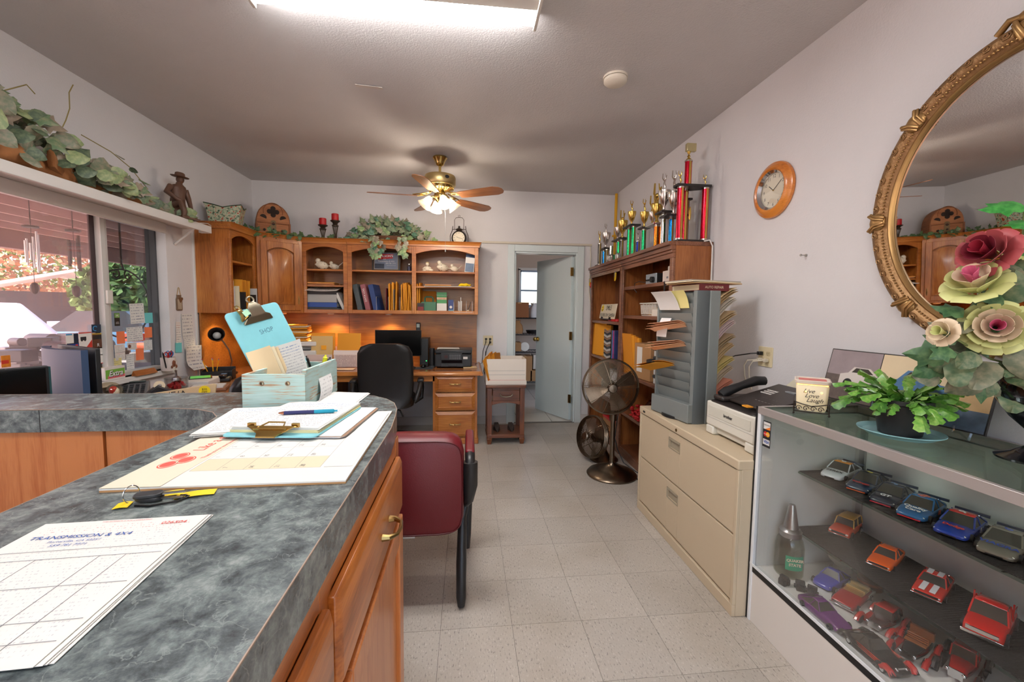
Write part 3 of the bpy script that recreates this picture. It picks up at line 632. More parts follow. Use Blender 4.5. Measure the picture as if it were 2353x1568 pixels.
# patterned tin planter
m,nt,bs = _new('floral_tin'); L = nt.links.new; _tc = nt.nodes.new('ShaderNodeTexCoord'); _v = nt.nodes.new('ShaderNodeTexNoise'); _v.inputs['Scale'].default_value = 45; _v.inputs['Detail'].default_value = 4; L(_tc.outputs['Object'],_v.inputs[0])
_r = ramp(nt,[(.36,(52,70,52)),(.46,(150,168,140)),(.56,(196,198,170)),(.62,(168,70,44)),(.72,(140,52,36))]); L(_v.outputs[0],_r.inputs[0]); L(_r.outputs[0],bs.inputs['Base Color']); bs.inputs['Roughness'].default_value = .35; FLOR = m
t = thing('tin_planter','flared tin planter with green and red floral pattern on the hutch','planter',(-2.14,4.07,HTZ),RAD(12))
def quadring(w_,d_,z,flare=0,n=8):
    P = []; c = [(-w_,-d_),(w_,-d_),(w_,d_),(-w_,d_)]
    for k in range(4):
        a = c[k]; e = c[(k + 1) % 4]
        for i in range(n):
            u = i / n; lift = flare * (abs(u - .5) * 2) ** 2 - flare * .35 * (1 - abs(sin(u * 2 * pi))); P.append((a[0] + (e[0] - a[0]) * u,a[1] + (e[1] - a[1]) * u,z + lift))
    return P
B().loft([quadring(.1,.055,.0),quadring(.115,.062,.08),quadring(.124,.068,.15),quadring(.142,.08,.2,.03),quadring(.136,.074,.2,.03),quadring(.125,.065,.14),quadring(.1,.05,.01)],cap=True).obj('body',FLOR,t,smooth=50)
r = quadring(.142,.08,.2,.03); B().tube(r,.004,5,closed=True).obj('rim',M('tin_green',(60,86,66),.4,.5),t)
# cathedral radio
RW = wood('radio_walnut',(150,92,54),(184,122,78),'x',1.2,rough=.7,coat=0); RS = wood('radio_shell',(118,70,40),(150,92,54),'y',1.2,rough=.7,coat=0)
t = thing('cathedral_radio','arched wooden cathedral radio on the corner cabinet','radio',(-2.0,4.66,HTZ),RAD(27))
def cath(w_,h_,n=16):
    p = [(-w_,0),(w_,0),(w_,h_ * .48)]
    for i in range(n + 1): a = pi * i / n; p.append((w_ * .98 * cos(a),h_ * .48 + h_ * .52 * sin(a) ** .9))
    return p + [(-w_,h_ * .48)]
b = B(); pxz(b,cath(.155,.37),-.09,.1); b.obj('cabinet',RS,t,.006)
b = B(); pxz(b,cath(.148,.36),-.102,-.09); fr = b.obj('front',RW,t,.004)
DK = M('grille_dark',(40,26,18),.8)
def pet(cx,cz,pts,y=-.1035): q = B(); pxz(q,[(cx + x,cz + z) for x,z in pts],y,-.1015); return q
b = B()
for a in range(4): A = a * pi / 2; pxz(b,[(x + .032 * cos(A),z + .285 + .032 * sin(A)) for x,z in arc(0,0,.024,0,2 * pi,12)[:-1]],-.1035,-.1015)
pxz(b,[(-.02,.265),(.02,.265),(.02,.305),(-.02,.305)],-.1035,-.1015); b.obj('grille',DK,t,smooth=0)
for s in (-1,1): pet(s * .088,.222,[(s * x,z) for x,z in arc(0,0,.03,.3,3.6,9)]).obj('grille',DK,t,smooth=0)
B().tube([(x,-.104,z) for x,z in arc(0,.285,.085,-.25,pi + .25,20)],.004,6).tube([(s * .14,-.104,.17) for s in (-1,1)],.005,6).obj('trim',RS,t)
b = B(); pxz(b,rrect(-.024,.024,.04,.2,.022),-.106,-.1); b.obj('dial_plate',M('old_brass',(120,96,62),.6,.3),t); pet(0,.165,arc(0,0,.015,0,2 * pi,12)[:-1],-.108).obj('dial',DK,t)
for x,z in ((-.08,.1),(.08,.1),(0,.11),(0,.07)): B().cyl((x,-.102,z),(x,-.118,z),.012 if x else .008,n=14).obj('knob',DK,t)
for s in (-1,1): B().box(s * .146 - .009,s * .146 + .009,-.108,-.09,0,.18).obj('pilaster',RS,t,.003)
# candle holders with red candles
WAX = M('red_wax',(188,22,28),.45,sub=.2); CH = M('pewter_bronze',(74,62,52),.45,.6)
for x,h,nm in ((((-1.529,4.74,2.175))[0],.20,'shorter'),(((-1.402,4.74,2.178))[0],.25,'taller')):
    t = thing('candle_holder',nm + ' dark metal pillar candle holder with open ribs','candle holder',(x,4.74,HTZ),group='candle holders on the hutch')
    B().lathe([(.0,0),(.04,0),(.042,.012),(.03,.022),(.016,.03),(0,.03)],16).obj('foot',CH,t)
    for i in range(6):
        a = i * pi / 3; B().tube([(.012 * cos(a),.012 * sin(a),.028),(.014 * cos(a),.014 * sin(a),h * .45),(.028 * cos(a),.028 * sin(a),h * .78)],.0035,6).obj('rib',CH,t)
    B().lathe([(0,h * .76),(.032,h * .76),(.035,h * .8),(.022,h * .85),(.03,h * .92),(.046,h * .96),(.05,h),(0,h)],18).obj('cup',CH,t)
    cdl = B().lathe([(0,0),(.034,0),(.036,.004),(.036,.068),(.032,.072),(.012,.067),(0,.066)],20).obj('candle',WAX,loc=(x,4.74,HTZ + h)); tag(cdl,'red pillar candle on the %s metal holder' % nm,'candle','red candles on the hutch')
# ivy basket hanging over the crown
t = thing('ivy_basket','trailing ivy in a low basket over the middle of the hutch','plant',(((-0.843,4.76,2.153))[0],4.76,HTZ))
B().lathe([(0,0),(.1,0),(.14,.06),(.15,.09),(.13,.09),(0,.07)],18,T=Matrix.Scale(1.9,4,(1,0,0))).obj('basket',M('wicker',(96,60,36),.7,bump=.5,bscale=90),t)
P = []
for i in range(175):
    a = random.uniform(0,2 * pi); e = random.uniform(.05,1.35); R_ = random.uniform(.6,1.0); d = Vector((cos(a) * cos(e),sin(a) * cos(e),sin(e)))
    p = Vector((d.x * .47 * R_,d.y * .14 * R_ - .02,.03 + d.z * .26 * R_)); P.append((p,d + rv(.5) + Vector((0,-.35,-.1))))
for x0 in (-.14,-.06,.16,.2,-.1):
    for k in range(5): P.append((Vector((x0 + random.uniform(-.04,.04),-.2 - random.uniform(0,.02),.06 - k * .04)),Vector((random.uniform(-.5,.5),-.35,-1))))
for i in range(14): s = random.choice((-1,1)); P.append((Vector((s * random.uniform(.36,.5),-.04,.02 + random.uniform(0,.05))),Vector((s,-.3,random.uniform(-.2,.4)))))
leaves(t,P,.072,face=(.1,-1,.3))
for i in range(8): B().tube([(random.uniform(-.1,.1),0,.06),(random.uniform(-.3,.3),-.05,.17),(random.uniform(-.45,.45),-.1,.05)],.0025,5).obj('stem',M('ivy_stem',(84,74,50),.7),t)
# ivy garland around the radio
t = thing('ivy_garland','dark green ivy garland lying around the cathedral radio','plant',(-1.9,4.42,HTZ))
P = []
for x,y in ((-.16,-.22),(-.14,-.1),(-.12,-.02),(-.05,.03),(.03,.05),(.1,.1),(.17,.17),(.22,.22),(.28,.26),(.36,.27),(.44,.28)):
    for k in range(7): P.append((Vector((x,y,.045)) + Vector((random.uniform(-.04,.04),random.uniform(-.03,.03),random.uniform(-.03,.035))),Vector((random.uniform(-1,1),-1 + random.uniform(-.5,.5),random.uniform(-.2,.8)))))
DKIV = [leafmesh('leaf',leafmat('dark_ivy_%d' % i,a,c_)) for i,(a,c_) in enumerate((((52,82,52),(84,112,70)),((66,96,56),(110,130,78))))]
leaves(t,P,.055,DKIV,face=(.4,-1,.5))
B().tube([(-.16,-.22,.03),(-.12,-.02,.03),(.03,.06,.03),(.2,.2,.03),(.45,.29,.03)],.004,6).obj('stem',M('ivy_stem',(84,74,50),.7),t)
# lantern clock
lx = ((-0.092,4.74,2.172))[0]
t = thing('lantern_clock','dark metal lantern-shaped clock with looped handle on the hutch','clock',(lx,4.74,HTZ),RAD(-8))
LC = M('gunmetal',(74,68,64),.4,.8); R9 = TM((0,0,.105),rx=pi / 2)
B().lathe([(.0,-.03),(.06,-.03),(.078,-.02),(.082,0),(.08,.02),(.066,.03),(.066,.022),(0,.022)],32,T=R9).obj('case',LC,t)
fc = B().lathe([(0,.023),(.066,.023),(.066,.0225),(0,.0225)],32,T=R9).obj('dial',M('clock_cream',(224,216,196),.6),t)
for i in range(12): a = i * pi / 6; text(('XII','I','II','III','IIII','V','VI','VII','VIII','IX','X','XI')[i],.016,INK,fc,(.052 * sin(a),-.0236,.105 + .052 * cos(a)),(pi / 2,-a,0) if 0 else (pi / 2,0,0),'numeral')
for a,l in ((RAD(104),.045),(RAD(295),.03)): B().tube([(0,-.0245,.105),(l * sin(a),-.0245,.105 + l * cos(a))],.0015,5).obj('hand',INK,fc)
B().lathe([(0,.175),(.03,.185),(.04,.2),(.012,.215),(.01,.235),(0,.24)],14).obj('finial',LC,t)
b = B()
for s in (-1,1): b.tube([(s * .07,0,0),(s * .098,0,.06),(s * .1,0,.13),(s * .075,0,.19),(s * .07,0,.235)],.004,6)
b.tube([(-.07,0,.2),(.07,0,.2)],.003,6); b.obj('side_scroll',LC,t)
B().tube([(-.05,0,.2),(-.052,0,.3),(-.035,0,.325),(0,0,.33),(.035,0,.325),(.052,0,.3),(.05,0,.2)],.0028,6).tube([(x,0,z) for x,z in arc(0,.342,.011,0,2 * pi,10)],.002,5).obj('handle',LC,t)

# ------------------------------------------------------------------ things in the hutch
Z1,Z2,ZB = 1.761,1.596,1.319
SPECK = M('speckled_ceramic',(222,212,192),.4,var=.25,vscale=60)
def bird(label,loc,k,rz,grp='white ceramic birds in the hutch',tailup=.5):
    t = thing('ceramic_bird',label,'figurine',loc,rz,grp)
    rings = []
    for i in range(11):
        u = i / 10; x = -.55 + 1.1 * u; r = .34 * sin(min(1,u * 1.05) * pi) ** .6 + .015; zc = .36 + .1 * (u - .5)
        rings.append([(x * k,r * .82 * cos(q * pi / 5) * k,(zc + r * sin(q * pi / 5) * 1.0) * k) for q in range(10)])
    b = B(); b.loft(rings); b.ball((.3 * k,0,.74 * k),(.2 * k,.18 * k,.2 * k)); b.loft([[(.16 * k,y * k,z * k) for y,z in ((-.2,.5),(.2,.5),(.16,.75),(-.16,.75))],[(.42 * k,y * k,z * k) for y,z in ((-.16,.5),(.16,.5),(.12,.72),(-.12,.72))]]); b.obj('body',SPECK,t,smooth=80)
    B().cyl((.48 * k,0,.74 * k),(.6 * k,0,.71 * k),.045 * k,.004 * k,8).obj('beak',M('beak_brown',(150,100,60),.5),t)
    B().loft([[(-.4 * k,y * k,z * k) for y,z in ((-.12,.34),(.12,.34),(.12,.42),(-.12,.42))],[(-.95 * k,y * k,(z + tailup) * k) for y,z in ((-.1,.36),(.1,.36),(.1,.4),(-.1,.4))]]).obj('tail',SPECK,t)
    b = B()
    for i in range(26):
        a = random.uniform(-1.2,1.2); x = random.uniform(-.3,.3); s = random.choice((-1,1)); r = .32
        b.ball((x * k,s * r * .8 * cos(a) * k,(.36 + .1 * x + r * sin(a)) * k),(.03 * k,.02 * k,.03 * k),6,4)
    b.obj('spots',M('bird_dot',(60,46,36),.6),t)['kind'] = 'stuff'
    return t
bird('larger white ceramic bird above the binder stack',((-1.54,4.72,1.778)[0],4.72,Z1),.125,RAD(200),tailup=-.12)
bird('smaller speckled ceramic bird above the binder stack with raised tail',((-1.415,4.72,1.781)[0],4.72,Z1),.095,RAD(190))
bird('tall white ceramic bird beside the tiny angel figurine',((-0.271,4.72,1.787)[0],4.72,Z1),.13,RAD(210),tailup=-.15)
bird('small spotted ceramic bird between the tall bird and the brochure',((-0.143,4.72,1.79)[0],4.72,Z1),.095,RAD(205))
# little angel figurine
t = thing('angel_figurine','tiny cream angel figurine on the right-hand hutch shelf','figurine',((-0.434,4.7,1.782)[0],4.7,Z1))
CRM = M('cream_ceramic',(226,216,196),.45)
b = B().ball((0,0,.03),(.03,.024,.03)).ball((0,0,.08),.02).ball((-.03,-.01,.012),(.022,.016,.012)).ball((.035,-.01,.016),(.03,.016,.016)); b.tube([(-.02,0,.05),(-.045,-.01,.03),(-.02,-.02,.03)],.008,6).tube([(.02,0,.05),(.04,-.012,.035)],.008,6); b.obj('body',CRM,t); B().ball((0,.004,.092),(.021,.02,.014)).obj('hair',M('wheat',(196,176,130),.6),t)
# brochure on the top shelf
t = thing('brochure','white and blue brochure leaning in the top right corner of the hutch','brochure',((0.018,4.68,1.884)[0],4.68,Z1),0,rot=(RAD(-8),RAD(5),0)); B().box(-.05,.05,0,.004,0,.205).obj('sheet',printed('brochure_white',(226,226,224),(120,130,150),16),t); B().box(-.045,.045,-.001,0,.005,.1).obj('picture',M('brochure_photo',(90,112,140),.5,var=.5,vscale=30),t); B().box(-.05,.05,-.001,0,.165,.2).obj('banner',M('brochure_navy',(60,84,120),.5),t)
# left compartment: stack of binders
x = (-1.531,4.7,1.437)[0]
def flat(name,label,cat,w_,d_,h_,z,mat,rz=0,dxx=0,pages=True):
    t = thing(name,label,cat,(x + dxx,4.65,z),rz,'stack of binders in the hutch')
    b = B().box(-w_ / 2,w_ / 2,0,.003,0,h_).box(-w_ / 2,w_ / 2,.003,d_,0,.004).box(-w_ / 2,w_ / 2,.003,d_,h_ - .004,h_); b.obj('cover',mat,t,.002)
    B().box(-w_ / 2 + .005,w_ / 2 - .008,.004,d_ - .01,.005,h_ - .005).obj('pages',PAPER,t)
    return t
flat('ring_binder','dark grey binder at the bottom of the hutch stack','binder',.315,.24,.042,ZB,M('binder_charcoal',(54,58,62),.5))
flat('ring_binder','bright blue binder second from the bottom of the hutch stack','binder',.32,.24,.05,ZB + .043,M('binder_blue',(28,76,156),.4),dxx=-.004)
flat('file_box','pale grey ribbed box file in the hutch stack','binder',.32,.24,.083,ZB + .094,M('box_grey',(170,172,170),.5),dxx=-.004)
flat('ring_binder','black binder on top of the hutch stack','binder',.31,.24,.04,ZB + .178,BLACK)
o = paper('printed_pad','curled white printed form lying on the black binder','paper',(x + .015,4.72,ZB + .236),.32,.24,printed('form_small',(230,228,224),(70,70,80),10),(RAD(12),0,0),bend=.008,th=.003)
t = binder('white binder leaning beside the stack in the hutch',.03,.2,.21,M('binder_white',(214,214,210),.5),(x + .235,4.66,ZB),(0,RAD(-24),0))
stack('folder_stack','loose salmon and orange folders above the binder stack','folder',(x - .02,4.76,Z2 + .001),.3,.22,.028,4,[M('salmon_folder',(226,160,116),.7),MANILA])
# middle compartment
t = thing('framed_sign','framed shop sign in a black and gold frame in the hutch','framed sign',((-0.879,4.74,1.786)[0],4.74,Z1),0,rot=(RAD(-7),0,0))
fw,fh = .30,.222
B().box(-fw / 2,fw / 2,0,.012,0,fh).obj('frame',M('frame_black',(34,28,24),.4),t,.002)
b = B().box(-.128,.128,-.001,.0,.018,fh - .018); b.obj('fillet',M('gold_edge',(170,140,84),.4,.7),t)
B().box(-.125,.125,-.002,-.001,.021,fh - .021).obj('picture',M('sign_slate',(118,130,152),.45,var=.2,vscale=9),t); B().box(-.12,-.02,-.0028,-.002,.026,.08).obj('photo',M('sign_photo',(44,54,72),.5,var=.5,vscale=40),t)
b = B(); pxz(b,[(-.085,.125),(.07,.14),(.075,.188),(-.08,.186)],-.003,-.002); b.obj('banner',RED,t)
text("WILSON'S",.034,WINK,t,(-.004,-.0032,.163),(pi / 2,-.04,0),bold=.001); text('Transmission & 4X4',.021,WINK,t,(0,-.003,.107),FACE_Y); text('559 781 7771',.02,WINK,t,(.05,-.003,.084),FACE_Y); text('4X4',.018,WINK,t,(-.02,-.0033,.13),FACE_Y,shear=.2); text('www.transmission4x4.com',.009,WINK,t,(.055,-.003,.062),FACE_Y)
t = thing('glass_jar','small glass jar of dark candies with a metal lid in the hutch','jar',((-0.626,4.7,1.787)[0],4.7,Z1)); B().lathe([(0,0),(.021,0),(.022,.004),(.022,.06),(.018,.066),(0,.066)],16).obj('jar',glass('jar_glass',(240,240,240),.1),t); B().lathe([(0,.002),(.019,.002),(.019,.05),(0,.05)],12).obj('contents',M('jar_mix',(60,60,90),.5,var=.9,vscale=90),t); B().lathe([(0,.066),(.02,.066),(.02,.078),(0,.078)],14).obj('lid',STEEL,t)
for px_,nm,mt_,tx in ((828,'dark grey',M('binder_grey',(74,84,88),.5),None),(845,'dusty maroon',M('binder_maroon',(150,88,96),.5),'DATA LOG'),(862,'royal blue',M('binder_royal',(36,66,124),.5),None)):
    binder('%s ring binder leaning in the middle hutch bay' % nm,.052,.23,.29,mt_,(((-1.135,4.66,1.441))[0] + (px_ - 828) * .0048,4.66,ZB + .006),(0,RAD(-12),RAD(-6)),group='leaning binders in the hutch',txt=tx)
# envelopes in a wire sorter
t = thing('wire_sorter','low wire file sorter holding amber envelopes in the hutch','file sorter',((-0.78,4.7,1.344)[0],4.72,ZB)); 
b = B()
for xx in (-.185,-.06,.06,.185): b.tube([(xx,-.08,.004),(xx,-.08,.16),(xx,.1,.16),(xx,.1,.004)],.002,5)
for yy in (-.08,.1): b.tube([(-.185,yy,.004),(.185,yy,.004)],.002,5)
b.obj('wire_frame',STEEL,t)
for i in range(20):
    px_ = 876 + i * 3.55; nm = ORD[i] + ' amber envelope from the left in the hutch sorter'
    if i in (5,6): continue
    envelope(nm,(-.6957 + (px_ - 908) * .00484,4.79,ZB + .006),.21,.30 + random.uniform(-.015,.025),(pi / 2 + random.uniform(-.05,.05),random.uniform(-.03,.03) + (.05 if i < 5 else -.06),pi / 2 + random.uniform(-.12,.12)),random.choice((MANILA,MANILA,MANILA2)),'amber envelopes in the hutch sorter',th=.009,bend=.004)
o = paper('grey_folder','thin grey folder between the amber envelopes in the hutch sorter','folder',(-.79,4.78,ZB + .125),.2,.24,M('folder_grey',(150,146,140),.6),(pi / 2,0,pi / 2),th=.004)
o = paper('maroon_folder','thin maroon folder at the left end of the hutch sorter','folder',(-.868,4.78,ZB + .13),.2,.25,M('folder_maroon',(110,30,36),.6),(pi / 2,0,pi / 2),th=.006)
# right compartment
xr = (-0.208,4.68,1.35)[0]
t = thing('storage_caddy','dark green plastic caddy with a handle in the right hutch bay','caddy',((-0.417,4.66,1.348)[0],4.7,ZB)); DG = M('caddy_green',(70,120,92),.5)
b = B().box(-.08,.08,-.06,.06,0,.004).box(-.08,.08,-.06,-.056,0,.11).box(-.08,.08,.056,.06,0,.11).box(-.08,-.076,-.06,.06,0,.11).box(.076,.08,-.06,.06,0,.11); b.obj('body',DG,t,.003); B().tube([(-.045,0,.11),(-.045,0,.155),(-.03,0,.168),(.03,0,.168),(.045,0,.155),(.045,0,.11)],.009,8).box(-.076,.076,-.006,.006,.0,.115).obj('handle',M('caddy_handle',(56,100,76),.5),t)
t = thing('card_box','small dark box with red print beside the green caddy','box',((-0.499,4.64,1.337)[0],4.645,ZB)); B().box(-.036,.036,-.02,.02,0,.1).obj('box',M('box_dark',(48,36,36),.5),t,.001); B().box(-.03,.03,-.0208,-.02,.02,.06).obj('print',M('box_red',(130,40,40),.5,var=.6,vscale=60),t)
t = thing('brochure','green and white bank brochure standing in the right hutch bay','brochure',((-0.277,4.65,1.34)[0],4.65,ZB),0,rot=(RAD(-6),0,0)); B().box(-.053,.053,0,.004,0,.22).obj('sheet',PAPER,t); B().box(-.053,.053,-.001,0,.165,.22).obj('banner',M('bank_green',(58,138,76),.5),t); B().box(-.053,.053,-.001,0,.1,.14).obj('banner',M('bank_green',(58,138,76),.5),t); B().box(-.053,.053,-.001,0,.14,.165).obj('picture',M('bank_photo',(190,150,120),.5,var=.4,vscale=60),t); text('Your Loan to a Greener Tomorrow',.0085,WINK,t,(0,-.0012,.19),FACE_Y)
t = thing('booklet','dark blue booklet with a round emblem in the right hutch bay','booklet',((-0.179,4.66,1.341)[0],4.66,ZB),0,rot=(RAD(-6),0,0)); B().box(-.028,.028,0,.003,0,.14).obj('sheet',M('navy_booklet',(40,60,120),.5),t); B().lathe([(0,0),(.015,0),(.015,.001),(0,.001)],16,T=TM((0,-.0005,.06),rx=pi / 2)).obj('emblem',PAPER,t); B().box(-.028,.028,-.001,0,0,.03).obj('banner',M('bk_teal',(90,150,170),.5),t)
t = thing('wire_card_rack','white wire card rack at the right end of the hutch','rack',((-0.046,4.68,1.343)[0],4.68,ZB)); b = B()
for xx in (-.1,-.035,.035,.1): b.tube([(xx,-.06,.004),(xx,-.05,.1),(xx,.08,.13),(xx,.08,.004)],.0018,5)
for yy in (-.06,.08): b.tube([(-.1,yy,.004),(.1,yy,.004)],.0018,5)
b.obj('wire_frame',WHITE,t)
for i,(dx_,h_) in enumerate(((-.05,.12),(-.038,.115),(-.025,.16),(-.016,.12))): tag(B().box(-.0035,.0035,-.05,.06,0,h_).obj('card_pack',PAPER,loc=(-.0 + (-0.046,4.68,1.343)[0] + dx_,4.68,ZB + .006)),ORD[i] + ' white card pack from the left in the wire card rack','cards','card packs in the hutch rack')
t = thing('stamp_block','small white adapter block lying in the wire card rack','adapter',((-0.004,4.67,1.343)[0] + .01,4.655,ZB + .006)); B().box(-.012,.012,-.012,.012,0,.025).obj('body',IVORY,t,.003); B().tube([(0,0,.025),(.02,0,.07),(.03,.02,.11)],.003,6).obj('cord',BLACK,t)
t = thing('folded_newspaper','folded newspaper overhanging the middle shelf of the right hutch bay','newspaper',((-0.208,4.68,1.597)[0],4.69,Z2 + .005),0); B().grid(lambda u,v: ((u - .5) * .5,(v - .5) * .24,.004 - .03 * max(0,.3 - v) ** 1.4),6,6,th=.006).obj('sheets',printed('newsprint',(214,210,204),(110,108,106),30,amount=.6),t,fix=False)
stack('folder_stack','thin orange folders on the newspaper in the hutch','folder',((-0.312,4.7,1.624)[0],4.76,Z2 + .014),.28,.18,.012,2,[MANILA,M('salmon_folder',(226,160,116),.7)])
t = thing('dust_cloth','crumpled bright yellow cloth on the newspaper in the hutch','cloth',((-0.029,4.7,1.625)[0],4.7,Z2 + .012)); b = B(); b.ball((0,0,.012),(.07,.04,.02),18,8); b.v = [(p[0] + sin(p[1] * 90) * .005,p[1] + sin(p[0] * 80) * .005,max(0,p[2] + sin(p[0] * 110 + p[1] * 70) * .006)) for p in b.v]; b.obj('cloth',M('cloth_yellow',(244,206,20),.8),t,smooth=60)
envelope('yellow envelope lying flat in the back of the right hutch bay',((-0.454,4.8,1.406)[0],4.88,ZB),.2,.24,(pi / 2 - .1,0,0),MANILA2,'x' and None)
# left (window side) open cabinet
xs = -2.07
for i,(y,h_,th_,mt_,nm) in enumerate(((3.975,.31,.04,M('bind_white',(214,214,216),.5),'white binder at the near end of the window-side cabinet'),(4.02,.26,.012,CREAM,None),(4.055,.012,.01,None,None))):
    if i == 0: binder(nm,th_,.2,.21,mt_,(xs + .02,y,ZB),(0,0,pi / 2))
t = thing('book','blue and white book at the back of the window-side cabinet','book',(xs - .06,3.99,ZB)); B().box(-.08,.06,-.03,.03,0,.27).obj('cover',M('bk_navy',(52,58,104),.5),t,.002); B().box(-.075,.062,-.026,.026,.004,.266).obj('pages',PAPER,t)
for i,(y,h_,mt_) in enumerate(((4.04,.22,CREAM),(4.075,.285,MANILA),(4.1,.28,MANILA),(4.13,.27,MANILA2),(4.165,.28,MANILA),(4.19,.275,MANILA2),(4.215,.28,MANILA))):
    envelope('%s amber envelope from the near end of the window-side cabinet' % ORD[i - 1] if mt_ is not CREAM else 'cream folder beside the white binder in the window-side cabinet',(xs - .06,y,ZB),.2,h_,(pi / 2,random.uniform(-.03,.05),random.uniform(-.05,.05)),mt_,None if mt_ is CREAM else 'amber envelopes in the window-side cabinet',th=.012)
for i,(y,h_) in enumerate(((4.055,.17),(4.235,.15))): tag(B().box(-.09,.09,-.008,.008,0,h_).obj('black_folder',BLACK,loc=(xs - .01,y,ZB)),('black folder among the amber envelopes near the white binder','black folder at the far end of the window-side cabinet')[i],'folder')
tag(B().box(-.1,.1,-.006,.006,0,.21).obj('white_folder',M('folder_pale',(206,206,204),.6),loc=(xs - .02,4.262,ZB),rot=(0,0,0)),'pale folder against the corner stile of the window-side cabinet','folder')


# ------------------------------------------------------------------ things on the counter
# distressed turquoise wooden crate
m,nt,bs = _new('distressed_turquoise'); L = nt.links.new; _tc = nt.nodes.new('ShaderNodeTexCoord'); _mp = nt.nodes.new('ShaderNodeMapping'); _mp.inputs['Scale'].default_value = (14,14,190); L(_tc.outputs['Object'],_mp.inputs[0])
_n = nt.nodes.new('ShaderNodeTexNoise'); _n.inputs['Scale'].default_value = 1; _n.inputs['Detail'].default_value = 5; L(_mp.outputs[0],_n.inputs[0]); _n2 = nt.nodes.new('ShaderNodeTexNoise'); _n2.inputs['Scale'].default_value = 14; L(_tc.outputs['Object'],_n2.inputs[0])
_a = nt.nodes.new('ShaderNodeMath'); _a.operation = 'MULTIPLY_ADD'; _a.inputs[1].default_value = .35; L(_n2.outputs[0],_a.inputs[0]); L(_n.outputs[0],_a.inputs[2])
_r = ramp(nt,[(.5,(186,212,208)),(.7,(174,204,198)),(.78,(186,190,176)),(.87,(176,138,104))]); L(_a.outputs[0],_r.inputs[0]); L(_r.outputs[0],bs.inputs['Base Color']); bs.inputs['Roughness'].default_value = .65; TURQ = m
RAWW = M('raw_wood_edge',(150,124,100),.7)
t = thing('wooden_crate','distressed turquoise wooden desk crate on the counter','crate',(-.601,1.538,CZ))
hw,hd,hh = .0935,.164,.115
# front board with two drilled holes: strips around the holes
def board_with_holes(y0,y1,nm):
    hs = [(-.035,.086),(.042,.086)]; r = .0055; b = B()
    b.box(-hw,hw,y0,y1,0,hs[0][1] - r); b.box(-hw,hw,y0,y1,hs[0][1] + r,hh); xs_ = [-hw] + [q for h in hs for q in (h[0] - r,h[0] + r)] + [hw]
    for i in range(0,len(xs_),2): b.box(xs_[i],xs_[i + 1],y0,y1,hs[0][1] - r,hs[0][1] + r)
    return b.obj(nm,TURQ,t)
fb = board_with_holes(-hd,-hd + .011,'front_board'); board_with_holes(hd - .011,hd,'back_board')
for x in (-.035,.042): B().lathe([(.0075,0),(.0075,.0015),(.0052,.0015),(.0052,-.011),(.0075,-.011)],14,T=TM((x,-hd - .0008,.086),rx=pi / 2)).obj('hole_ring',RAWW,fb)
for s in (-1,1): B().box(s * hw - (.011 if s > 0 else 0),s * hw + (.011 if s < 0 else 0),-hd + .011,hd - .011,0,hh + (.012 if s > 0 else 0)).obj('side_board',TURQ,t)
B().box(-hw + .011,hw - .011,-hd + .011,hd - .011,.0,.006).obj('floor_board',RAWW,t)
# the shop clipboard leaning in the crate
AQUA = M('aqua_plastic',(126,194,204),.5,var=.05,vscale=40); CLIP = M('clip_steel',(168,160,140),.28,1)
def clipboard(label,mat,L_=.318,W_=.228):
    t = thing('clipboard',label,'clipboard',(0,0,0))
    B().prism(rrect(-W_ / 2,W_ / 2,0,L_,.016),0,.0035).obj('board',mat,t,.0008)
    return t
def bigclip(t,mat,y,s=1):
    b = B(); b.loft([[(-.062,y - .012,.006),(.062,y - .012,.006),(.062,y - .004,.004),(-.062,y - .004,.004)],[(-.05,y + .006,.016),(.05,y + .006,.016),(.05,y + .006,.013),(-.05,y + .006,.013)],[(-.03,y + .014,.019),(.03,y + .014,.019),(.03,y + .014,.016),(-.03,y + .014,.016)],[(-.026,y + .046,.016),(.026,y + .046,.016),(.026,y + .046,.013),(-.026,y + .046,.013)],[(-.012,y + .06,.013),(.012,y + .06,.013),(.012,y + .06,.01),(-.012,y + .06,.01)]])
    b.obj('clip',mat,t,.0008); B().tube([(x * 1.3,y + .07 + z,.012) for x,z in arc(0,0,.011,0,2 * pi,14)],.0032,6).cyl((-.026,y + .02,.008),(.026,y + .02,.008),.004,n=8).obj('clip_loop',mat,t)
t = clipboard('aqua clipboard marked SHOP leaning in the turquoise crate',AQUA,.318)
bigclip(t,CLIP,.275); text('SHOP',.024,M('pencil_grey',(70,110,130),.6),t,(.01,.225,.0038),sx=1)
t.matrix_world = Matrix.Translation((-.642,1.62,CZ + .03)) @ Matrix.Rotation(RAD(64),4,'Z') @ Matrix.Rotation(RAD(70),4,'X') @ Matrix.Rotation(RAD(13),4,'Z')
t2 = thing('binder_clip_tag','brass key cabinet clip with mint tag hooked on the SHOP clipboard','clip'); b = B().loft([[(-.018,-.004,.004),(.018,-.004,.004),(.018,0,.001),(-.018,0,.001)],[(-.013,.016,.011),(.013,.016,.011),(.013,.016,.008),(-.013,.016,.008)],[(-.008,.034,.008),(.008,.034,.008),(.008,.034,.005),(-.008,.034,.005)]]); b.obj('clip',BRASS,t2); B().tube([(x,.042 + z,.007) for x,z in arc(0,0,.009,0,2 * pi,12)],.002,5).obj('loop',BRASS,t2); B().box(.0,.026,.004,.024,.011,.012).obj('tag',M('mint_tag',(170,214,180),.6),t2)
t2.matrix_world = t.matrix_world @ Matrix.Translation((-.052,.285,.006)) @ Matrix.Rotation(.3,4,'Z')
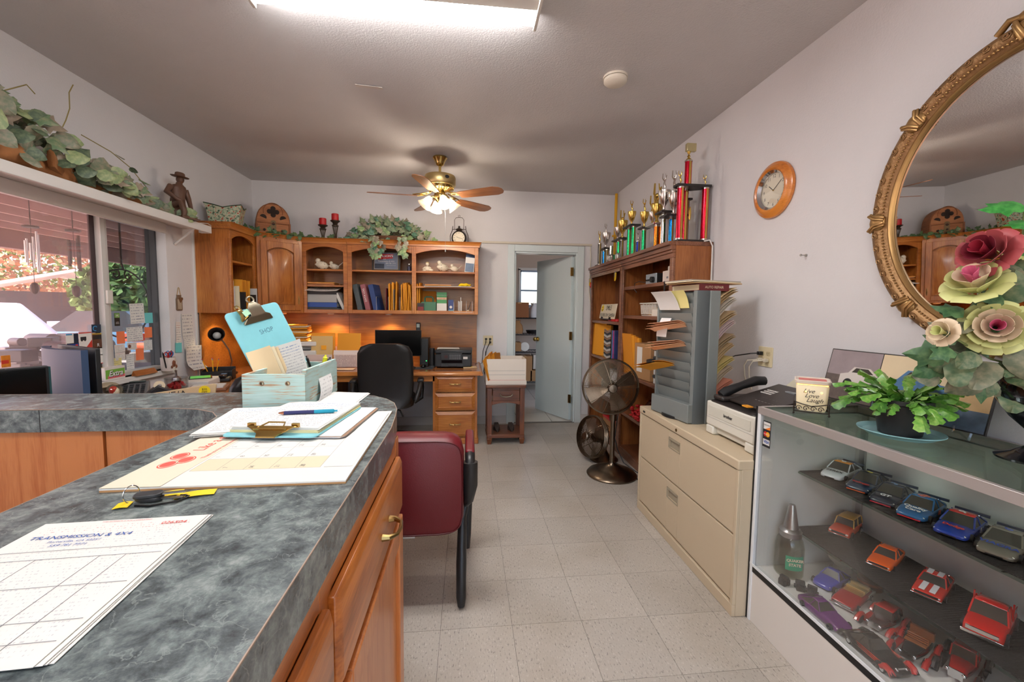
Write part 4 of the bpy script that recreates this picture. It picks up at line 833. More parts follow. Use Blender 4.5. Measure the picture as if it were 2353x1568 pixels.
# folded work orders and the form beside them
t = thing('folded_work_orders','bundle of folded cream work orders standing in the crate','paper bundle',(-.626,1.5,CZ + .012),0,rot=(RAD(-8),RAD(-22),RAD(8)))
for i in range(6):
    B().grid(lambda u,v: ((u - .5) * .075 + .004 * i,.004 + i * .004 + .006 * sin(u * pi),v * .19),6,2,th=.0035).obj('sheet',CREAM if i % 2 else M('buff_paper',(232,206,164),.8),t,rot=(0,0,RAD(20)),loc=(i * .006 - .012,i * .004,-.006 * i),fix=False)
WORK = printed('work_order',(222,220,216),(140,140,152),20,amount=.5,ink2=(70,110,170),split=.82)
t = thing('work_order_form','white printed work order form standing beside the folded cream bundle','form',(-.578,1.52,CZ + .012),0,rot=(RAD(-10),RAD(-18),RAD(-4)))
B().grid(lambda u,v: ((u - .5) * .1,.006 * sin(u * 3),v * .2),4,4,th=.0008).obj('sheet',WORK,t,fix=False)
# cup with pens
t = thing('pencil_cup','black mesh pencil cup in the corner of the turquoise crate','cup',(-.556,1.655,CZ + .007)); b = B().lathe([(0,0),(.022,0),(.024,.004),(.024,.088),(.0225,.088),(.0215,.005),(0,.004)],18); b.obj('cup',M('mesh_black',(38,38,40),.5,.4),t)
def pen(label,loc,L_,rot,mats,r=.0045,cat='pen',name='ballpoint_pen',grp=None):
    t = thing(name,label,cat,loc,0,grp,rot); B().lathe([(0,.012),(r,.014),(r,L_ * .6),(0,L_ * .6)],10).obj('barrel',mats[0],t); B().lathe([(0,0),(r * .35,.0),(r,.014),(0,.015)],10).obj('tip',mats[1],t); B().lathe([(0,L_ * .6),(r * 1.05,L_ * .6),(r * 1.05,L_ * .93),(r * .5,L_ * .95),(r * .5,L_),(0,L_)],10).obj('cap',mats[2],t); B().box(-.0015,.0015,r,r + .003,L_ * .62,L_ * .9).obj('clip',mats[1],t); return t
pen('black ballpoint pen standing in the mesh cup',(-.56,1.65,CZ + .012),.14,(RAD(10),RAD(-14),0),(BLACK,STEEL,BLACK))
pen('yellow highlighter standing in the mesh cup',(-.556,1.66,CZ + .012),.135,(0,RAD(9),0),(M('highlighter',(240,236,40),.4),M('highlighter',(240,236,40),.4),M('highlighter',(240,236,40),.4)),.008,'highlighter','highlighter')
pen('grey marker with orange band standing in the mesh cup',(-.553,1.65,CZ + .012),.13,(RAD(-6),RAD(15),0),(DGREY,M('orange_band',(220,110,40),.5),DGREY),.007,'marker','marker')
# receipt taped to the crate side, curling onto the counter
t = thing('receipt_note','long white receipt taped to the side of the turquoise crate','note',(-.506,1.55,CZ))
B().grid(lambda u,v: (.001 + .008 * (1 - v) ** 2 + .006 * sin(v * 6),(u - .5) * .13 - .05 * (1 - v) ** 2 + .02,.003 + v * .122),4,10,th=.0006).obj('sheet',printed('receipt_print',(238,238,236),(150,150,155),10,amount=.45,ink2=(190,50,50),split=.86),t,fix=False)
def formstack(name,label,loc,w_,d_,n,rz,mat):
    t = thing(name,label,'papers',loc,rz)
    for i in range(n): B().grid(lambda u,v: ((u - .5) * w_,(v - .5) * d_,.0012 + .002 * sin(u * 3 + i) * (1 if n > 2 else .3)),5,3,th=.001).obj('sheet',mat if i == n - 1 else PAPER,t,loc=(random.uniform(-.006,.006),random.uniform(-.006,.006),.001 + i * .0022),rot=(0,0,random.uniform(-.03,.03)),fix=False)
    return t
formstack('note_pad','white note pad lying against the right side of the crate',(-.435,1.535,CZ),.13,.2,3,RAD(-2),WORK)
# desk calendar pad: header along the left, reads away from the camera
t = thing('desk_calendar','large white desk calendar pad with red logo and grid','calendar',(-.432,1.052,CZ),RAD(91))
LW,LH = .54,.41
m,nt,bs = _new('calendar_print'); L = nt.links.new; _tc = nt.nodes.new('ShaderNodeTexCoord'); _s = nt.nodes.new('ShaderNodeSeparateXYZ'); L(_tc.outputs['Object'],_s.inputs[0])
def _mt(op,a,b_=None):
    n = nt.nodes.new('ShaderNodeMath'); n.operation = op
    for i,v in enumerate((a,b_)):
        if v is None: continue
        if isinstance(v,(int,float)): n.inputs[i].default_value = v
        else: L(v,n.inputs[i])
    return n.outputs[0]
_x = _mt('MULTIPLY',_mt('ADD',_s.outputs[0],.2),1 / .0655); _y = _mt('MULTIPLY',_mt('ADD',_s.outputs[1],.138),1 / .048)
_g = _mt('MAXIMUM',_mt('LESS_THAN',_mt('FRACT',_x),.018),_mt('LESS_THAN',_mt('FRACT',_y),.022))
_in = _mt('MULTIPLY',_mt('MULTIPLY',_mt('GREATER_THAN',_s.outputs[0],-.2),_mt('LESS_THAN',_s.outputs[0],.2595)),_mt('MULTIPLY',_mt('GREATER_THAN',_s.outputs[1],-.138),_mt('LESS_THAN',_s.outputs[1],.103)))
_gm = _mt('MULTIPLY',_g,_in)
_c = nt.nodes.new('ShaderNodeMix'); _c.data_type = 'RGBA'; _c.inputs[6].default_value = lin((220,218,213)); _c.inputs[7].default_value = lin((216,204,174)); _wk = _mt('MULTIPLY',_in,_mt('MAXIMUM',_mt('LESS_THAN',_s.outputs[0],-.135),_mt('GREATER_THAN',_s.outputs[0],.193))); L(_wk,_c.inputs[0])
_c2 = nt.nodes.new('ShaderNodeMix'); _c2.data_type = 'RGBA'; _c2.inputs[7].default_value = lin((120,114,108)); L(_c.outputs[2],_c2.inputs[6]); L(_mt('MULTIPLY',_gm,.6),_c2.inputs[0]); L(_c2.outputs[2],bs.inputs['Base Color']); bs.inputs['Roughness'].default_value = .7
B().box(-LW / 2,LW / 2,-LH / 2,LH / 2,0,.004).obj('backing',CARDB,t,.0005)
pad = B().grid(lambda u,v: ((u - .5) * LW,(v - .5) * LH,.0068 + .0008 * sin(u * 5)),12,4,th=.0028).obj('pad',m,t,fix=False)
hd_ = B().box(-LW / 2,LW / 2,.108,LH / 2,.0076,.008).obj('header_strip',M('header_cream',(222,210,188),.7),t)
RL = M('logo_red',(232,92,80),.6)
for cx,cy,a in ((-.16,.165,.0),(-.135,.146,.0),(-.11,.172,0)):
    B().lathe([(.0,.0082),(.0215,.0082),(.0215,.0084),(0,.0084)],22,T=TM((cx,cy,0)) @ Matrix.Scale(.72,4,(0,1,0))).obj('logo',RL,hd_); B().lathe([(.0165,.0085),(.0185,.0085),(.0185,.0087),(.0165,.0087)],22,T=TM((cx,cy,0)) @ Matrix.Scale(.72,4,(0,1,0))).obj('logo_ring',M('header_cream',(222,210,188),.7),hd_)
text('Like a good neighbor',.034,RL,hd_,(.06,.155,.0085),sx=.95); text('Thank you for your business',.012,RL,hd_,(-.06,.118,.0085))
d = 1
for rrow in range(5):
    for c_ in range(7):
        if rrow == 0 and c_ < 1: continue
        if d > 31: break
        text(str(d),.013,M('cal_grey',(130,126,122),.7),pad,(-.2 + c_ * .0655 + .012,.103 - rrow * .048 - .012,.0082),name='numeral'); d += 1
B().box(-.2,.25,-.2,-.145,.0078,.0081).obj('year_strip',printed('year_print',(218,216,212),(120,110,106),12,amount=.62),t)
# clipboards lying on the calendar
t = thing('clipboard','brown metal-edged clipboard half under the aqua one','clipboard',(-.40,1.2,CZ + .009),RAD(-4)); B().prism(rrect(-.115,.115,-.155,.155,.016),0,.003).obj('board',M('hardboard',(150,116,90),.6),t,.0006); B().box(-.107,.107,-.15,.15,.003,.005).obj('forms',WORK,t); B().tube([(x,y,.0015) for x,y in rrect(-.115,.115,-.155,.155,.016)],.0018,5,closed=True).obj('edge',STEEL,t)
t = thing('clipboard','aqua clipboard with invoice forms lying on the desk calendar','clipboard',(-.455,1.195,CZ + .0145),RAD(-6)); B().prism(rrect(-.114,.114,-.159,.159,.018),0,.0035).obj('board',AQUA,t,.0008)
for i in range(8): B().grid(lambda u,v: ((u - .5) * .216,(v - .5) * .285,.0014 + .0004 * sin(u * 4 + i)),4,2,th=.0013).obj('form',WORK if i == 7 else M('form_yellow',(238,228,180),.8) if i < 4 else PAPER,t,loc=(random.uniform(-.002,.002),.012 + i * .0008,.0036 + i * .0016),rot=(0,0,random.uniform(-.02,.02)),fix=False)
GB = M('gold_clip',(178,146,84),.25,1)
b = B().loft([[(-.065,-.128,.018),(.065,-.128,.018),(.065,-.132,.02),(-.065,-.132,.02)],[(-.055,-.14,.024),(.055,-.14,.024),(.055,-.142,.021),(-.055,-.142,.021)],[(-.03,-.15,.012),(.03,-.15,.012),(.03,-.152,.008),(-.03,-.152,.008)],[(-.022,-.17,.006),(.022,-.17,.006),(.022,-.17,.003),(-.022,-.17,.003)]]); b.tube([(-.03,-.145,.02),(-.02,-.115,.026),(.02,-.115,.026),(.03,-.145,.02)],.002,6).cyl((-.04,-.146,.018),(.04,-.146,.018),.0035,n=8).box(-.062,-.045,-.134,-.126,.018,.028).box(.045,.062,-.134,-.126,.018,.028); b.obj('clip',GB,t)
formstack('form_bundle','fanned work order sheets to the left of the aqua clipboard',(-.575,1.215,CZ + .0095),.2,.27,5,RAD(8),WORK)
pen('navy and teal ballpoint pen with copper trim lying on the invoice forms',(-.51,1.19,CZ + .0365),.15,(0,RAD(90),RAD(8)),(M('pen_navy',(40,44,96),.3),M('pen_copper',(210,140,110),.25,1),M('pen_teal',(20,150,180),.3)),.0052)
# big form at the near edge
t = thing('invoice_sheets','large white invoice sheets at the near left edge of the counter','papers',(-.492,.525,CZ),RAD(3))
for i in range(4): B().grid(lambda u,v: ((u - .5) * .215,(v - .5) * .28,.001),4,3,th=.0007).obj('sheet',PAPER if i < 3 else printed('invoice_print',(222,219,214),(172,172,180),46,amount=.42,ink2=(190,120,120),split=.86),t,loc=(random.uniform(-.002,.002) + (3 - i) * .0015,(3 - i) * .0015,.0008 + i * .0013),rot=(0,0,(3 - i) * .008),fix=False)
for tx,sz,x,y,mt_ in (('TRANSMISSION & 4X4',.0125,-.03,.095,BLUEINK),('Porterville, CA 93257',.007,-.03,.083,BLUEINK),('559 781 7771',.008,-.03,.073,BLUEINK),('026504',.011,.07,.12,REDINK),('THIS ESTIMATE IS FOR COMPLETING',.004,.0,.134,REDINK)): text(tx,sz,mt_,t,(x,y,.0066))
b = B()
for y in (.06,.04,-.02,-.08,-.11): b.box(-.1,.1,y,y + .0006,.0062,.0064)
for x in (-.04,.03,.06): b.box(x,x + .0005,-.12,.04,.0062,.0064)
b.obj('ruled_lines',GREYINK,t)['kind'] = 'stuff'
# keys with tags
t = thing('car_keys','car keys with black fobs and yellow tags on the counter','keys',(-.512,.737,CZ),RAD(10)); t.scale = (.76,.76,.76); FOB = M('fob_rubber',(46,46,48),.45)
B().tube([(-.045 + .019 * cos(a) * .5,.019 * cos(a) * .6,.021 + .019 * sin(a)) for a in [i * pi / 10 for i in range(20)]],.0011,6,closed=True).obj('key_ring',CHROME,t)
for z,a,nm in ((.013,.06,'upper'),(.005,-.18,'lower')):
    T_ = TM((0,0,z),rz=a); b = B().prism(rrect(-.04,.012,-.014,.014,.011),0,.008,T=T_); f = b.obj('key_fob',FOB,t,.002); B().box(.012,.054,-.0045,.0045,.002,.0045,T=T_).obj('key_blade',STEEL,f)
B().tube([(-.03,-.02,.003),(.0,-.03,.003),(.045,-.022,.004),(.06,.0,.005),(.04,.012,.004)],.0025,6).obj('carabiner',BLACKG,t)
for p,w_,a in (((.012,.028,.0022),.05,.25),((.068,.014,.0022),.075,.12),((-.055,-.012,.002),.026,.1)): B().grid(lambda u,v: ((u - .5) * w_,(v - .5) * .03,.001 + .002 * sin(u * 3)),4,2,th=.0006).obj('key_tag',YEL,t,loc=p,rot=(0,0,a),fix=False)
B().lathe([(.002,0),(.0035,0),(.0035,.0008),(.002,.0008)],10,T=TM((.045,.01,.0045))).tube([(.045,.01,.006),(.055,.004,.008),(.05,-.004,.006),(.04,.0,.006)],.0007,5).obj('tag_string',STEEL,t)


# ------------------------------------------------------------------ sliding window on the left wall
w1 = sempty('window_1',(-2.42,2.06,.865)); WFR = M('window_aluminium',(206,204,200),.4); y1 = 1.51; HW_ = 1.125
PINK = glass('tinted_film_pane',(252,240,242),.05,.08,(236,220,222)); GREYP = glass('screened_pane',(206,208,212),.05,.02,(150,150,150))
yc0,yc1 = (-2.42,3.05,1.388)[1] - 2.06,(-2.42,3.134,1.39)[1] - 2.06
B().box(-.04,.05,-y1,y1,0,.028).obj('sill_track',WFR,w1,.002); B().box(-.04,.05,-y1,y1,HW_ - .05,HW_).obj('head_track',WFR,w1,.002)
B().box(-.04,.03,y1 - .018,y1,.028,HW_ - .05).obj('jamb',M('jamb_dark',(70,70,74),.5),w1,.002); B().box(-.04,.05,-y1,-y1 + .03,.028,HW_ - .05).obj('jamb',WFR,w1,.002)
B().box(-.0,.045,yc0,yc0 + (yc1 - yc0) * .45,.028,HW_ - .05).obj('meeting_stile',WFR,w1,.003); B().box(-.035,.02,yc0 + (yc1 - yc0) * .45,yc1,.028,HW_ - .05).obj('meeting_stile',WFR,w1,.003)
B().box(-.0,.01,yc0 - .035,yc0,.028,HW_ - .05).obj('dark_gasket',M('gasket',(66,50,52),.6),w1)
B().box(.045,.06,yc0 + .01,yc0 + .055,.5,.59).obj('latch',M('latch_white',(220,216,208),.4),w1,.004)
B().box(.003,.007,-y1 + .03,yc0,.028,HW_ - .05).obj('pane',PINK,w1); B().box(-.012,-.008,yc1,y1 - .018,.028,HW_ - .05).obj('pane',GREYP,w1)
struct(B().box(XL - .1,XL + .03,WY0 - .03,WY1 + .02,.83,.865).obj('trim_4',WHITE,None,.004))
struct(B().box(XL,XL + .012,3.885,3.9,0.74,2.0).obj('trim_5',WHITE))
# papers taped on the glass
GX = -2.409
NOTE = {'w': printed('note_white',(226,226,222),(110,116,140),7,amount=.5),'o': M('sticky_orange',(246,132,84),.8),'t': M('sticky_teal',(112,204,206),.8),'y': printed('note_yellow',(232,222,150),(120,120,120),6,amount=.5),'c': printed('card_white',(232,228,222),(120,120,124),9,amount=.5,ink2=(186,50,46),split=.72)}
for lb,y,z,w_,h_,k in (('large white handwritten note near the top right of the window',3.389,1.297,.135,.147,'w'),('teal sticky note at the right edge of the window',3.5,1.262,.08,.078,'t'),('orange sticky note left of the middle white note',3.228,1.129,.07,.087,'o'),('white handwritten note in the middle of the right pane',3.356,1.146,.15,.105,'w'),('orange sticky note at the right edge of the window',3.488,1.152,.075,.08,'o'),('white business card below the left orange note',3.215,1.054,.088,.055,'c'),('white card with a shield badge on the right pane',3.324,1.061,.085,.052,'c'),('white scribbled note below the right orange note',3.478,1.055,.085,.078,'w'),('orange sticky note low on the right pane above the mug',3.393,.994,.076,.086,'o'),('pale yellow sticky note at the lower left of the right pane',3.189,.946,.068,.085,'y'),('second white business card in the column under the orange note',3.215,.998,.085,.052,'c'),('faint white slip beside the pale yellow sticky note',3.3,.95,.07,.11,'w')):
    o = paper('window_note',lb,'note',(GX - .014,y,z),w_,h_,NOTE[k],(pi / 2,random.uniform(-.05,.05),pi / 2),'notes on the window',bend=.002)
    if 'badge' in lb: B().lathe([(0,.001),(.014,.001),(.014,.0014),(0,.0014)],10,T=TM((-.022,.0,0))).obj('badge',M('badge_brown',(110,60,40),.5),o)
t = thing('window_card','tall black card with green shield on the right window pane','card',(GX - .014,3.207,1.257),0,'cards on the window',FACE_XP); B().box(-.023,.023,-.045,.045,0,.001).obj('card',M('card_black',(38,36,34),.5),t); B().box(-.022,.022,.012,.044,.001,.0016).obj('emblem',M('card_green',(110,160,80),.5),t); text('M',.03,WINK,t,(0,.024,.002)); text('AUTO\nREPAIR',.009,WINK,t,(0,-.024,.0018))
def wcard(lb,y,z,w_,h_,base,deco):
    t = thing('window_card',lb,'card',(GX + .004,y,z),0,'cards on the window',(pi / 2,random.uniform(-.02,.02),pi / 2)); B().box(-w_ / 2,w_ / 2,-h_ / 2,h_ / 2,0,.001).obj('card',base,t)
    for x0,x1,a,c_,mt_ in deco: B().box(x0 * w_,x1 * w_,a * h_,c_ * h_,.001,.0015).obj('print',mt_,t)
    return t
CB = M('card_blue',(60,140,190),.5); CN = M('card_navy',(30,44,66),.5); CW = NOTE['c']; CR = M('card_red',(206,56,44),.5); CBR = M('card_brown',(96,56,36),.5,var=.3,vscale=50)
t = wcard('black card with blue wave logo at the top of the left card cluster',3.023,1.203,.085,.052,CN,()); B().tube([(-.018 + .015 * cos(a),.0 + .015 * sin(a),.0012) for a in [.6 + i * .3 for i in range(16)]],.003,5).obj('logo',CB,t)
t = wcard('brown and gold card with a white R below the blue wave card',3.022,1.122,.083,.1,CBR,((-.5,.5,.42,.5,M('card_gold',(190,160,60),.5)),(-.46,.3,.1,.36,M('card_dark',(44,36,34),.5)))); text('R',.03,WINK,t,(0,-.028,.002))
wcard('white card with blue and black corners behind the curved monitor',2.842,1.147,.081,.063,CW,((-.5,.0,.36,.5,CB),(.12,.5,-.5,.5,CN)))
t = wcard('white card with black truck and red corner on the left pane',2.932,1.133,.09,.098,CW,((-.5,.5,.44,.5,CR),)); B().prism([(.0,-.049),(.045,-.049),(.045,.0)],.001,.0016).obj('print',CR,t); B().box(-.035,.005,.0,.022,.001,.0016).ball((-.026,.0,.0012),(.007,.007,.0006),8,5).ball((-.004,.0,.0012),(.007,.007,.0006),8,5).obj('truck_print',INK,t)
wcard('blue card half hidden under the white card behind the monitor',2.845,1.105,.08,.03,M('card_blue2',(50,70,150),.5),((.2,.4,-.2,.2,CR),))
wcard('white card with a slanted maroon ribbon by the meeting stile',3.024,1.052,.077,.053,CW,((-.3,-.05,-.05,.1,M('card_maroon',(150,60,70),.5)),))
wcard('white price card with red heading by the meeting stile',3.03,1.001,.085,.06,CW,((-.45,-.1,.15,.28,CR),(-.5,.5,-.5,-.44,CR)))
t = wcard('bright yellow insurance card by the meeting stile',3.029,.912,.069,.062,M('card_yellow',(246,216,30),.5),((-.5,.5,-.36,-.25,CR),)); text("NESSA'S",.015,M('card_orange',(226,120,30),.5),t,(0,.012,.0014)); text('INSURANCE',.01,CN,t,(0,-.003,.0014))
wcard('white card with red line of print left of the curved monitor',2.744,1.041,.076,.061,CW,((.1,.45,.1,.2,CR),)); wcard('white appliance card with blue and red bottom bar',2.748,.99,.072,.05,CW,((-.5,.5,-.5,-.36,CN),(.2,.5,-.36,.1,CR))); wcard('cream card with red logo below the appliance card',2.757,.925,.06,.075,M('card_cream',(232,220,208),.6),((-.3,.1,.2,.32,CR),))
wcard('orange and red photo card at the left edge of the window',2.462,1.055,.045,.062,M('card_fire',(230,130,40),.5,var=.5,vscale=40),((-.5,.3,-.2,.1,CR),))
# papers on the wall beside the hutch and the jar sign
for lb,y,z,w_,h_,k in (('narrow white slip with red stamp on the window-side wall',3.655,1.144,.06,.17,'c'),('long cream list taped beside the hutch',3.77,1.192,.14,.198,'w'),('grey-white list under the cream one beside the hutch',3.782,1.045,.135,.112,'w'),('teal sticky note on the window-side wall',3.648,1.021,.075,.08,'t')):
    paper('wall_note',lb,'note',(XL + .004,y,z),w_,h_,NOTE[k],(pi / 2,random.uniform(-.04,.06),pi / 2),'notes on the window-side wall',bend=.003)
o = paper('wall_note','large curling white sheet taped low beside the hutch','note',(XL + .02,3.79,.925),.2,.2,NOTE['w'],(pi / 2,.04,pi / 2),'notes on the window-side wall',bend=.015,curl=.06)
t = thing('jar_sign','small wooden mason-jar sign hanging by a cord on the wall','sign',(XL + .002,3.68,1.32),0,rot=FACE_XP); b = B().prism([(-.03,0),(.03,0),(.034,.01),(.034,.09),(.024,.108),(.024,.125),(-.024,.125),(-.024,.108),(-.034,.09),(-.034,.01)],0,.008); b.obj('board',M('sign_grey_wood',(120,96,76),.8,var=.2,vscale=60),t,.001); B().prism([(-.024,.01),(.024,.01),(.026,.09),(-.026,.09)],.008,.0086).obj('panel',printed('sign_print',(176,160,138),(60,50,44),6,amount=.6),t); B().prism([(.006,.062),(.022,.078),(.034,.088),(.036,.1),(.026,.106),(.014,.098),(.004,.104),(-.006,.096),(-.004,.082)],.009,.013).obj('heart',M('rust_heart',(120,80,50),.6),t); B().tube([(-.02,.125,.004),(-.006,.18,.004),(.0,.185,.004),(.006,.18,.004),(.02,.125,.004)],.0025,6).obj('cord',M('jute',(186,156,110),.8),t)

# ------------------------------------------------------------------ shelf above the window
SHX = -2.12
t = thing('window_shelf','long white painted shelf board over the window','shelf',(XL,1.0,1.985))
B().box(.0,.2,-.5,2.78,.0,.028).obj('board',M('shelf_white',(222,218,214),.5),t,.003); B().box(.2,.218,-.5,2.78,-.03,.028).obj('fascia',M('shelf_white',(222,218,214),.5),t,.003)
B().box(.0,.02,-.5,2.55,-.075,-.0).obj('cleat',M('shelf_white',(222,218,214),.5),t,.003); B().cyl((.006,2.66,-.14),(.17,2.66,.0),.008,n=8).obj('brace',M('shelf_white',(222,218,214),.5),t); B().box(.14,.2,2.74,2.78,-.03,0).obj('end_block',M('shelf_white',(222,218,214),.5),t)
SZ = 2.013
DRIFT = M('driftwood',(168,112,66),.8,bump=1.0,bscale=25,var=.25,vscale=14)
t = thing('driftwood_log','gnarled brown driftwood log on the window shelf','driftwood',(-2.2,2.75,SZ))
rings = []
for i in range(15):
    u = i / 14; y = -.52 + 1.0 * u; r = .055 * (1 - u * .55) * (1 + .18 * sin(u * 23)); zc = r + .0 + .01 * sin(u * 9)
    rings.append([(r * 1.2 * cos(q * pi / 5) * (1 + .2 * sin(q * 2 + i)) + .015 * sin(u * 7),y,zc + r * sin(q * pi / 5)) for q in range(10)])
B().loft(rings).obj('trunk',DRIFT,t,smooth=70)
rings = [[(.03 + u * .07 + .03 * (1 - u * .3) * cos(q * pi / 4) ,-.2 - u * .12,.05 + u * .03 + .032 * (1 + .5 * u) * (1 + .2 * sin(q * 3)) * sin(q * pi / 4)) for q in range(8)] for u in (0,.3,.6,1)]
B().loft(rings).obj('stub',DRIFT,t,smooth=70)
t = thing('ivy_arrangement','dusty grape ivy piled on the driftwood over the window','plant',(-2.2,2.45,SZ)); P = []
GIV = [leafmesh('leaf',leafmat('grape_%d' % i,a,c_),'ivy' if i % 2 else 'round') for i,(a,c_) in enumerate((((112,122,98),(150,140,120)),((96,122,88),(140,144,112)),((126,146,100),(164,170,124)),((140,126,108),(160,144,124)),((76,94,74),(114,128,98))))]
for i in range(150):
    y = random.uniform(-.45,.52); top = .36 - .30 * max(0,(y + .25) / .77) ** .9 if y > -.25 else .36; z = random.uniform(.06,max(.09,top)); P.append((Vector((random.uniform(-.05,.1) + (.05 if z < .12 else 0),y,z)),Vector((1,random.uniform(-.6,.9),random.uniform(-.9,.5)))))
for i in range(26): y = random.uniform(.5,1.12); P.append((Vector((random.uniform(-.03,.1),y,.02 + random.uniform(0,.06) * (1.2 - y))),Vector((1,random.uniform(-.4,1),random.uniform(-.5,.4)))))
leaves(t,P,.085,GIV,face=(.85,-.6,.05))
STEM = M('vine_stem',(150,136,84),.7)
for pts in ([(.02,.1,.2),(.03,.16,.34),(.02,.2,.42),(.03,.19,.5),(.02,.23,.56)],[(.03,.25,.3),(.05,.42,.27),(.06,.55,.22),(.07,.68,.12)],[(.03,.45,.15),(.06,.6,.1),(.08,.72,.03)],[(.02,-.2,.3),(.04,-.05,.42),(.03,.0,.4)]): B().tube(pts,.0028,5).obj('tendril',STEM,t)
for p in ((.055,.45,.265),(.06,.55,.215),(.065,.62,.165)): leaves(t,[(Vector(p),Vector((.6,.8,-.4)))],.05,GIV)
# carved cowboy
t = thing('carved_cowboy','dark carved wooden cowboy figurine seated at the end of the window shelf','figurine',(-2.19,3.52,SZ),RAD(75)); CV = M('carved_dark_wood',(96,66,50),.5,bump=.6,bscale=60)
b = B()
b.loft([[(x * sx * cos(q * pi / 6) + ox,y * cos(0) * sy * sin(q * pi / 6) * 1 + oy,z) for q in range(12) for x,y in ((1,1),)] for sx,sy,ox,oy,z in ((.05,.04,0,.0,.1),(.052,.042,.0,.0,.14),(.048,.036,.002,-.004,.18),(.06,.036,.004,-.008,.225),(.05,.03,.004,-.01,.25),(.022,.022,.004,-.014,.262),(.02,.02,.004,-.016,.275))])
b.ball((.006,-.022,.297),(.024,.028,.03),14,10); b.ball((.007,-.05,.294),(.006,.007,.008),8,6)
b.tube([(-.028,0,.1),(-.036,-.07,.115),(-.03,-.085,.05),(-.03,-.075,.012)],[.028,.026,.02,.017],10); b.tube([(.03,0,.09),(.05,-.05,.06),(.052,-.03,.03),(.05,-.06,.012)],[.028,.024,.02,.016],10)
b.ball((-.03,-.095,.012),(.016,.032,.012),10,6).ball((.05,-.085,.012),(.016,.032,.012),10,6)
b.tube([(-.055,-.004,.235),(-.095,-.01,.185),(-.06,-.055,.14),(-.04,-.07,.13)],[.022,.019,.015,.014],9); b.tube([(.06,-.004,.235),(.082,-.01,.17),(.07,-.04,.1),(.066,-.05,.075)],[.022,.018,.014,.013],9)
b.obj('body',CV,t,smooth=70)
B().lathe([(.0,.003),(.05,.0),(.055,.006),(.03,.01),(.028,.03),(.02,.036),(0,.034)],18,T=TM((.006,-.02,.315),rx=.12) @ Matrix.Scale(1.15,4,(1,0,0))).obj('hat',CV,t,smooth=60)
B().tube([(.066,-.055,.085),(.062,-.075,.035),(.055,-.11,.006)],.007,7).obj('boot_jack',CV,t); B().ball((0,.0,.05),(.06,.045,.05),12,8).box(-.075,.075,-.115,.06,0,.012).obj('stump',CV,t,smooth=60)
o = tag(B().tube([(0,0,0),(.02,.05,.01),(.03,.12,.02),(.01,.2,.016)],.003,6).obj('white_cable',WHITE,loc=(-2.16,3.66,SZ + .004)),'short white cable lying at the end of the window shelf','cable')

# ------------------------------------------------------------------ things on the desk return and sill
DZ_ = .743
t = thing('flat_monitor','black flat monitor with its dark screen toward the counter','monitor',(-1.955,1.785,DZ_),RAD(55)); b = B().prism(rrect(-.27,.27,.05,.35,.008),-.012,.012,T=RX); b.obj('housing',BLACK,t,.003); B().box(-.26,.26,-.0135,-.012,.06,.34).obj('screen',M('screen_off',(10,11,12),.15),t); B().box(-.03,.03,.012,.04,.02,.2).box(-.1,.1,-.06,.1,0,.012).obj('stand',BLACK,t,.003); B().box(.268,.276,-.01,.014,.055,.345).obj('side_strip',M('teal_bezel',(30,66,70),.4),t)
t = thing('curved_monitor','blue-grey monitor seen from behind with a curved back','monitor',(-1.9,2.27,DZ_),RAD(147)); MB_ = M('monitor_bluegrey',(50,70,100),.5,0)
B().grid(lambda u,v: ((u - .5) * .42,.045 * (1 - (2 * u - 1) ** 2) + .03,.05 + v * .355),14,2,th=.03).obj('back_shell',MB_,t,fix=False); B().box(-.215,.215,-.012,.008,.05,.41).obj('bezel',BLACK,t,.003); B().box(-.205,.205,-.0135,-.012,.06,.4).obj('screen',M('screen_off',(10,11,12),.15),t); B().box(-.04,.04,.0,.06,.01,.1).box(-.12,.12,-.06,.12,0,.014).obj('stand',BLACK,t,.004); B().lathe([(.02,0),(.024,0),(.024,.001),(.02,.001)],20,T=TM((-.08,.071,.32),rx=-pi / 2) @ Matrix.Scale(1.6,4,(1,0,0))).obj('logo',STEEL,t)
t = thing('mesh_paper_tray','grey wire-mesh letter tray behind the counter','letter tray',(-1.66,1.95,DZ_),RAD(-8)); MS = M('wire_mesh',(84,88,96),.4,.6); b = B()
for i in range(26): x = -.125 + i * .01; b.box(x,x + .002,-.16,.16,.1,.102).box(x,x + .002,.158,.16,.1,.165)
for i in range(32): y = -.16 + i * .0103; b.box(-.125,.127,y,y + .002,.1,.102)
for i in range(32): y = -.16 + i * .0103; b.box(-.125,-.123,y,y + .002,.1,.165).box(.125,.127,y,y + .002,.1,.165)
for i in range(6): z = .106 + i * .01; b.box(-.125,.127,.158,.16,z,z + .002).box(-.125,-.123,-.16,.16,z,z + .002).box(.125,.127,-.16,.16,z,z + .002)
b.obj('mesh',MS,t,smooth=0)['kind'] = 'stuff'; B().tube([(-.125,-.16,.11),(-.125,-.15,.166),(-.125,.16,.166),(.127,.16,.166),(.127,-.15,.166),(.127,-.16,.11)],.004,6).tube([(-.1,-.12,0),(-.125,-.12,.1)],.004,6).tube([(.1,-.12,0),(.125,-.12,.1)],.004,6).tube([(-.1,.14,0),(-.125,.14,.1)],.004,6).tube([(.1,.14,0),(.125,.14,.1)],.004,6).obj('rim',MS,t)
B().box(.06,.12,-.1,.1,.104,.15).obj('cards',PAPER,t)
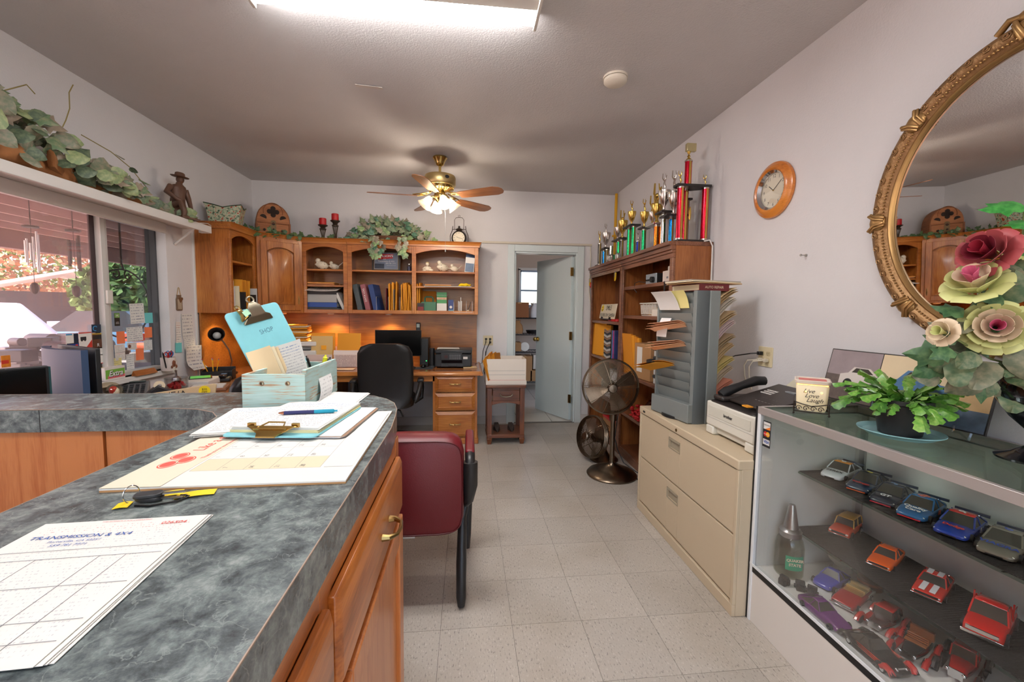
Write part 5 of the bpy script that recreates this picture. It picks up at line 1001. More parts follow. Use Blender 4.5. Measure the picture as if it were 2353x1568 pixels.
# desk phone
t = thing('desk_phone','silver-grey desk telephone behind the counter','telephone',((-2.244,3.049,0.8)[0] - .02,(-2.244,3.049,0.8)[1],DZ_),RAD(30)); PG = M('phone_silver',(128,128,130),.35,.4)
b = B().loft([[(x,-.1,z) for x,z in ((-.11,0),(.11,0),(.11,.02),(-.11,.02))],[(x,.1,z) for x,z in ((-.11,0),(.11,0),(.11,.09),(-.11,.09))]]); b.obj('base',PG,t,.008)
B().tube([(-.075,-.1,.055),(-.075,-.08,.075),(-.075,.0,.095),(-.075,.08,.12),(-.075,.105,.11)],[.022,.024,.018,.024,.02],10).obj('handset',PG,t)
b = B()
for i in range(4):
    for j in range(5): b.box(-.02 + i * .03,.0 + i * .03,-.08 + j * .026,-.064 + j * .026,.034 + j * .009,.04 + j * .009)
b.obj('keypad',DGREY,t)['kind'] = 'stuff'; B().box(-.03,.09,.06,.095,.088,.094).obj('display',M('lcd',(90,100,96),.2),t)
SIL = .866
def on_sill(px): return px
t = thing('gum_box','green and pink chewing gum box on the window sill','box',(-2.33,3.02,SIL)); B().box(-.02,.02,-.08,.08,0,.085).obj('box',M('gum_white',(226,220,214),.5),t,.001); B().box(.02,.021,-.075,.075,.012,.07).obj('print_panel',M('gum_green',(120,180,70),.5),t); B().box(.021,.0215,-.06,.075,.012,.03).obj('print_stripe',M('gum_pink',(226,110,120),.5),t); text('Extra',.052,WINK,t,(.023,.0,.042),FACE_XP,shear=.25,bold=.001); text('Extra',.052,INK,t,(.0222,.003,.039),FACE_XP,shear=.25,bold=.002)
t = thing('name_plate','wooden wedge desk name plate on the window sill','name plate',(-2.29,3.25,SIL),RAD(88)); t.scale = (.8,.8,.7); B().loft([[(-.12,y,z) for y,z in ((-.02,0),(.025,0),(.01,.05))],[(.12,y,z) for y,z in ((-.02,0),(.025,0),(.01,.05))]]).obj('wedge',wood('plate_wood',(150,88,40),(180,112,60),'x',1.5),t); B().box(-.085,.085,-.004,-.002,.012,.035).obj('brass_plate',ABRASS,t,rot=(RAD(-30),0,0),loc=(0,-.004,.0))
t = thing('scissor_mug','white mug with brown cartoon print holding scissors','mug',(-2.26,3.44,SIL - .001)); CM = M('mug_white',(226,214,206),.3); B().lathe([(0,0),(.042,0),(.045,.006),(.047,.1),(.0435,.1),(.041,.008),(0,.007)],24).obj('cup',CM,t); B().tube([(.0,.045,.085),(0,.075,.08),(0,.088,.055),(0,.075,.03),(0,.044,.022)],.006,8).obj('handle',CM,t)
B().ball((.044,-.005,.055),(.004,.02,.028),10,8).ball((.043,.02,.03),(.004,.014,.014),8,6).ball((.043,-.026,.03),(.004,.012,.012),8,6).obj('print',M('mug_brown',(130,80,60),.5,var=.5,vscale=50),t)
for i,(a,b_,mt_,nm) in enumerate(((-.2,.15,M('scissor_blue',(40,110,180),.4),'blue-handled scissors'),(.25,-.1,M('scissor_red',(180,40,44),.4),'red-handled scissors'),(.05,.3,DGREY,'grey-handled scissors'))):
    s_ = thing('scissors',nm + ' standing in the white mug on the sill','scissors',(-2.26 + (i - 1) * .006,3.44 + (i - 1) * .014,SIL + .03),0,'scissors in the mug',(a,b_,i)); B().box(-.004,.004,-.001,.001,0,.08).obj('blade',STEEL,s_); B().tube([(-.014 + .012 * cos(q),0,.1 + .018 * sin(q)) for q in [k * pi / 6 for k in range(12)]],.0035,6,closed=True).tube([(.014 + .012 * cos(q),0,.1 + .018 * sin(q)) for q in [k * pi / 6 for k in range(12)]],.0035,6,closed=True).box(-.006,.006,-.003,.003,.07,.088).obj('handles',mt_,s_)
pen('dark pen leaning out of the scissor mug',(-2.25,3.405,SIL + .01),.15,(RAD(22),RAD(6),0),(BLACK,STEEL,BLACK))
t = thing('tape_dispenser','dark tape dispenser with a cream roll on the desk return','tape dispenser',(-2.02,3.0,DZ_),RAD(40)); b = B(); pxz(b,[(-.08,0),(.08,0),(.07,.03),(.03,.06),(-.02,.09),(-.06,.06),(-.085,.03)],-.03,.03); b.obj('body',M('tape_body',(40,42,46),.35),t,.006); B().lathe([(.012,-.012),(.03,-.012),(.03,.012),(.012,.012)],18,T=TM((-.01,0,.085),rx=pi / 2)).obj('roll',CREAM,t)
t = thing('candy_dish','glass dish of red candies with a metal bell on the desk return','dish',(-2.08,3.24,DZ_ + .0)); B().lathe([(0,0),(.06,0),(.068,.02),(.07,.1),(.066,.1),(.064,.022),(0,.01)],22).obj('bowl',glass('dish_glass',(240,240,240),.12),t)
b = B()
for i in range(40): a = random.uniform(0,6.28); r = random.uniform(0,.05); b.ball((r * cos(a),r * sin(a),.022 + random.uniform(0,.045)),.011,7,5)
b.obj('candies',M('candy_red',(196,40,44),.35,var=.3,vscale=60),t)['kind'] = 'stuff'; B().lathe([(0,.08),(.03,.08),(.026,.1),(.008,.11),(.006,.14),(.009,.15),(0,.155)],14).obj('bell',STEEL,t)
t = thing('wood_sign','pale wooden board with black letters and a yellow round sticker','sign',(-1.78,2.86,DZ_),RAD(14)); b = B(); pxz(b,[(-.19,0),(.15,0),(.165,.105),(.15,.112),(-.19,.065)],-.008,.008); b.obj('board',M('pale_wood',(214,190,150),.6),t,.002); text('P/E/A',.06,INK,t,(-.06,-.0095,.05),(pi / 2,-.1,0)); B().lathe([(0,0),(.032,0),(.032,.001),(0,.001)],22,T=TM((.1,-.008,.07),rx=pi / 2)).obj('sticker',M('sticker_yellow',(246,220,30),.5),t); text('$30\nOFF',.018,INK,t,(.1,-.0102,.07),FACE_Y)
t = thing('glass_paperweight','multicoloured glass paperweight by the window stile','paperweight',(-2.2,2.82,DZ_)); B().ball((0,0,.07),(.07,.07,.07),20,12).obj('globe',glass('weight_glass',(245,240,225),.1),t); b = B()
for i,c_ in enumerate(((40,80,170),(200,60,50),(220,180,50),(240,240,240),(200,120,40))): B().ball((random.uniform(-.03,.03),random.uniform(-.03,.03),.05 + random.uniform(-.02,.04)),(.022,.02,.026),10,7).obj('swirl',M('swirl_%d' % i,c_,.3),t)
t = thing('smart_phone','smartphone with a green game on its screen on the desk return','phone',(-2.1,3.55,DZ_ + .046),RAD(30),rot=(RAD(10),0,RAD(30))); B().prism(rrect(-.075,.075,-.036,.036,.008),0,.008).obj('body',BLACKG,t,.001); B().box(-.065,.065,-.031,.031,.008,.0085).obj('screen',M('screen_game',(70,150,60),.3,emit=.8,var=.6,vscale=40),t)
t = thing('paper_pile','low pile of white papers under the smartphone','papers',(-2.1,3.52,DZ_),RAD(10)); B().box(-.12,.12,-.15,.15,0,.042).obj('sheets',PAPER,t,.002); 
t = thing('desk_tray','brown wooden desk tray on the return','tray',(-1.9,3.3,DZ_),RAD(20)); B().box(-.12,.12,-.1,.1,0,.02).obj('base',M('tray_brown',(140,96,70),.6),t,.003); B().box(-.1,.1,-.08,.08,.02,.03).obj('papers',PAPER,t)
# gooseneck lamp
t = thing('desk_lamp','bronze gooseneck desk lamp with a bare bulb by the hutch','lamp',(-2.16,4.08,DZ_)); LM = M('lamp_bronze',(70,58,52),.3,.7)
B().lathe([(0,0),(.06,0),(.06,.015),(.02,.03),(0,.03)],18).obj('base',LM,t); B().tube([(0,0,.02),(.03,-.02,.12),(.02,-.04,.22),(-.01,-.07,.3),(-.03,-.1,.345)],.007,8).obj('gooseneck',M('lamp_neck',(150,140,132),.3,.9),t)
TL = TM((-.03,-.12,.35),rx=RAD(68),rz=RAD(22)); B().lathe([(.012,-.06),(.03,-.055),(.042,-.03),(.05,.03),(.064,.06),(.061,.06),(.047,.028),(.038,-.03),(.0,-.05)],20,T=TL).obj('shade',LM,t,smooth=50); B().ball((0,0,.02),.032,14,10,T=TL).obj('bulb',M('bulb_off',(180,180,178),.3),t)
t = thing('pencil_holder','black desk organiser holding yellow pencils','desk organiser',(-2.1,3.8,DZ_),RAD(15)); b = B().box(-.11,.11,-.06,-.056,0,.07).box(-.11,.11,.056,.06,0,.095).box(-.11,-.106,-.06,.06,0,.08).box(.106,.11,-.06,.06,0,.08).box(-.11,.11,-.06,.06,0,.004).box(-.02,-.016,-.06,.06,0,.075); b.obj('body',BLACK,t,.002)
for i,(x,y,a,b_) in enumerate(((-.07,0,.15,-.28),(-.05,.01,-.1,-.1),(-.04,-.01,.1,.05),(-.03,.0,0,.2))):
    pz = thing('pencil',ORD[i] + ' yellow pencil from the left in the black organiser','pencil',(-2.1 + x,3.8 + y,DZ_ + .006),0,'pencils in the organiser',(a,b_,0)); B().cyl((0,0,0),(0,0,.155),.0038,n=6).obj('shaft',M('pencil_yellow',(240,170,30),.4),pz); B().cyl((0,0,.155),(0,0,.165),.004,n=8).obj('ferrule',STEEL,pz); B().cyl((0,0,.165),(0,0,.174),.0036,n=8).obj('eraser',M('eraser',(206,80,70),.7),pz)
t = thing('cordless_phone','black cordless phone in its cradle beside the organiser','telephone',(-2.0,3.68,DZ_),RAD(20)); B().box(-.05,.05,-.06,.06,0,.03).obj('cradle',BLACK,t,.008); B().box(-.025,.025,-.07,.06,.03,.055).obj('handset',BLACKG,t,.008); B().box(-.018,.018,.01,.045,.055,.0565).obj('display',M('lcd_blue',(80,130,170),.3),t)
for i,(x,h_,mt_,nm) in enumerate(((-1.98,.31,MANILA,'amber envelope standing behind the SHOP clipboard nearest the lamp'),(-1.955,.3,MANILA2,'darker amber envelope standing beside the lamp'))): envelope(nm,(x,4.3,DZ_),.22,h_,(pi / 2,0,RAD(78)),mt_,'envelopes standing by the lamp',th=.014)
t = thing('magazine_rack','curved grey magazines standing in the desk corner','magazines',(-1.86,4.36,DZ_)); 
for i in range(7): B().grid(lambda u,v: (i * .022 + .03 * sin(v * pi) * (-1),(u - .5) * .2,v * .26),3,6,th=.008).obj('magazine',M('mag_grey%d' % (i % 3),((150,150,156),(120,122,130),(176,172,170))[i % 3],.4),t,fix=False)


# ------------------------------------------------------------------ things on the back desk
WZ = .743
t = thing('desktop_monitor','wide black desktop monitor on the back desk','monitor',(-.718,4.5,WZ),RAD(-2)); B().box(-.238,.238,0,.02,.115,.388).obj('housing',BLACK,t,.003); B().box(-.234,.234,-.001,0,.122,.384).obj('screen',M('screen_off',(10,11,12),.15),t); B().box(-.03,.03,.02,.04,.01,.2).obj('neck',BLACK,t); B().box(-.11,.11,-.06,.1,0,.012).obj('foot',BLACK,t,.003)
t = thing('computer_tower','slim black computer standing behind the desktop monitor','computer',(-.455,4.62,WZ)); B().box(-.045,.045,-.1,.15,0,.3).obj('case',BLACK,t,.005); B().box(.02,.03,-.102,-.1,.06,.065).obj('power_led',M('led_green',(60,255,120),.3,emit=4),t)
t = thing('speaker','slim black desktop speaker beside the printer','speaker',(-.37,4.5,WZ)); B().cyl((0,0,.012),(0,0,.2),.03,n=20).obj('cabinet',BLACK,t,.004); B().lathe([(0,0),(.036,0),(.036,.008),(.03,.014),(0,.014)],20).obj('base',DGREY,t)
t = thing('handset','black cordless handset on the backsplash above the monitor','telephone',(-.555,4.905,1.1)); B().box(-.024,.024,-.03,.0,0,.1).obj('body',BLACK,t,.006); B().box(-.017,.017,-.0315,-.03,.045,.085).obj('display',M('handset_lcd',(170,190,186),.3),t); B().tube([(0,-.015,0),(.005,-.012,-.1),(.0,-.01,-.25)],.003,6).obj('cord',BLACK,t)
t = thing('inkjet_printer','black inkjet multifunction printer at the right end of the desk','printer',(-.145,4.4,WZ),RAD(-2)); P1 = M('printer_black',(38,40,43),.4)
B().box(-.19,.19,.0,.34,.012,.145).obj('body',P1,t,.01); B().box(-.192,.192,.02,.34,.147,.19).obj('lid',P1,t,.012); B().box(-.125,.095,-.012,.0,.085,.16).obj('control_panel',M('printer_panel',(48,50,54),.35),t,.004); B().box(-.125,.1,-.008,.01,.015,.05).obj('paper_tray',DGREY,t,.003); B().box(-.05,.04,-.013,-.008,.02,.04).obj('tray_latch',P1,t,.003); B().box(-.12,.095,-.002,.004,.052,.082).obj('output_slot',BLACKG,t)
B().box(-.09,-.055,-.0135,-.012,.105,.135).obj('display',M('printer_lcd',(70,40,40),.3),t); b = B()
for i in range(6):
    for j in range(3): b.cyl((-.03 + i * .02,-.0135,.1 + j * .018),(-.03 + i * .02,-.012,.1 + j * .018),.005,n=8)
b.obj('buttons',M('button_grey',(150,150,150),.4),t)['kind'] = 'stuff'; B().box(.105,.15,-.001,.0,.095,.12).obj('sticker',PAPER,t)
formstack('loose_papers','few white papers lying on top of the inkjet printer',(-.2,4.55,WZ + .19),.22,.18,3,RAD(5),PAPER)
t = thing('pin_tray','small clear tray of yellow push pins at the desk end','tray',(.03,4.42,WZ),RAD(6)); B().box(-.07,.07,-.03,.03,0,.003).box(-.07,.07,-.03,-.027,0,.012).box(-.07,.07,.027,.03,0,.012).obj('tray',M('tray_tan',(214,186,140),.4),t)
b = B()
for i in range(14): b.cyl((random.uniform(-.03,.03),random.uniform(-.015,.015),.004),(random.uniform(-.03,.03),random.uniform(-.015,.015),.012),.004,n=7)
b.obj('pins',YEL,t)['kind'] = 'stuff'
t = thing('keyboard','black keyboard in front of the desktop monitor','keyboard',(-.73,4.36,WZ)); B().box(-.2,.2,-.06,.06,0,.014).obj('base',BLACK,t,.004); b = B()
for i in range(18):
    for j in range(5): b.box(-.192 + i * .0213,-.175 + i * .0213,-.052 + j * .021,-.035 + j * .021,.014,.02)
b.obj('keys',DGREY,t)['kind'] = 'stuff'
tag(B().prism(rrect(-.1,.1,-.09,.09,.01),0,.003).obj('mouse_pad',M('pad_grey',(58,60,64),.8),loc=(-.45,4.4,WZ)),'dark grey mouse pad on the back desk','mouse pad')
t = thing('computer_mouse','black computer mouse on the mouse pad','mouse',(-.455,4.45,WZ + .003)); B().ball((0,0,.012),(.03,.05,.024),16,10).obj('shell',BLACKG,t); B().cyl((-.003,-.03,.034),(.003,-.03,.034),.006,n=10).obj('wheel',DGREY,t)
# laser printer with the envelope pile
t = thing('laser_printer','white laser printer under the envelope pile in the desk corner','printer',(-1.75,4.5,WZ),RAD(12)); LP = M('printer_white',(222,218,212),.4)
B().box(-.2,.2,-.02,.3,0,.17).obj('body',LP,t,.012); B().box(-.195,.195,.08,.3,.17,.215).obj('bridge',LP,t,.006); B().box(-.2,.2,-.01,.3,.215,.262).obj('scanner',LP,t,.01); B().box(-.14,.14,.0,.08,.17,.176).obj('output_tray',DGREY,t); B().box(-.16,.16,-.024,-.02,.02,.05).obj('tray_front',M('printer_grey',(190,188,184),.4),t,.003)
B().lathe([(.016,0),(.018,0),(.018,.001),(.016,.001)],24,T=TM((.0,-.0205,.1),rx=pi / 2)).obj('logo_ring',INK,t); text('hp',.024,INK,t,(0,-.0212,.101),FACE_Y,shear=.2); B().box(.12,.16,-.0215,-.02,.06,.07).obj('badge',INK,t)
t = stack('envelope_pile','tall pile of amber envelopes on top of the laser printer','envelopes',(-1.84,4.62,WZ + .263),.34,.25,.17,13,[MANILA,MANILA2,MANILA,M('folder_pale2',(222,206,180),.7)],RAD(12),.025)
# two letter holders with envelopes
for i,(x,nm) in enumerate(((-1.5,'paper-clipped form'),(-1.24,'plain amber envelope'))):
    t = thing('letter_holder','pale letter holder on the back desk with the ' + nm,'letter holder',(x,4.5,WZ),RAD(4 - 6 * i),'letter holders on the desk'); HM = M('holder_pale',(226,206,196),.6)
    B().box(-.12,.12,-.005,.15,0,.006).obj('base',HM,t); B().grid(lambda u,v: ((u - .5) * .24,-.02 - .02 * v,.004 + v * .13),4,2,th=.004).obj('front_wall',HM if i == 0 else printed('holder_print',(226,208,200),(120,100,110),9,amount=.6),t,fix=False); B().grid(lambda u,v: ((u - .5) * .25,.15,.004 + v * .2),2,2,th=.004).obj('back_wall',HM,t,fix=False)
    envelope('tall amber envelope standing in the letter holder behind the ' + nm if i == 0 else 'wide amber envelope standing in the right letter holder',(x,4.58,WZ + .008),.235,.34,(pi / 2 - .12,0,RAD(4 - 6 * i)),MANILA,'envelopes in the letter holders',th=.02)
    if i == 0: paper('clipped_form','tan form with a small sticky note clipped to the tall amber envelope','form',(x,4.545,WZ + .2),.21,.24,M('tan_form',(222,186,120),.7),(pi / 2 - .12,0,RAD(4)),th=.001); paper('sticky_note','tiny orange sticky note on the tan form','note',(x + .02,4.538,WZ + .2),.05,.045,M('sticky_amber',(246,170,40),.8),(pi / 2 - .12,0,RAD(4)))
    else: paper('receipt_wad','crumpled white receipts stuffed in the right letter holder','papers',(x,4.5,WZ + .15),.26,.05,M('receipt_white',(230,216,208),.7),(pi / 2 - .3,0,RAD(-2)),bend=.01,th=.02)
formstack('loose_forms','thin pile of tan forms on the desk before the letter holders',(-1.25,4.34,WZ),.25,.13,3,RAD(4),M('tan_sheet',(222,190,160),.7))
t = thing('computer_tower','black computer tower on the floor under the desk','computer',(-1.2,4.5,0)); B().box(-.09,.09,-.2,.22,.01,.43).obj('case',BLACK,t,.006); B().box(-.07,.07,-.206,-.2,.2,.4).obj('front_bezel',BLACKG,t,.003); b = B()
for s in (-1,1): b.box(s * .07 - .012,s * .07 + .012,-.18,.2,0,.012)
b.obj('feet',DGREY,t)
# wall outlet with plugs on the back wall
def outlet(label,loc,rot,plugs):
    t = thing('wall_outlet',label,'outlet',loc,0,'wall outlets',rot); B().prism(rrect(-.058,.058,-.058,.058,.006),0,.006).obj('plate',IVORY,t,.002)
    for x in (-.024,.024):
        for y in (-.019,.019): B().prism(rrect(x - .016,x + .016,y - .0135,y + .0135,.008),.006,.0075).obj('socket',M('socket_ivory',(206,190,150),.45),t); b = B().box(x - .007,x - .005,y - .002,y + .007,.0075,.0078).box(x + .005,x + .007,y - .002,y + .007,.0075,.0078).cyl((x,y - .007,.0075),(x,y - .007,.0078),.0022,n=8); b.obj('slots',INK,t)
    for (x,y),mt_,pts in plugs: B().box(x - .012,x + .012,y - .01,y + .01,.008,.035).obj('plug',mt_,t,.004); B().tube([(x,y,.03)] + pts,.0035,6).obj('cord',mt_,t)
    return t
outlet('ivory double outlet with black plugs between desk and door',(.243,YB,.995),FACE_Y,[((-.024,.019),BLACK,[(-.03,-.02,.06),(-.06,-.12,.05),(-.07,-.26,.05),(-.1,-.26,.1),(-.15,-.25,.2)]),((.024,.019),BLACK,[(.01,-.03,.07),(-.02,-.1,.06),(-.04,-.24,.04),(-.05,-.36,.04),(-.02,-.45,.03)]),((.024,-.019),BLACK,[(.0,-.06,.06),(-.03,-.13,.05),(-.045,-.3,.04),(-.03,-.44,.03)])])
# ------------------------------------------------------------------ side table with file box
t = thing('side_table','dark wooden side table with one drawer by the door','side table',(.39,4.34,0))
B().box(-.2,.2,-.2,.2,.575,.6).obj('top',DARKWX,t,.005)
for sx in (-1,1):
    for sy in (-1,1): B().loft([[(sx * .165 + a * k,sy * .165 + c_ * k,z) for a,c_ in ((-1,-1),(1,-1),(1,1),(-1,1))] for z,k in ((0,.018),(.06,.028),(.062,.022),(.575,.024))]).obj('leg',DARKW,t,.003)
B().box(-.135,.135,-.185,-.165,.555,.575).box(-.135,.135,.165,.185,.43,.575).obj('rail',DARKWX,t); B().box(-.185,-.165,-.14,.14,.43,.575).obj('side_rail',DARKWX,t); B().box(.165,.185,-.14,.14,.43,.575).obj('side_rail',DARKWX,t)
dw = B().box(-.135,.135,-.19,-.165,.445,.553).obj('drawer',DARKWX,t,.003); B().tube([(-.06,-.19,.515),(-.06,-.21,.51),(-.045,-.215,.495),(0,-.217,.49),(.045,-.215,.495),(.06,-.21,.51),(.06,-.19,.515)],.005,7).obj('handle',M('handle_pewter',(150,146,130),.3,1),dw)
b = B(); pxz(b,archrail(-.141,.141,.40,.425,.445),-.185,-.165); b.obj('arched_apron',DARKWX,t,.002)
B().box(-.19,.19,-.19,.19,.065,.1).obj('lower_shelf',DARKWX,t,.004)
for sx in (-1,1): b = B(); pxz(b,[(sx * .165 - .012,.45),(sx * .165 + .012,.45),(sx * .165 + .012,.55),(sx * .165 - .012,.55)],-.193,-.189); b.obj('corbel',DARKW,t)
for x in (-.08,.07): tag(B().loft([[(x - .0,-.1,.101),(x + .01,-.1,.101),(x + .01,-.098,.104),(x,-.098,.104)],[(x - .035,-.02,.101),(x + .035,-.02,.101),(x + .03,-.02,.15),(x - .03,-.02,.15)],[(x - .03,.06,.101),(x + .03,.06,.101),(x + .02,.06,.16),(x - .02,.06,.16)],[(x,.14,.101),(x + .012,.14,.101),(x + .012,.14,.11),(x,.14,.11)]]).obj('slipper',M('slipper_dark',(56,44,38),.7),loc=(.39,4.34,0)),'dark slipper on the %s of the side table lower shelf' % ('left' if x < 0 else 'right'),'slipper','slippers under the side table')
t = thing('file_box','white cardboard file box on the side table','file box',(.395,4.36,.601)); FBX = M('box_white',(232,222,210),.7)
b = B().box(-.2,.2,-.16,-.155,.0,.26).box(-.2,.2,.155,.16,0,.26).box(-.2,-.195,-.155,.155,0,.26).box(.195,.2,-.155,.155,0,.26).box(-.195,.195,-.155,.155,0,.005); b.obj('box',FBX,t); b = B().box(-.206,.206,-.166,-.161,0,.038).box(-.206,.206,.161,.166,0,.038).box(-.206,-.201,-.161,.161,0,.038).box(.201,.206,-.161,.161,0,.038); b.obj('lid_rim',FBX,t); B().box(-.195,.195,-.154,.154,.2,.258).obj('liner',CARDB,t) if 0 else None
B().box(-.205,-.201,-.15,.15,.04,.25).obj('side',FBX,t); b = B()
for z,mt_ in ((.1,GREYINK),(.14,GREYINK),(.045,REDINK)): B().box(-.19,.19,-.1608,-.16,z,z + .0022).obj('printed_line',mt_,t)
B().box(-.19,-.165,-.161,-.16,.048,.058).obj('stamp',REDINK,t)
for i in range(9): envelope(ORD[i] + ' amber envelope from the left fanned out of the file box',(.25 + i * .012,4.3 + i * .012,.67),.24,.22 + .008 * (i % 3),(pi / 2 - .2,-.25 + i * .04,RAD(70)),random.choice((MANILA,MANILA2)),'envelopes in the file box',th=.006)

# ------------------------------------------------------------------ black executive chair
LEA = M('black_leather',(26,25,26),.38,bump=.15,bscale=220)
def office_chair(label,loc,rz,arms=True,w_=.25,bt=.66):
    """faces local +y; back at local -y"""
    t = thing('office_chair',label,'office chair',loc,rz,'black office chairs')
    b = B(); rings = []
    prof = [(.43,.62,.0),(.47,.86,.015),(.55,.98,.03),(.7,1.0,.02),(.85,1.0,.0),(.95,.97,-.025),(1.01,.84,-.04),(1.035,.55,-.045)]
    for z,k,y in prof: rings.append([(w_ * k * sgn(cos(q)) * abs(cos(q)) ** .45,y - .2 + .05 * sgn(sin(q)) * abs(sin(q)) ** .6 - .03 * abs(cos(q)) * 0,z) for q in [i * 2 * pi / 24 for i in range(24)]])
    b.loft(rings); b.obj('backrest',LEA,t,.0,smooth=60)
    b = B()
    for z,k in ((.42,.85),(.44,1),(.5,1),(.53,.9)): pass
    b.loft([[(.25 * k * sgn(cos(q)) * abs(cos(q)) ** .4,.05 + .24 * k * sgn(sin(q)) * abs(sin(q)) ** .4,z) for q in [i * 2 * pi / 24 for i in range(24)]] for z,k in ((.41,.85),(.43,.98),(.49,1),(.52,.9),(.53,.6))]); b.obj('seat',LEA,t,smooth=60)
    if arms:
        for s in (-1,1): B().tube([(s * .24,.1,.42),(s * .31,.12,.46),(s * .315,.15,.56),(s * .31,.1,.64),(s * .31,-.1,.645),(s * .3,-.17,.59),(s * .27,-.19,.5)],.022,8).obj('armrest',BLACK,t,smooth=60); B().box(s * .31 - .03,s * .31 + .03,-.1,.1,.65,.682).obj('arm_pad',LEA,t,.01)
    B().cyl((0,.03,.12),(0,.03,.42),.028,n=14).cyl((0,.03,.3),(0,.03,.41),.05,.07,14).obj('gas_post',BLACK,t); B().tube([(.0,-.05,.4),(.12,-.12,.39),(.15,-.14,.33)],.008,6).obj('lever',BLACK,t)
    for i in range(5):
        a = i * 2 * pi / 5 + .3; B().loft([[(r * cos(a) - h * sin(a) * s0,.03 + r * sin(a) + h * cos(a) * s0,z0) for s0,z0 in ((-1,z),(1,z),(1,z + th),(-1,z + th))] for r,h,z,th in ((.02,.035,.1,.06),(.3,.022,.065,.035))]).obj('base_spoke',BLACK,t,.004)
        B().cyl((.3 * cos(a) - .02 * sin(a),.03 + .3 * sin(a) + .02 * cos(a),.03),(.3 * cos(a) + .02 * sin(a),.03 + .3 * sin(a) - .02 * cos(a),.03),.03,n=14).obj('caster',BLACK,t)
    return t
def sgn(x): return -1 if x < 0 else 1
office_chair('tall black leather office chair pushed up to the back desk',(-.76,4.15,0),RAD(4),True,.25)
office_chair('black leather office chair at the desk return behind the crate',(-1.5,3.0,0),RAD(60),True,.25).scale = (.9,.9,.9)

# ------------------------------------------------------------------ burgundy guest chair
BUR = M('burgundy_vinyl',(104,12,24),.42,bump=.12,bscale=260); CHB = M('chair_black',(30,30,32),.4)
t = thing('guest_chair','burgundy vinyl guest chair with black arms seen from behind','chair',(-.285,2.1,0))
def rpanel(w_,z0,z1,y,top=.0,n=24,e=.3): return [(w_ * sgn(cos(q)) * abs(cos(q)) ** e,y + top * max(0,sin(q)),(z0 + z1) / 2 + (z1 - z0) / 2 * sgn(sin(q)) * abs(sin(q)) ** e) for q in [i * 2 * pi / n for i in range(n)]]
bk = B(); bk.loft([rpanel(.262,.345,.765,-.245),rpanel(.27,.335,.772,-.24),rpanel(.275,.33,.79,-.2),rpanel(.27,.335,.79,-.15),rpanel(.24,.36,.77,-.13)]); bk.obj('backrest',BUR,t,smooth=50)
B().tube([(x,y - .002,z) for x,y,z in rpanel(.266,.338,.768,-.242,n=40)],.004,6,closed=True).obj('piping',M('burgundy_piping',(80,8,18),.45),t)
B().loft([[(.25 * sgn(cos(q)) * abs(cos(q)) ** .35 * k,.07 + .25 * k * sgn(sin(q)) * abs(sin(q)) ** .35,z) for q in [i * 2 * pi / 24 for i in range(24)]] for z,k in ((.38,.9),(.4,1),(.45,1),(.48,.88),(.485,.5))]).obj('seat',BUR,t,smooth=60)
for s in (-1,1):
    B().tube([(s * .29,-.22,.60),(s * .3,-.215,.655),(s * .3,-.15,.67),(s * .3,.1,.67),(s * .3,.2,.66),(s * .3,.24,.6),(s * .3,.22,.4),(s * .29,.2,.1),(s * .285,.19,.02)],[.02,.022,.024,.024,.024,.024,.022,.022,.02],10).obj('frame',CHB,t,smooth=60)
    B().tube([(s * .3,-.21,.66),(s * .3,-.215,.55),(s * .295,-.2,.48),(s * .28,-.12,.42),(s * .265,-.14,.36),(s * .262,-.22,.18),(s * .262,-.265,.05),(s * .262,-.27,.012)],[.036,.036,.024,.018,.02,.024,.022,.016],10).obj('rear_leg',CHB,t,smooth=60)
    B().box(s * .3 - .022,s * .3 + .022,-.16,.19,.676,.698).obj('arm_pad',BUR,t,.012)
B().box(-.05,.05,-.2,-.18,.3,.34).obj('bracket',CHB,t,.003); B().box(-.03,.05,-.205,-.2,.305,.335).obj('label_tag',PAPER,t)

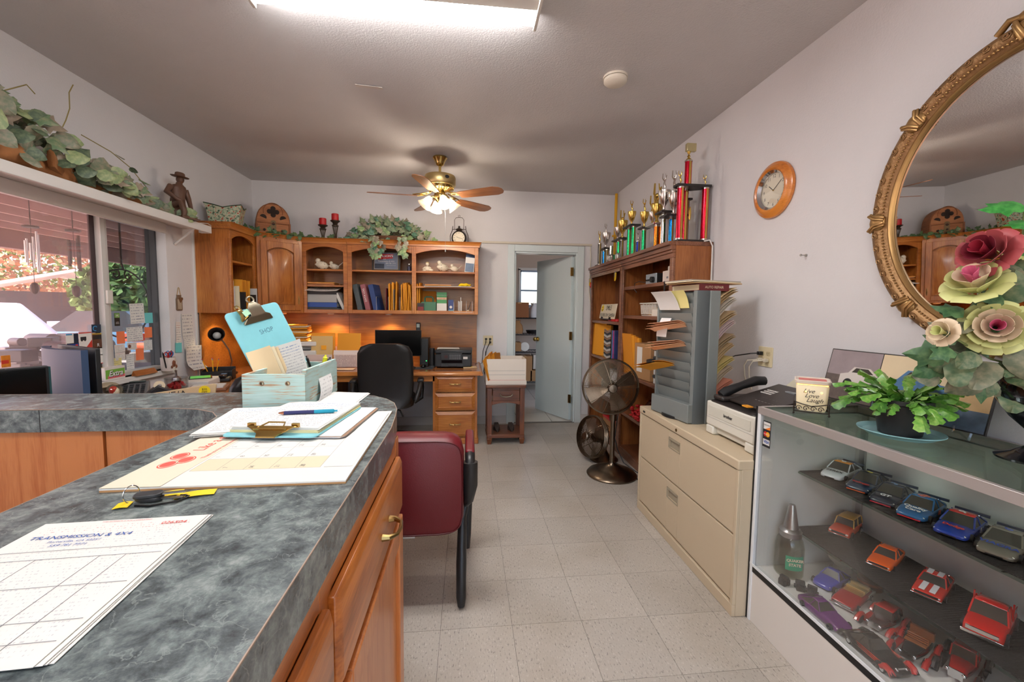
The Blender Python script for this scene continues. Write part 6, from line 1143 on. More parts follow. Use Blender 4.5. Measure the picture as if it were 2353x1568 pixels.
# ------------------------------------------------------------------ fans
def grille(b,R_,y0,n=18,dome=.05,sp=10,T=None,rmin=.05):
    for k in range(n):
        u = k / (n - 1); r = rmin + (R_ - rmin) * u; y = y0 - dome * (1 - u ** 2.2)
        b.tube([(r * cos(i * 2 * pi / 36),y,r * sin(i * 2 * pi / 36)) for i in range(36)],.0016,4,T=T,closed=True)
    for k in range(sp):
        a = k * 2 * pi / sp; b.tube([((rmin * .6 + (R_ - rmin * .6) * u) * cos(a),y0 - dome * (1 - u ** 2.2) - .002,(rmin * .6 + (R_ - rmin * .6) * u) * sin(a)) for u in (0,.3,.6,.85,1)],.0024,4,T=T)
def fanhead(t,T,R_,sp=10,n=18):
    b = B(); grille(b,R_,-.03,n,.05,sp,T); g = b.obj('front_grille',BRONZE,t,fix=False); b = B(); grille(b,R_,.03,n,-.05,sp,T); b.obj('rear_grille',BRONZE,t,fix=False)
    B().tube([(R_ * cos(i * pi / 24),0,R_ * sin(i * pi / 24)) for i in range(48)],.007,6,T=T,closed=True).tube([(R_ * cos(i * pi / 24),.016,R_ * sin(i * pi / 24)) for i in range(48)],.006,6,T=T,closed=True).tube([(R_ * cos(i * pi / 24),-.016,R_ * sin(i * pi / 24)) for i in range(48)],.006,6,T=T,closed=True).obj('rim',BRONZE,t)
    B().lathe([(0,.092),(.03,.09),(.038,.08),(.04,.07),(0,.07)],20,T=T @ Matrix.Rotation(pi / 2,4,'X')).obj('badge',M('fan_badge',(140,128,116),.3,1),t)
    for k in range(4):
        a = k * pi / 2 + .4; b = B(); b.grid(lambda u,v: ((.03 + u * (R_ - .05)) * cos(a + (v - .5) * (.85 - .2 * u)),.018 - .036 * v,(.03 + u * (R_ - .05)) * sin(a + (v - .5) * (.85 - .2 * u))),5,5,th=.0015,T=T); b.obj('blade',M('fan_blade',(128,112,96),.35,.9),t,fix=False)
    B().cyl((0,.03,0),(0,.15,0),.05,.045,18,T=T).lathe([(0,-.19),(.03,-.18),(.045,-.15),(.045,-.1),(0,-.1)],18,T=T @ Matrix.Rotation(pi / 2,4,'X')).obj('motor',BRONZE,t)
t = thing('pedestal_fan','bronze pedestal fan beside the bookcase','fan',(1.195,3.3,0))
B().lathe([(0,0),(.2,0),(.205,.012),(.19,.03),(.12,.05),(.1,.055),(.06,.08),(.03,.095),(.026,.11),(0,.11)],36).obj('base',BRONZE,t,smooth=50); B().cyl((0,0,.1),(0,0,.56),.019,n=16).cyl((0,0,.46),(0,0,.52),.03,n=16).cyl((0,0,.56),(-.02,.0,.72),.016,n=12).obj('pole',BRONZE,t)
fanhead(t,TM((-.065,-.1,.757),rz=RAD(-6),rx=RAD(0)),.218,10,20)
B().tube([(.03,.02,.7),(.06,.05,.5),(.03,.03,.3),(.06,.04,.2),(.1,.0,.1),(.19,-.06,.04),(.28,-.15,.012)],.004,6).obj('power_cord',BLACK,t)
t = thing('table_fan','smaller bronze table fan on the floor behind the pedestal fan','fan',(1.245,3.66,0))
B().lathe([(0,0),(.125,0),(.13,.01),(.11,.03),(.05,.045),(.028,.09),(.024,.15),(.03,.2),(0,.2)],30).obj('base',BRONZE,t,smooth=50); T2 = TM((-.12,-.03,.225),rz=RAD(-68),rx=RAD(-12)); fanhead(t,T2,.185,8,16); B().tube([(0,0,.2),(.01,.0,.235),(.04,.01,.26),(.05,.02,.3),(.02,.02,.32)],.003,6).obj('carry_loop',BLACK,t)
tag(B().tube([(1.28,3.62,.006),(1.36,3.45,.006),(1.34,3.25,.006),(1.4,3.1,.006),(1.405,2.84,.006)],.005,6).obj('power_cord',BLACK),'black power cord trailing along the foot of the bookcase','cord')

# ------------------------------------------------------------------ ceiling fan
t = thing('ceiling_fan','brass ceiling fan with wooden blades and lit tulip shades','ceiling fan',(-.25,3.95,ZC)); WB = wood('blade_oak',(128,80,48),(166,110,70),'x',1.2,coat=.2)
B().lathe([(0,0),(.062,0),(.066,-.012),(.05,-.035),(.04,-.055),(.034,-.07),(.015,-.08),(0,-.08)],24).obj('canopy',BRASS,t,smooth=50); B().cyl((0,0,-.07),(0,0,-.16),.012,n=12).obj('downrod',BRASS,t)
SB = M('satin_brass',(196,174,122),.35,1)
B().lathe([(0,-.155),(.09,-.158),(.135,-.17),(.142,-.185),(.142,-.25),(.13,-.262),(0,-.262)],32).obj('motor_housing',SB,t,smooth=50); B().lathe([(.13,-.262),(.12,-.285),(.07,-.3),(.05,-.31),(0,-.31)],32).obj('motor_cap',BRASS,t)
b = B()
for i in range(28): a = i * 2 * pi / 28; b.box(.07,.125,-.003,.003,-.285,-.268,T=Matrix.Rotation(a,4,'Z'))
b.obj('vent_fins',BRASS,t)['kind'] = 'stuff'
for k in range(5):
    A = Matrix.Rotation(RAD(42 + 72 * k),4,'Z'); b = B()
    for s in (-1,1): b.tube([(.08,s * .012,-.31),(.14,s * .035,-.335),(.2,s * .03,-.345),(.24,s * .012,-.347)],.006,6,T=A)
    b.tube([(.15 + .03 * cos(q),.02 * sin(q),-.338) for q in [i * pi / 5 for i in range(10)]],.005,5,T=A,closed=True); br = b.obj('blade_iron',BRASS,t)
    Bl = A @ TM((.2,0,-.352),rx=RAD(-12)); pl = [(0,-.05),(.05,-.058),(.36,-.07),(.41,-.05),(.43,-.02),(.43,.02),(.41,.05),(.36,.07),(.05,.058),(0,.05)]
    me = B().prism(pl,-.003,.003).obj('blade',WB,t,.001); me.matrix_local = Bl
B().lathe([(0,-.31),(.045,-.31),(.055,-.335),(.05,-.37),(.03,-.395),(.018,-.41),(0,-.415)],22).obj('light_fitter',BRASS,t,smooth=50)
SHADE = M('lit_frosted_glass',(255,250,240),.3,emit=14,ecol=(255,232,200)); 
for k in range(4):
    A = Matrix.Rotation(RAD(20 + 90 * k),4,'Z'); B().tube([(.03,0,-.36),(.07,0,-.355),(.09,0,-.37)],.008,8,T=A).obj('lamp_arm',BRASS,t)
    S_ = A @ TM((.085,0,-.365),ry=RAD(-38)); B().lathe([(.02,0),(.026,-.01),(.034,-.03),(.04,-.06),(.055,-.085),(.066,-.1),(.064,-.1),(.052,-.084),(.037,-.058),(.03,-.03),(.018,-.004)],24,T=S_,rf=None).obj('glass_shade',glass('shade_glass',(255,252,246),.08,.35,(255,250,240)),t,smooth=60); B().ball((0,0,-.055),(.026,.026,.032),12,8,T=S_).obj('bulb',SHADE,t)
ld = bpy.data.lights.new('fan_lamp','POINT'); ld.energy = 15; ld.color = (1,.86,.7); ld.shadow_soft_size = .06; lo = bpy.data.objects.new('fan_lamp',ld); COL.objects.link(lo); lo.parent = t; lo.location = (0,0,-.5)
B().tube([(.03,-.02,-.41),(.05,-.03,-.5),(.05,-.03,-.82)],.0012,5).lathe([(0,-.85),(.006,-.846),(.007,-.825),(0,-.82)],10,T=TM((.05,-.03,0))).obj('pull_chain',STEEL,t); B().lathe([(0,0),(.014,0),(.014,.002),(0,.002)],16,T=TM((.07,-.126,-.205),rx=pi / 2,rz=RAD(29)) @ Matrix.Scale(1.4,4,(1,0,0))).obj('logo',INK,t)
# smoke detector and ceiling patch
t = thing('smoke_detector','round white smoke detector on the ceiling','smoke detector',(.855,2.49,ZC)); SM = M('detector_white',(232,224,208),.45); B().lathe([(0,0),(.07,0),(.07,-.012),(0,-.012)],32).obj('base_plate',SM,t); B().lathe([(0,-.014),(.066,-.014),(.067,-.03),(.055,-.04),(0,-.042)],32).obj('cover',SM,t,smooth=50)
struct(B().grid(lambda u,v: ((u - .5) * .16,(v - .5) * .03 + .01 * u,-.004 * u),3,2,th=.002).obj('trim_6',M('peeled_paint',(206,198,192),.7),loc=(-0.606,2.776,2.717),fix=False))


# ------------------------------------------------------------------ trophies on the bookcases
TB = 1.851
GOLD = M('trophy_gold',(212,180,96),.2,1); SILV = M('trophy_silver',(206,200,194),.18,1); TBLK = M('trophy_black',(40,38,38),.35)
def holo(name,c): return M('col_' + name,c,.18,.75,var=.45,vscale=70)
COLS = {'blue': holo('blue',(10,120,196)),'green': holo('green',(14,150,92)),'red': holo('red',(206,20,50)),'orange': holo('orange',(220,110,20)),'silver': holo('silver',(190,190,192)),'navy': holo('navy',(24,44,120)),'purple': holo('purple',(80,30,130)),'dark': holo('dark',(70,66,62))}
def cup(t,x,y,z,h,mt_,w_=None):
    r = w_ or h * .3; B().lathe([(0,0),(r * .6,0),(r * .6,h * .05),(r * .2,h * .12),(r * .18,h * .25),(r * .6,h * .45),(r * .95,h * .8),(r,h),(r * .9,h),(r * .5,h * .9),(0,h * .88)],16,T=TM((x,y,z))).obj('cup',mt_,t,smooth=50)
    for s in (-1,1): B().tube([(x,y + s * r * .5,z + h * .42),(x,y + s * r * 1.3,z + h * .55),(x,y + s * r * 1.35,z + h * .8),(x,y + s * r * .95,z + h * .92)],r * .09,5).obj('cup_handle',mt_,t)
def fig(t,x,y,z,h,mt_,wings=True):
    b = B().tube([(x,y,z),(x,y,z + h * .1),(x + .004,y,z + h * .3),(x - .004,y,z + h * .5),(x,y,z + h * .62)],[h * .08,h * .035,h * .07,h * .05,h * .03],7).ball((x,y,z + h * .68),h * .06,8,6)
    if wings:
        b.tube([(x,y,z + h * .55),(x - .01,y + h * .12,z + h * .75),(x - .01,y + h * .1,z + h)],[h * .035,h * .03,h * .02],6)
        for q in range(3): b.tube([(x,y - h * .04,z + h * .55),(x,y - h * (.1 + .05 * q),z + h * (.72 + .06 * q)),(x,y - h * (.06 + .04 * q),z + h * (.95 - .1 * q))],h * .016,5)
    b.obj('figure',mt_,t,smooth=60)
def column(t,x,y,z,h,c,r=.019):
    B().cyl((x,y,z),(x,y,z + h),r,n=14).obj('column',COLS[c],t); B().tube([(x + (r + .002) * cos(a),y + (r + .002) * sin(a),z + h * .5) for a in (3.6,3.7)],.0001,3) if 0 else None
    B().box(x - r * .3,x + r * .3,y - r - .0025,y - r * .8,z,z + h).obj('gold_trim',GOLD,t); B().cyl((x,y,z),(x,y,z + .012),r * 1.15,n=14).cyl((x,y,z + h - .01),(x,y,z + h),r * 1.15,n=14).obj('collar',SILV,t)
def trophy(label,X,Y,cols,top,base=(.05,.05)):
    t = thing('trophy',label,'trophy',(X,Y,TB),0,'trophies on the bookcases'); B().box(-base[0],base[0],-base[1],base[1],0,.02).obj('base',TBLK,t,.003); h = 0
    for dx,dy,hh_,c in cols: column(t,dx,dy,.02,hh_,c); h = max(h,hh_)
    z = .02 + h
    for k in top:
        if k[0] == 'plate': B().box(-k[1],k[1],-k[2],k[2],z,z + .015).obj('plate',TBLK if len(k) < 4 else SILV,t,.002); z += .015
        elif k[0] == 'cup': cup(t,k[3] if len(k) > 3 else 0,k[4] if len(k) > 4 else 0,z,k[1],k[2]); z += k[1] * (.9 if not (len(k) > 3) else 0)
        elif k[0] == 'fig': fig(t,k[3] if len(k) > 3 else 0,k[4] if len(k) > 4 else 0,z,k[1],k[2])
        elif k[0] == 'block': B().box(-.035,.035,-.035,.035,.02,.09).obj('plinth',SILV,t,.004); B().cyl((-.036,0,.058),(-.039,0,.058),.024,n=18).obj('medallion',PAPER,t)
    return t
def ty(px,X=1.55): return px
trophy('slim dark column trophy with a torch top at the far bookcase end',1.47,(1.47,4.7,2.115)[1] - .05,[(0,0,.24,'dark')],[('fig',.14,GOLD,0,0)],(.04,.04))
trophy('silver cup trophy on blue columns near the far end',1.52,(1.52,4.591,2.1)[1],[(0,.05,.16,'blue'),(0,-.05,.16,'dark')],[('plate',.05,.085),('cup',.17,SILV),('fig',.12,SILV)],(.06,.09))
trophy('short checkered column trophy with a round medallion',1.49,(1.49,4.319,1.923)[1],[(0,0,.16,'silver')],[('block',)],(.045,.045))
trophy('two-cup silver and gold trophy on a green and checkered column',1.54,(1.54,4.203,1.954)[1],[(0,.03,.2,'green'),(0,-.05,.2,'dark')],[('block',),('plate',.05,.12),('cup',.13,SILV,0,.07),('cup',.17,GOLD,0,-.06),('fig',.28,GOLD,0,-.06)],(.06,.12))
trophy('gold cup trophy on a pair of green columns',1.53,(1.53,3.883,1.992)[1],[(0,.055,.27,'green'),(0,-.055,.27,'green')],[('plate',.05,.1),('cup',.13,GOLD),('fig',.12,GOLD)],(.06,.11))
trophy('short navy column trophy between the green ones',1.6,(1.6,3.887,1.994)[1],[(0,0,.15,'navy')],[('fig',.1,SILV)],(.04,.04))
trophy('gold cup trophy on a single green column',1.53,(1.53,3.594,1.966)[1],[(0,0,.2,'green')],[('plate',.04,.05),('cup',.13,GOLD),('fig',.13,GOLD)],(.06,.06))
trophy('tall gold and silver double-cup trophy on orange columns',1.54,(1.54,3.401,1.971)[1],[(0,-.03,.19,'orange'),(.03,.045,.19,'blue'),(.04,-.02,.19,'orange')],[('plate',.05,.08,1),('cup',.11,SILV,0,.05),('cup',.15,GOLD,0,-.03),('fig',.33,GOLD,0,-.03),('fig',.25,GOLD,0,.05)],(.07,.08))
trophy('silver cup trophy with winged figure on a silver column',1.51,(1.51,3.185,1.918)[1],[(0,0,.24,'silver')],[('plate',.045,.06),('cup',.16,SILV),('fig',.15,SILV)],(.06,.06))
trophy('tall silver cup trophy with winged figure on two blue columns',1.535,(1.535,3.054,1.929)[1] + .02,[(0,.03,.19,'blue'),(.065,-.01,.19,'blue')],[('plate',.085,.06),('cup',.17,SILV),('fig',.18,SILV)],(.085,.06))
trophy('purple column trophy standing behind the blue one',1.66,3.12,[(0,0,.33,'purple')],[('plate',.03,.03),('fig',.14,GOLD)],(.04,.04))
t = thing('trophy','very tall red three-column trophy at the near bookcase end','trophy',(1.585,2.93,TB),0,'trophies on the bookcases')
B().box(-.115,.13,-.06,.06,0,.016).obj('base',TBLK,t,.003)
for dx,dy in ((-.085,-.02),(-.02,.045),(.1,-.02)): column(t,dx,dy,.016,.37,'red',.024)
B().prism([(-.125,-.05),(.13,-.05),(.13,.02),(.02,.075),(-.03,.075),(-.125,.02)],.386,.404).obj('plate',TBLK,t,.003); column(t,-.015,.02,.404,.18,'red',.024)
fig(t,-.085,-.01,.404,.1,GOLD); fig(t,.1,-.01,.404,.08,GOLD); B().lathe([(0,0),(.022,0),(.018,.01),(.006,.02),(.012,.03),(.004,.04),(.014,.06),(.02,.08),(0,.08)],14,T=TM((-.015,.02,.584))).obj('finial',GOLD,t); B().box(-.04,.03,.0,.03,.645,.7,T=TM((0,0,0),ry=0)).obj('topper',M('topper_cream',(196,184,140),.3,.6),t,.003); B().ball((-.02,-.035,.2),(.01,.006,.05),10,8).obj('figure',GOLD,t)
# cable and yellow bar behind the trophies
tag(B().tube([(1.66,2.86,1.855),(1.69,2.838,1.86),(1.71,2.835,1.82),(1.713,2.835,1.5),(1.71,2.835,1.2)],.005,6).obj('white_cable',WHITE),'white cable running down beside the near bookcase','cable'); tag(B().cyl((1.66,4.7,1.855),(1.7,4.8,2.7),.016,n=10).box(1.64,1.7,4.72,4.74,2.2,2.22).obj('yellow_pole',M('pole_yellow',(226,170,30),.5)),'yellow pole standing behind the trophies in the corner','pole')

# ------------------------------------------------------------------ things in the bookcases
def at(px,py,X): return (px,py,X)
# key rack
t = thing('key_rack','row of key hooks under the far bookcase cornice','key rack',(1.42,3.87,1.745)); B().box(-.0,.006,0,.92,-.012,.012).obj('rail',M('rail_wood',(150,120,96),.5),t)
for i in range(22): B().tube([(0,.03 + i * .04,0),(-.018,.03 + i * .04,-.006),(-.02,.03 + i * .04,.01)],.0018,5).obj('hook',CHROME,t)
for y,nm,n_ in ((3.9,'near',2),(4.74,'far',2)):
    t = thing('tagged_keys','yellow-tagged keys on the %s end of the key rack' % nm,'keys',(1.395,y,1.74),0,'keys on the key rack')
    for i in range(n_): B().box(-.001,.001,-.02 + i * .03,.008 + i * .03,-.085 - .01 * i,-.02).obj('key_tag',YEL,t,rot=(.1 - .2 * i,0,0)); B().box(-.004,-.002,.0 + i * .02,.008 + i * .02,-.06,-.01).obj('key',STEEL,t)
    if nm == 'far': B().tube([(0,-.03 + .014 * cos(a),-.09 + .03 * sin(a)) for a in [k * pi / 6 for k in range(12)]],.003,5,closed=True).obj('carabiner',RED,t)
S1,S2,S3,S4 = 1.578,1.319,.785,.421
t = thing('radio_scanner','silver radio with a black knob on the top shelf','radio',(1.5,3.34,S1)); B().box(-.0,.16,-.1,.1,0,.085).obj('case',BLACK,t,.004); B().box(-.006,0,-.1,.1,0,.085).obj('front_panel',M('scanner_silver',(186,196,206),.3,.5),t,.002); B().cyl((-.03,-.05,.035),(-.006,-.05,.035),.024,n=18).obj('dial',BLACK,t); b = B()
for i in range(4): b.box(-.014,-.006,.0 + i * .022,.014 + i * .022,.03,.042)
b.obj('buttons',BLACK,t)['kind'] = 'stuff'; B().tube([(-.0,.09,.02),(-.05,.14,.03),(-.06,.2,.02),(-.055,.22,-.03),(-.04,.2,-.06)],.003,5).obj('cord',BLACK,t)
t = thing('carton','small open white carton on the top shelf beside the radio','box',(1.51,3.1,S1)); B().box(0,.15,-.065,.065,0,.09).obj('box',M('carton_white',(226,214,204),.7),t,.002); B().box(-.001,.0,-.03,.0,.03,.045).obj('barcode',GREYINK,t); B().box(0,.02,-.065,-.02,.09,.12).box(.05,.1,.0,.065,.09,.125).obj('flap',M('carton_white',(226,214,204),.7),t)
t = thing('carton','brown cardboard carton behind the white one','box',(1.62,3.14,S1)); B().box(0,.08,-.08,.08,0,.145).obj('box',CARDB,t,.002); B().box(-.002,0,-.04,.04,.05,.09).obj('label_panel',CREAM,t)
t = thing('plastic_basket','white slotted plastic basket on the second shelf','basket',(1.56,3.32,S2)); PB = M('basket_white',(226,220,210),.45)
for s,x in ((-1,-.08),(1,.08)):
    for i in range(13): B().box(x - .002,x + .002,-.15 + i * .024,-.138 + i * .024,.02,.1).obj('slat',PB,t,rot=(0,s * .1,0))
for s in (-1,1):
    for i in range(6): B().box(-.07 + i * .026,-.058 + i * .026,s * .152 - .002,s * .152 + .002,.02,.1).obj('slat',PB,t)
B().box(-.08,.08,-.15,.15,0,.006).obj('floor',PB,t); b = B(); P_ = rrect(-.095,.095,-.165,.165,.02); b.tube([(x,y,.103) for x,y in P_],.006,6,closed=True); b.obj('rim',PB,t); B().tube([(x * .88,y * .93,.06) for x,y in P_],.003,5,closed=True).tube([(x * .86,y * .92,.02) for x,y in P_],.003,5,closed=True).obj('band',PB,t); B().box(-.04,.05,-.1,.1,.007,.07).obj('contents',M('bag_yellow',(226,160,40),.5,var=.4,vscale=30),t)
t = thing('pill_bottle','blue-capped white pill bottle on the second shelf','bottle',(1.49,3.09,S2)); B().lathe([(0,0),(.024,0),(.025,.004),(.025,.1),(.02,.11),(0,.11)],18).obj('bottle',M('pill_label',(120,170,206),.4),t); B().lathe([(.0254,.02),(.0256,.02),(.0256,.05),(.0254,.05)],18).obj('label_band',RED,t); B().lathe([(0,.11),(.022,.11),(.022,.135),(0,.135)],18).obj('cap',BLUE,t)
t = thing('card_pack','white printed card pack leaning on the basket','box',(1.465,3.17,S2),0,rot=(0,RAD(8),0)); B().box(0,.015,-.07,.07,0,.055).obj('pack',printed('card_pack',(230,222,210),(150,140,130),5),t)
t = thing('camera_sign','cream plate reading SMILE YOU ARE ON CAMERA on a small easel','sign',(1.47,4.36,1.262),0,rot=(0,RAD(10),0)); B().box(0,.004,-.25,.25,.012,.17).obj('plate',M('plate_cream',(224,214,190),.4),t,.003); text('SMILE',.07,INK,t,(-.0015,-.02,.125),FACE_XN,sx=1); text("YOU'RE ON CAMERA",.05,INK,t,(-.0015,0,.05),FACE_XN,sx=.98); B().lathe([(0,0),(.037,0),(.037,.001),(0,.001)],24,T=TM((-.0005,.185,.125)) @ Matrix.Rotation(-pi / 2,4,'Y')).obj('smiley',M('smiley_yellow',(240,206,40),.5),t)
b = B().tube([(-.0022,.185 + .024 * cos(a),.125 + .024 * sin(a)) for a in [3.5 + i * .25 for i in range(10)]],.002,5); b.ball((-.0018,.174,.136),(.001,.004,.007),8,6).ball((-.0018,.196,.136),(.001,.004,.007),8,6); b.obj('smile',INK,t); B().box(-.02,.03,-.13,-.12,0,.03).box(-.02,.03,.12,.13,0,.03).box(-.02,-.012,-.14,.14,0,.01).obj('easel',BLACK,t)
tag(B().prism(rrect(-.05,.05,-.12,.12,.03),0,.025).obj('red_case',RED,loc=(1.53,4.23,1.251)),'flat red plastic case behind the camera sign easel','case')
tag(B().box(0,.008,0,.05,0,.42).box(-.002,0,.0,.05,.2,.212).obj('clapboard',M('board_tan',(150,130,100),.6),loc=(1.52,3.87,1.251),rot=(RAD(-4),0,0)),'narrow tan board leaning in the far bookcase','board')
SF = .861
for i,(y,h_,mt_,d_) in enumerate(((4.72,.36,MANILA2,.0),(4.66,.35,MANILA,.01),(4.6,.36,MANILA,.0),(4.52,.34,MANILA,.015))): envelope(ORD[i] + ' tall amber envelope from the door end of the far bookcase',(1.5 + d_,y,SF),.22,h_,(pi / 2 - .06,0,RAD(-80 + i * 4)),mt_,'tall envelopes in the far bookcase',th=.03)
t = thing('magazine_box','black and white magazines stacked in a box in the far bookcase','magazines',(1.47,4.3,SF)); 
for i in range(12): B().grid(lambda u,v: (.02 * sin(v * 6),(u - .5) * .2,i * .024 + .02 * abs(u - .5) * 2),4,2,th=.014).obj('magazine',(M('mag_a',(210,208,204),.4),M('mag_b',(50,52,60),.4),M('mag_c',(150,120,100),.4))[i % 3],t,loc=(.0,.0,.01),fix=False)
for i,c_ in enumerate(((60,120,180),(190,60,130),(50,60,110))): tag(B().box(0,.2,-.012,.012,0,.3).obj('magazine',M('magspine_%d' % i,c_,.4,var=.5,vscale=25),loc=(1.46,4.13 - i * .035,SF)),('blue','pink','navy')[i] + ' magazine standing beside the magazine box','magazine','standing magazines in the far bookcase')
# lower shelf of the near bookcase
for i in range(4): envelope(ORD[i] + ' padded amber envelope from the far end of the third shelf',(1.5 + .01 * i,3.75 - i * .035,S3),.24,.37 - .01 * i,(pi / 2 + .1,.0,RAD(-84)),MANILA if i % 2 else MANILA2,'padded envelopes on the third shelf',th=.02)
t = thing('clipboard','blue clipboard with black clip behind the taped carton','clipboard',(1.66,3.25,S3)); B().box(0,.006,-.16,.16,0,.33).obj('board',BLUE,t,rot=(0,RAD(-4),0)); B().box(-.02,0,-.04,.04,.31,.35).obj('clip',BLACK,t,.006)
t = thing('shipping_carton','brown shipping carton with a long white label on the third shelf','box',(1.46,3.38,S3),RAD(4)); B().box(0,.2,-.14,.14,0,.3).obj('box',CARDB,t,.003); B().box(-.002,0,-.0,.09,.06,.27).obj('label_panel',printed('ship_label',(230,226,220),(110,110,110),20),t); B().box(-.001,.2,-.03,.0,.299,.302).obj('tape',M('tape_brown',(190,150,100),.3),t)
for i in range(4):
    t = thing('parts_box','clear small-parts box stacked on the third shelf, number %s from the bottom' % ('one','two','three','four')[i],'box',(1.47,3.09,S3 + i * .073),0,'small-parts boxes'); B().box(0,.18,-.09,.09,0,.045).obj('box',M('drawer_clear',(206,206,204),.3),t,.004); B().box(-.006,.18,-.094,.094,.045,.07).obj('lid',DGREY,t,.004); B().box(-.008,-.006,-.03,.03,.05,.062).obj('latch',M('latch_red',(170,40,36),.5),t)
t = thing('glass_bowl','amber glass bowl holding red tinsel on the fourth shelf','bowl',(1.57,3.25,S4)); B().lathe([(0,0),(.06,0),(.1,.04),(.125,.11),(.115,.17),(.09,.2),(.085,.2),(.11,.17),(.118,.11),(.095,.045),(0,.01)],26).obj('bowl',glass('amber_bowl',(214,150,120),.12),t)
t = thing('silk_flowers','tangle of red silk flowers spilling at the front of the fourth shelf','flowers',(1.47,3.42,S4)); b = B()
for i in range(60): b.ball((random.uniform(-.04,.06),random.uniform(-.14,.12),.02 + random.uniform(0,.09)),(random.uniform(.012,.022),random.uniform(.012,.022),random.uniform(.008,.016)),7,5)
b.obj('petals',M('silk_red',(206,34,40),.6),t,smooth=60)['kind'] = 'stuff'; B().tube([(0,-.15,.0),(.02,0,.015),(0,.14,.0)],.006,6).obj('stem',GREEN,t)
t = thing('pill_tub','white tub with red lid on the fourth shelf','tub',(1.5,3.03,S4 + .0)); B().cyl((0,0,0),(0,0,.17),.035,n=16).obj('tub',PAPER,t); B().cyl((0,0,.17),(0,0,.19),.037,n=16).obj('lid',RED,t)
t = thing('carton','white carton on the low shelf of the far bookcase behind the fans','box',(1.47,4.25,.451)); B().box(0,.22,-.2,.2,0,.28).obj('box',M('carton_plain',(214,212,210),.6),t,.003); B().box(-.002,0,-.1,.05,.1,.2).obj('label_panel',printed('carton_print',(206,204,200),(90,90,90),6),t)
t = thing('red_bottle','tall red glass bottle on the bottom shelf','bottle',(1.58,3.05,.086)); B().lathe([(0,0),(.04,0),(.042,.01),(.042,.18),(.018,.23),(.016,.28),(0,.28)],18).obj('bottle',M('red_glass',(110,26,24),.15),t); B().cyl((0,0,.28),(0,0,.295),.018,n=12).obj('cap',BLACK,t)
t = thing('boot_box','brown shoe box on the bottom shelf of the far bookcase','box',(1.5,4.3,.086)); B().box(0,.2,-.16,.16,0,.11).obj('box',CARDB,t,.003); B().box(-.004,.2,-.164,.164,.11,.14).obj('lid',RED,t,.003)

# ------------------------------------------------------------------ grey literature rack on the file cabinet
RG = M('rack_grey',(136,142,141),.5,.25,var=.04); RGD = M('rack_dark_grey',(92,98,100),.5,.25)
FZ = .716; t = thing('literature_rack','tall grey steel pocket rack with notes standing on the file cabinet','rack',(1.249,2.42,FZ),RAD(-81)); RL_,RWd,RH = .357,.14,.76
# local x runs along the pockets, local +y is the wall side
B().box(-RL_ / 2,RL_ / 2,.045,RWd - .045,0.015,RH).obj('core',RGD,t); B().box(RL_ / 2 - .03,RL_ / 2,.0,.05,0,RH).obj('post',RG,t,.002)
B().loft([[(RL_ / 2,.0,z),(RL_ / 2 + .012,.03,z),(RL_ / 2 + .012,.075,z),(RL_ / 2,.075,z)] for z in (0,RH)]).obj('near_panel',RGD,t); B().box(RL_ / 2 - .01,RL_ / 2 + .02,.075,RWd,0,RH).obj('near_panel',RG,t,.002); B().box(-RL_ / 2,-RL_ / 2 + .012,-.01,RWd,0,RH).obj('far_panel',RG,t,.002); B().box(-RL_ / 2,RL_ / 2,-.03,.045,0.005,.11).obj('base_front',RG,t,.002); B().cyl((0,.07,-.0),(0,.07,.015),.12,n=28).obj('turntable',BLACK,t)
for k in range(11):
    z = .1 + k * .057
    B().grid(lambda u,v: ((u - .5) * (RL_ - .04) - .01,.02 - .028 * v,z + v * .075),1,1,th=.002).obj('pocket',RG,t,fix=False); b = B()
    for xx in (-.09,.0,.05,.1): b.box(xx - .004 if xx else -.001,xx + .004 if xx else .001,-.0035,-.002,z + .04,z + .042 if xx else z + .056)
    b.obj('slot',INK,t,rot=(RAD(0),0,0),loc=(0,-.0,0)) if k in () else None
    B().grid(lambda u,v: ((.5 - u) * (RL_ - .04),RWd - .03 + .03 * v,z + v * .072),1,1,th=.002).obj('pocket',RGD,t,fix=False)
TA,TP,TO = M('slip_tan',(214,184,140),.7),M('slip_pink',(236,160,134),.7),M('slip_peach',(250,196,156),.7)
def slip(label,lx,lz,w_,l_,mat,side,tilt=.9,n=2,roll=0):
    s = thing('work_slip',label,'paper slip',(0,0,0),0,'slips in the literature rack')
    for i in range(n): B().grid(lambda u,v: ((u - .5) * w_,v * l_,.012 * sin(v * 2.5) - .01 * i + .012 * (u - .5) * i),4,5,th=.0012).obj('sheet',mat if i else M(mat.name + '_b',tuple(int(255 * x ** .4545) for x in mat.node_tree.nodes['Principled BSDF'].inputs['Base Color'].default_value[:3]),.7),s,loc=(0,.004 * i,-.004 * i),rot=(0,.08 * i,.05 * i),fix=False)
    base = t.matrix_basis @ Matrix.Translation((lx,-.01 if side < 0 else RWd - .0,lz))
    s.matrix_world = base @ (Matrix.Rotation(pi,4,'Z') if side < 0 else Matrix.Identity(4)) @ Matrix.Rotation(tilt,4,'X') @ Matrix.Rotation(roll,4,'Y'); return s
for k,(mt_,nm) in enumerate(((TA,'tan slips at the wall side, top of the rack'),(M('slip_white',(226,214,200),.7),'white slip at the wall side, second from top'),(TA,'tan slips at the wall side, third from top'),(M('slip_rose',(230,206,206),.7),'pale rose slips at the wall side, fourth from top'),(M('slip_brown',(190,164,128),.7),'brown curled slips at the wall side, fifth from top'),(TA,'buff slips at the wall side, sixth from top'),(M('slip_yellow',(222,200,130),.7),'yellow slips at the wall side, seventh from top'),(M('slip_buff',(206,186,160),.7),'buff slip at the wall side, eighth from top'),(TP,'pink slips at the wall side, lowest'))):
    slip(nm,.08,.70 - k * .067,.17,.16,mt_,1,.5 + .1 * (k % 2),3)
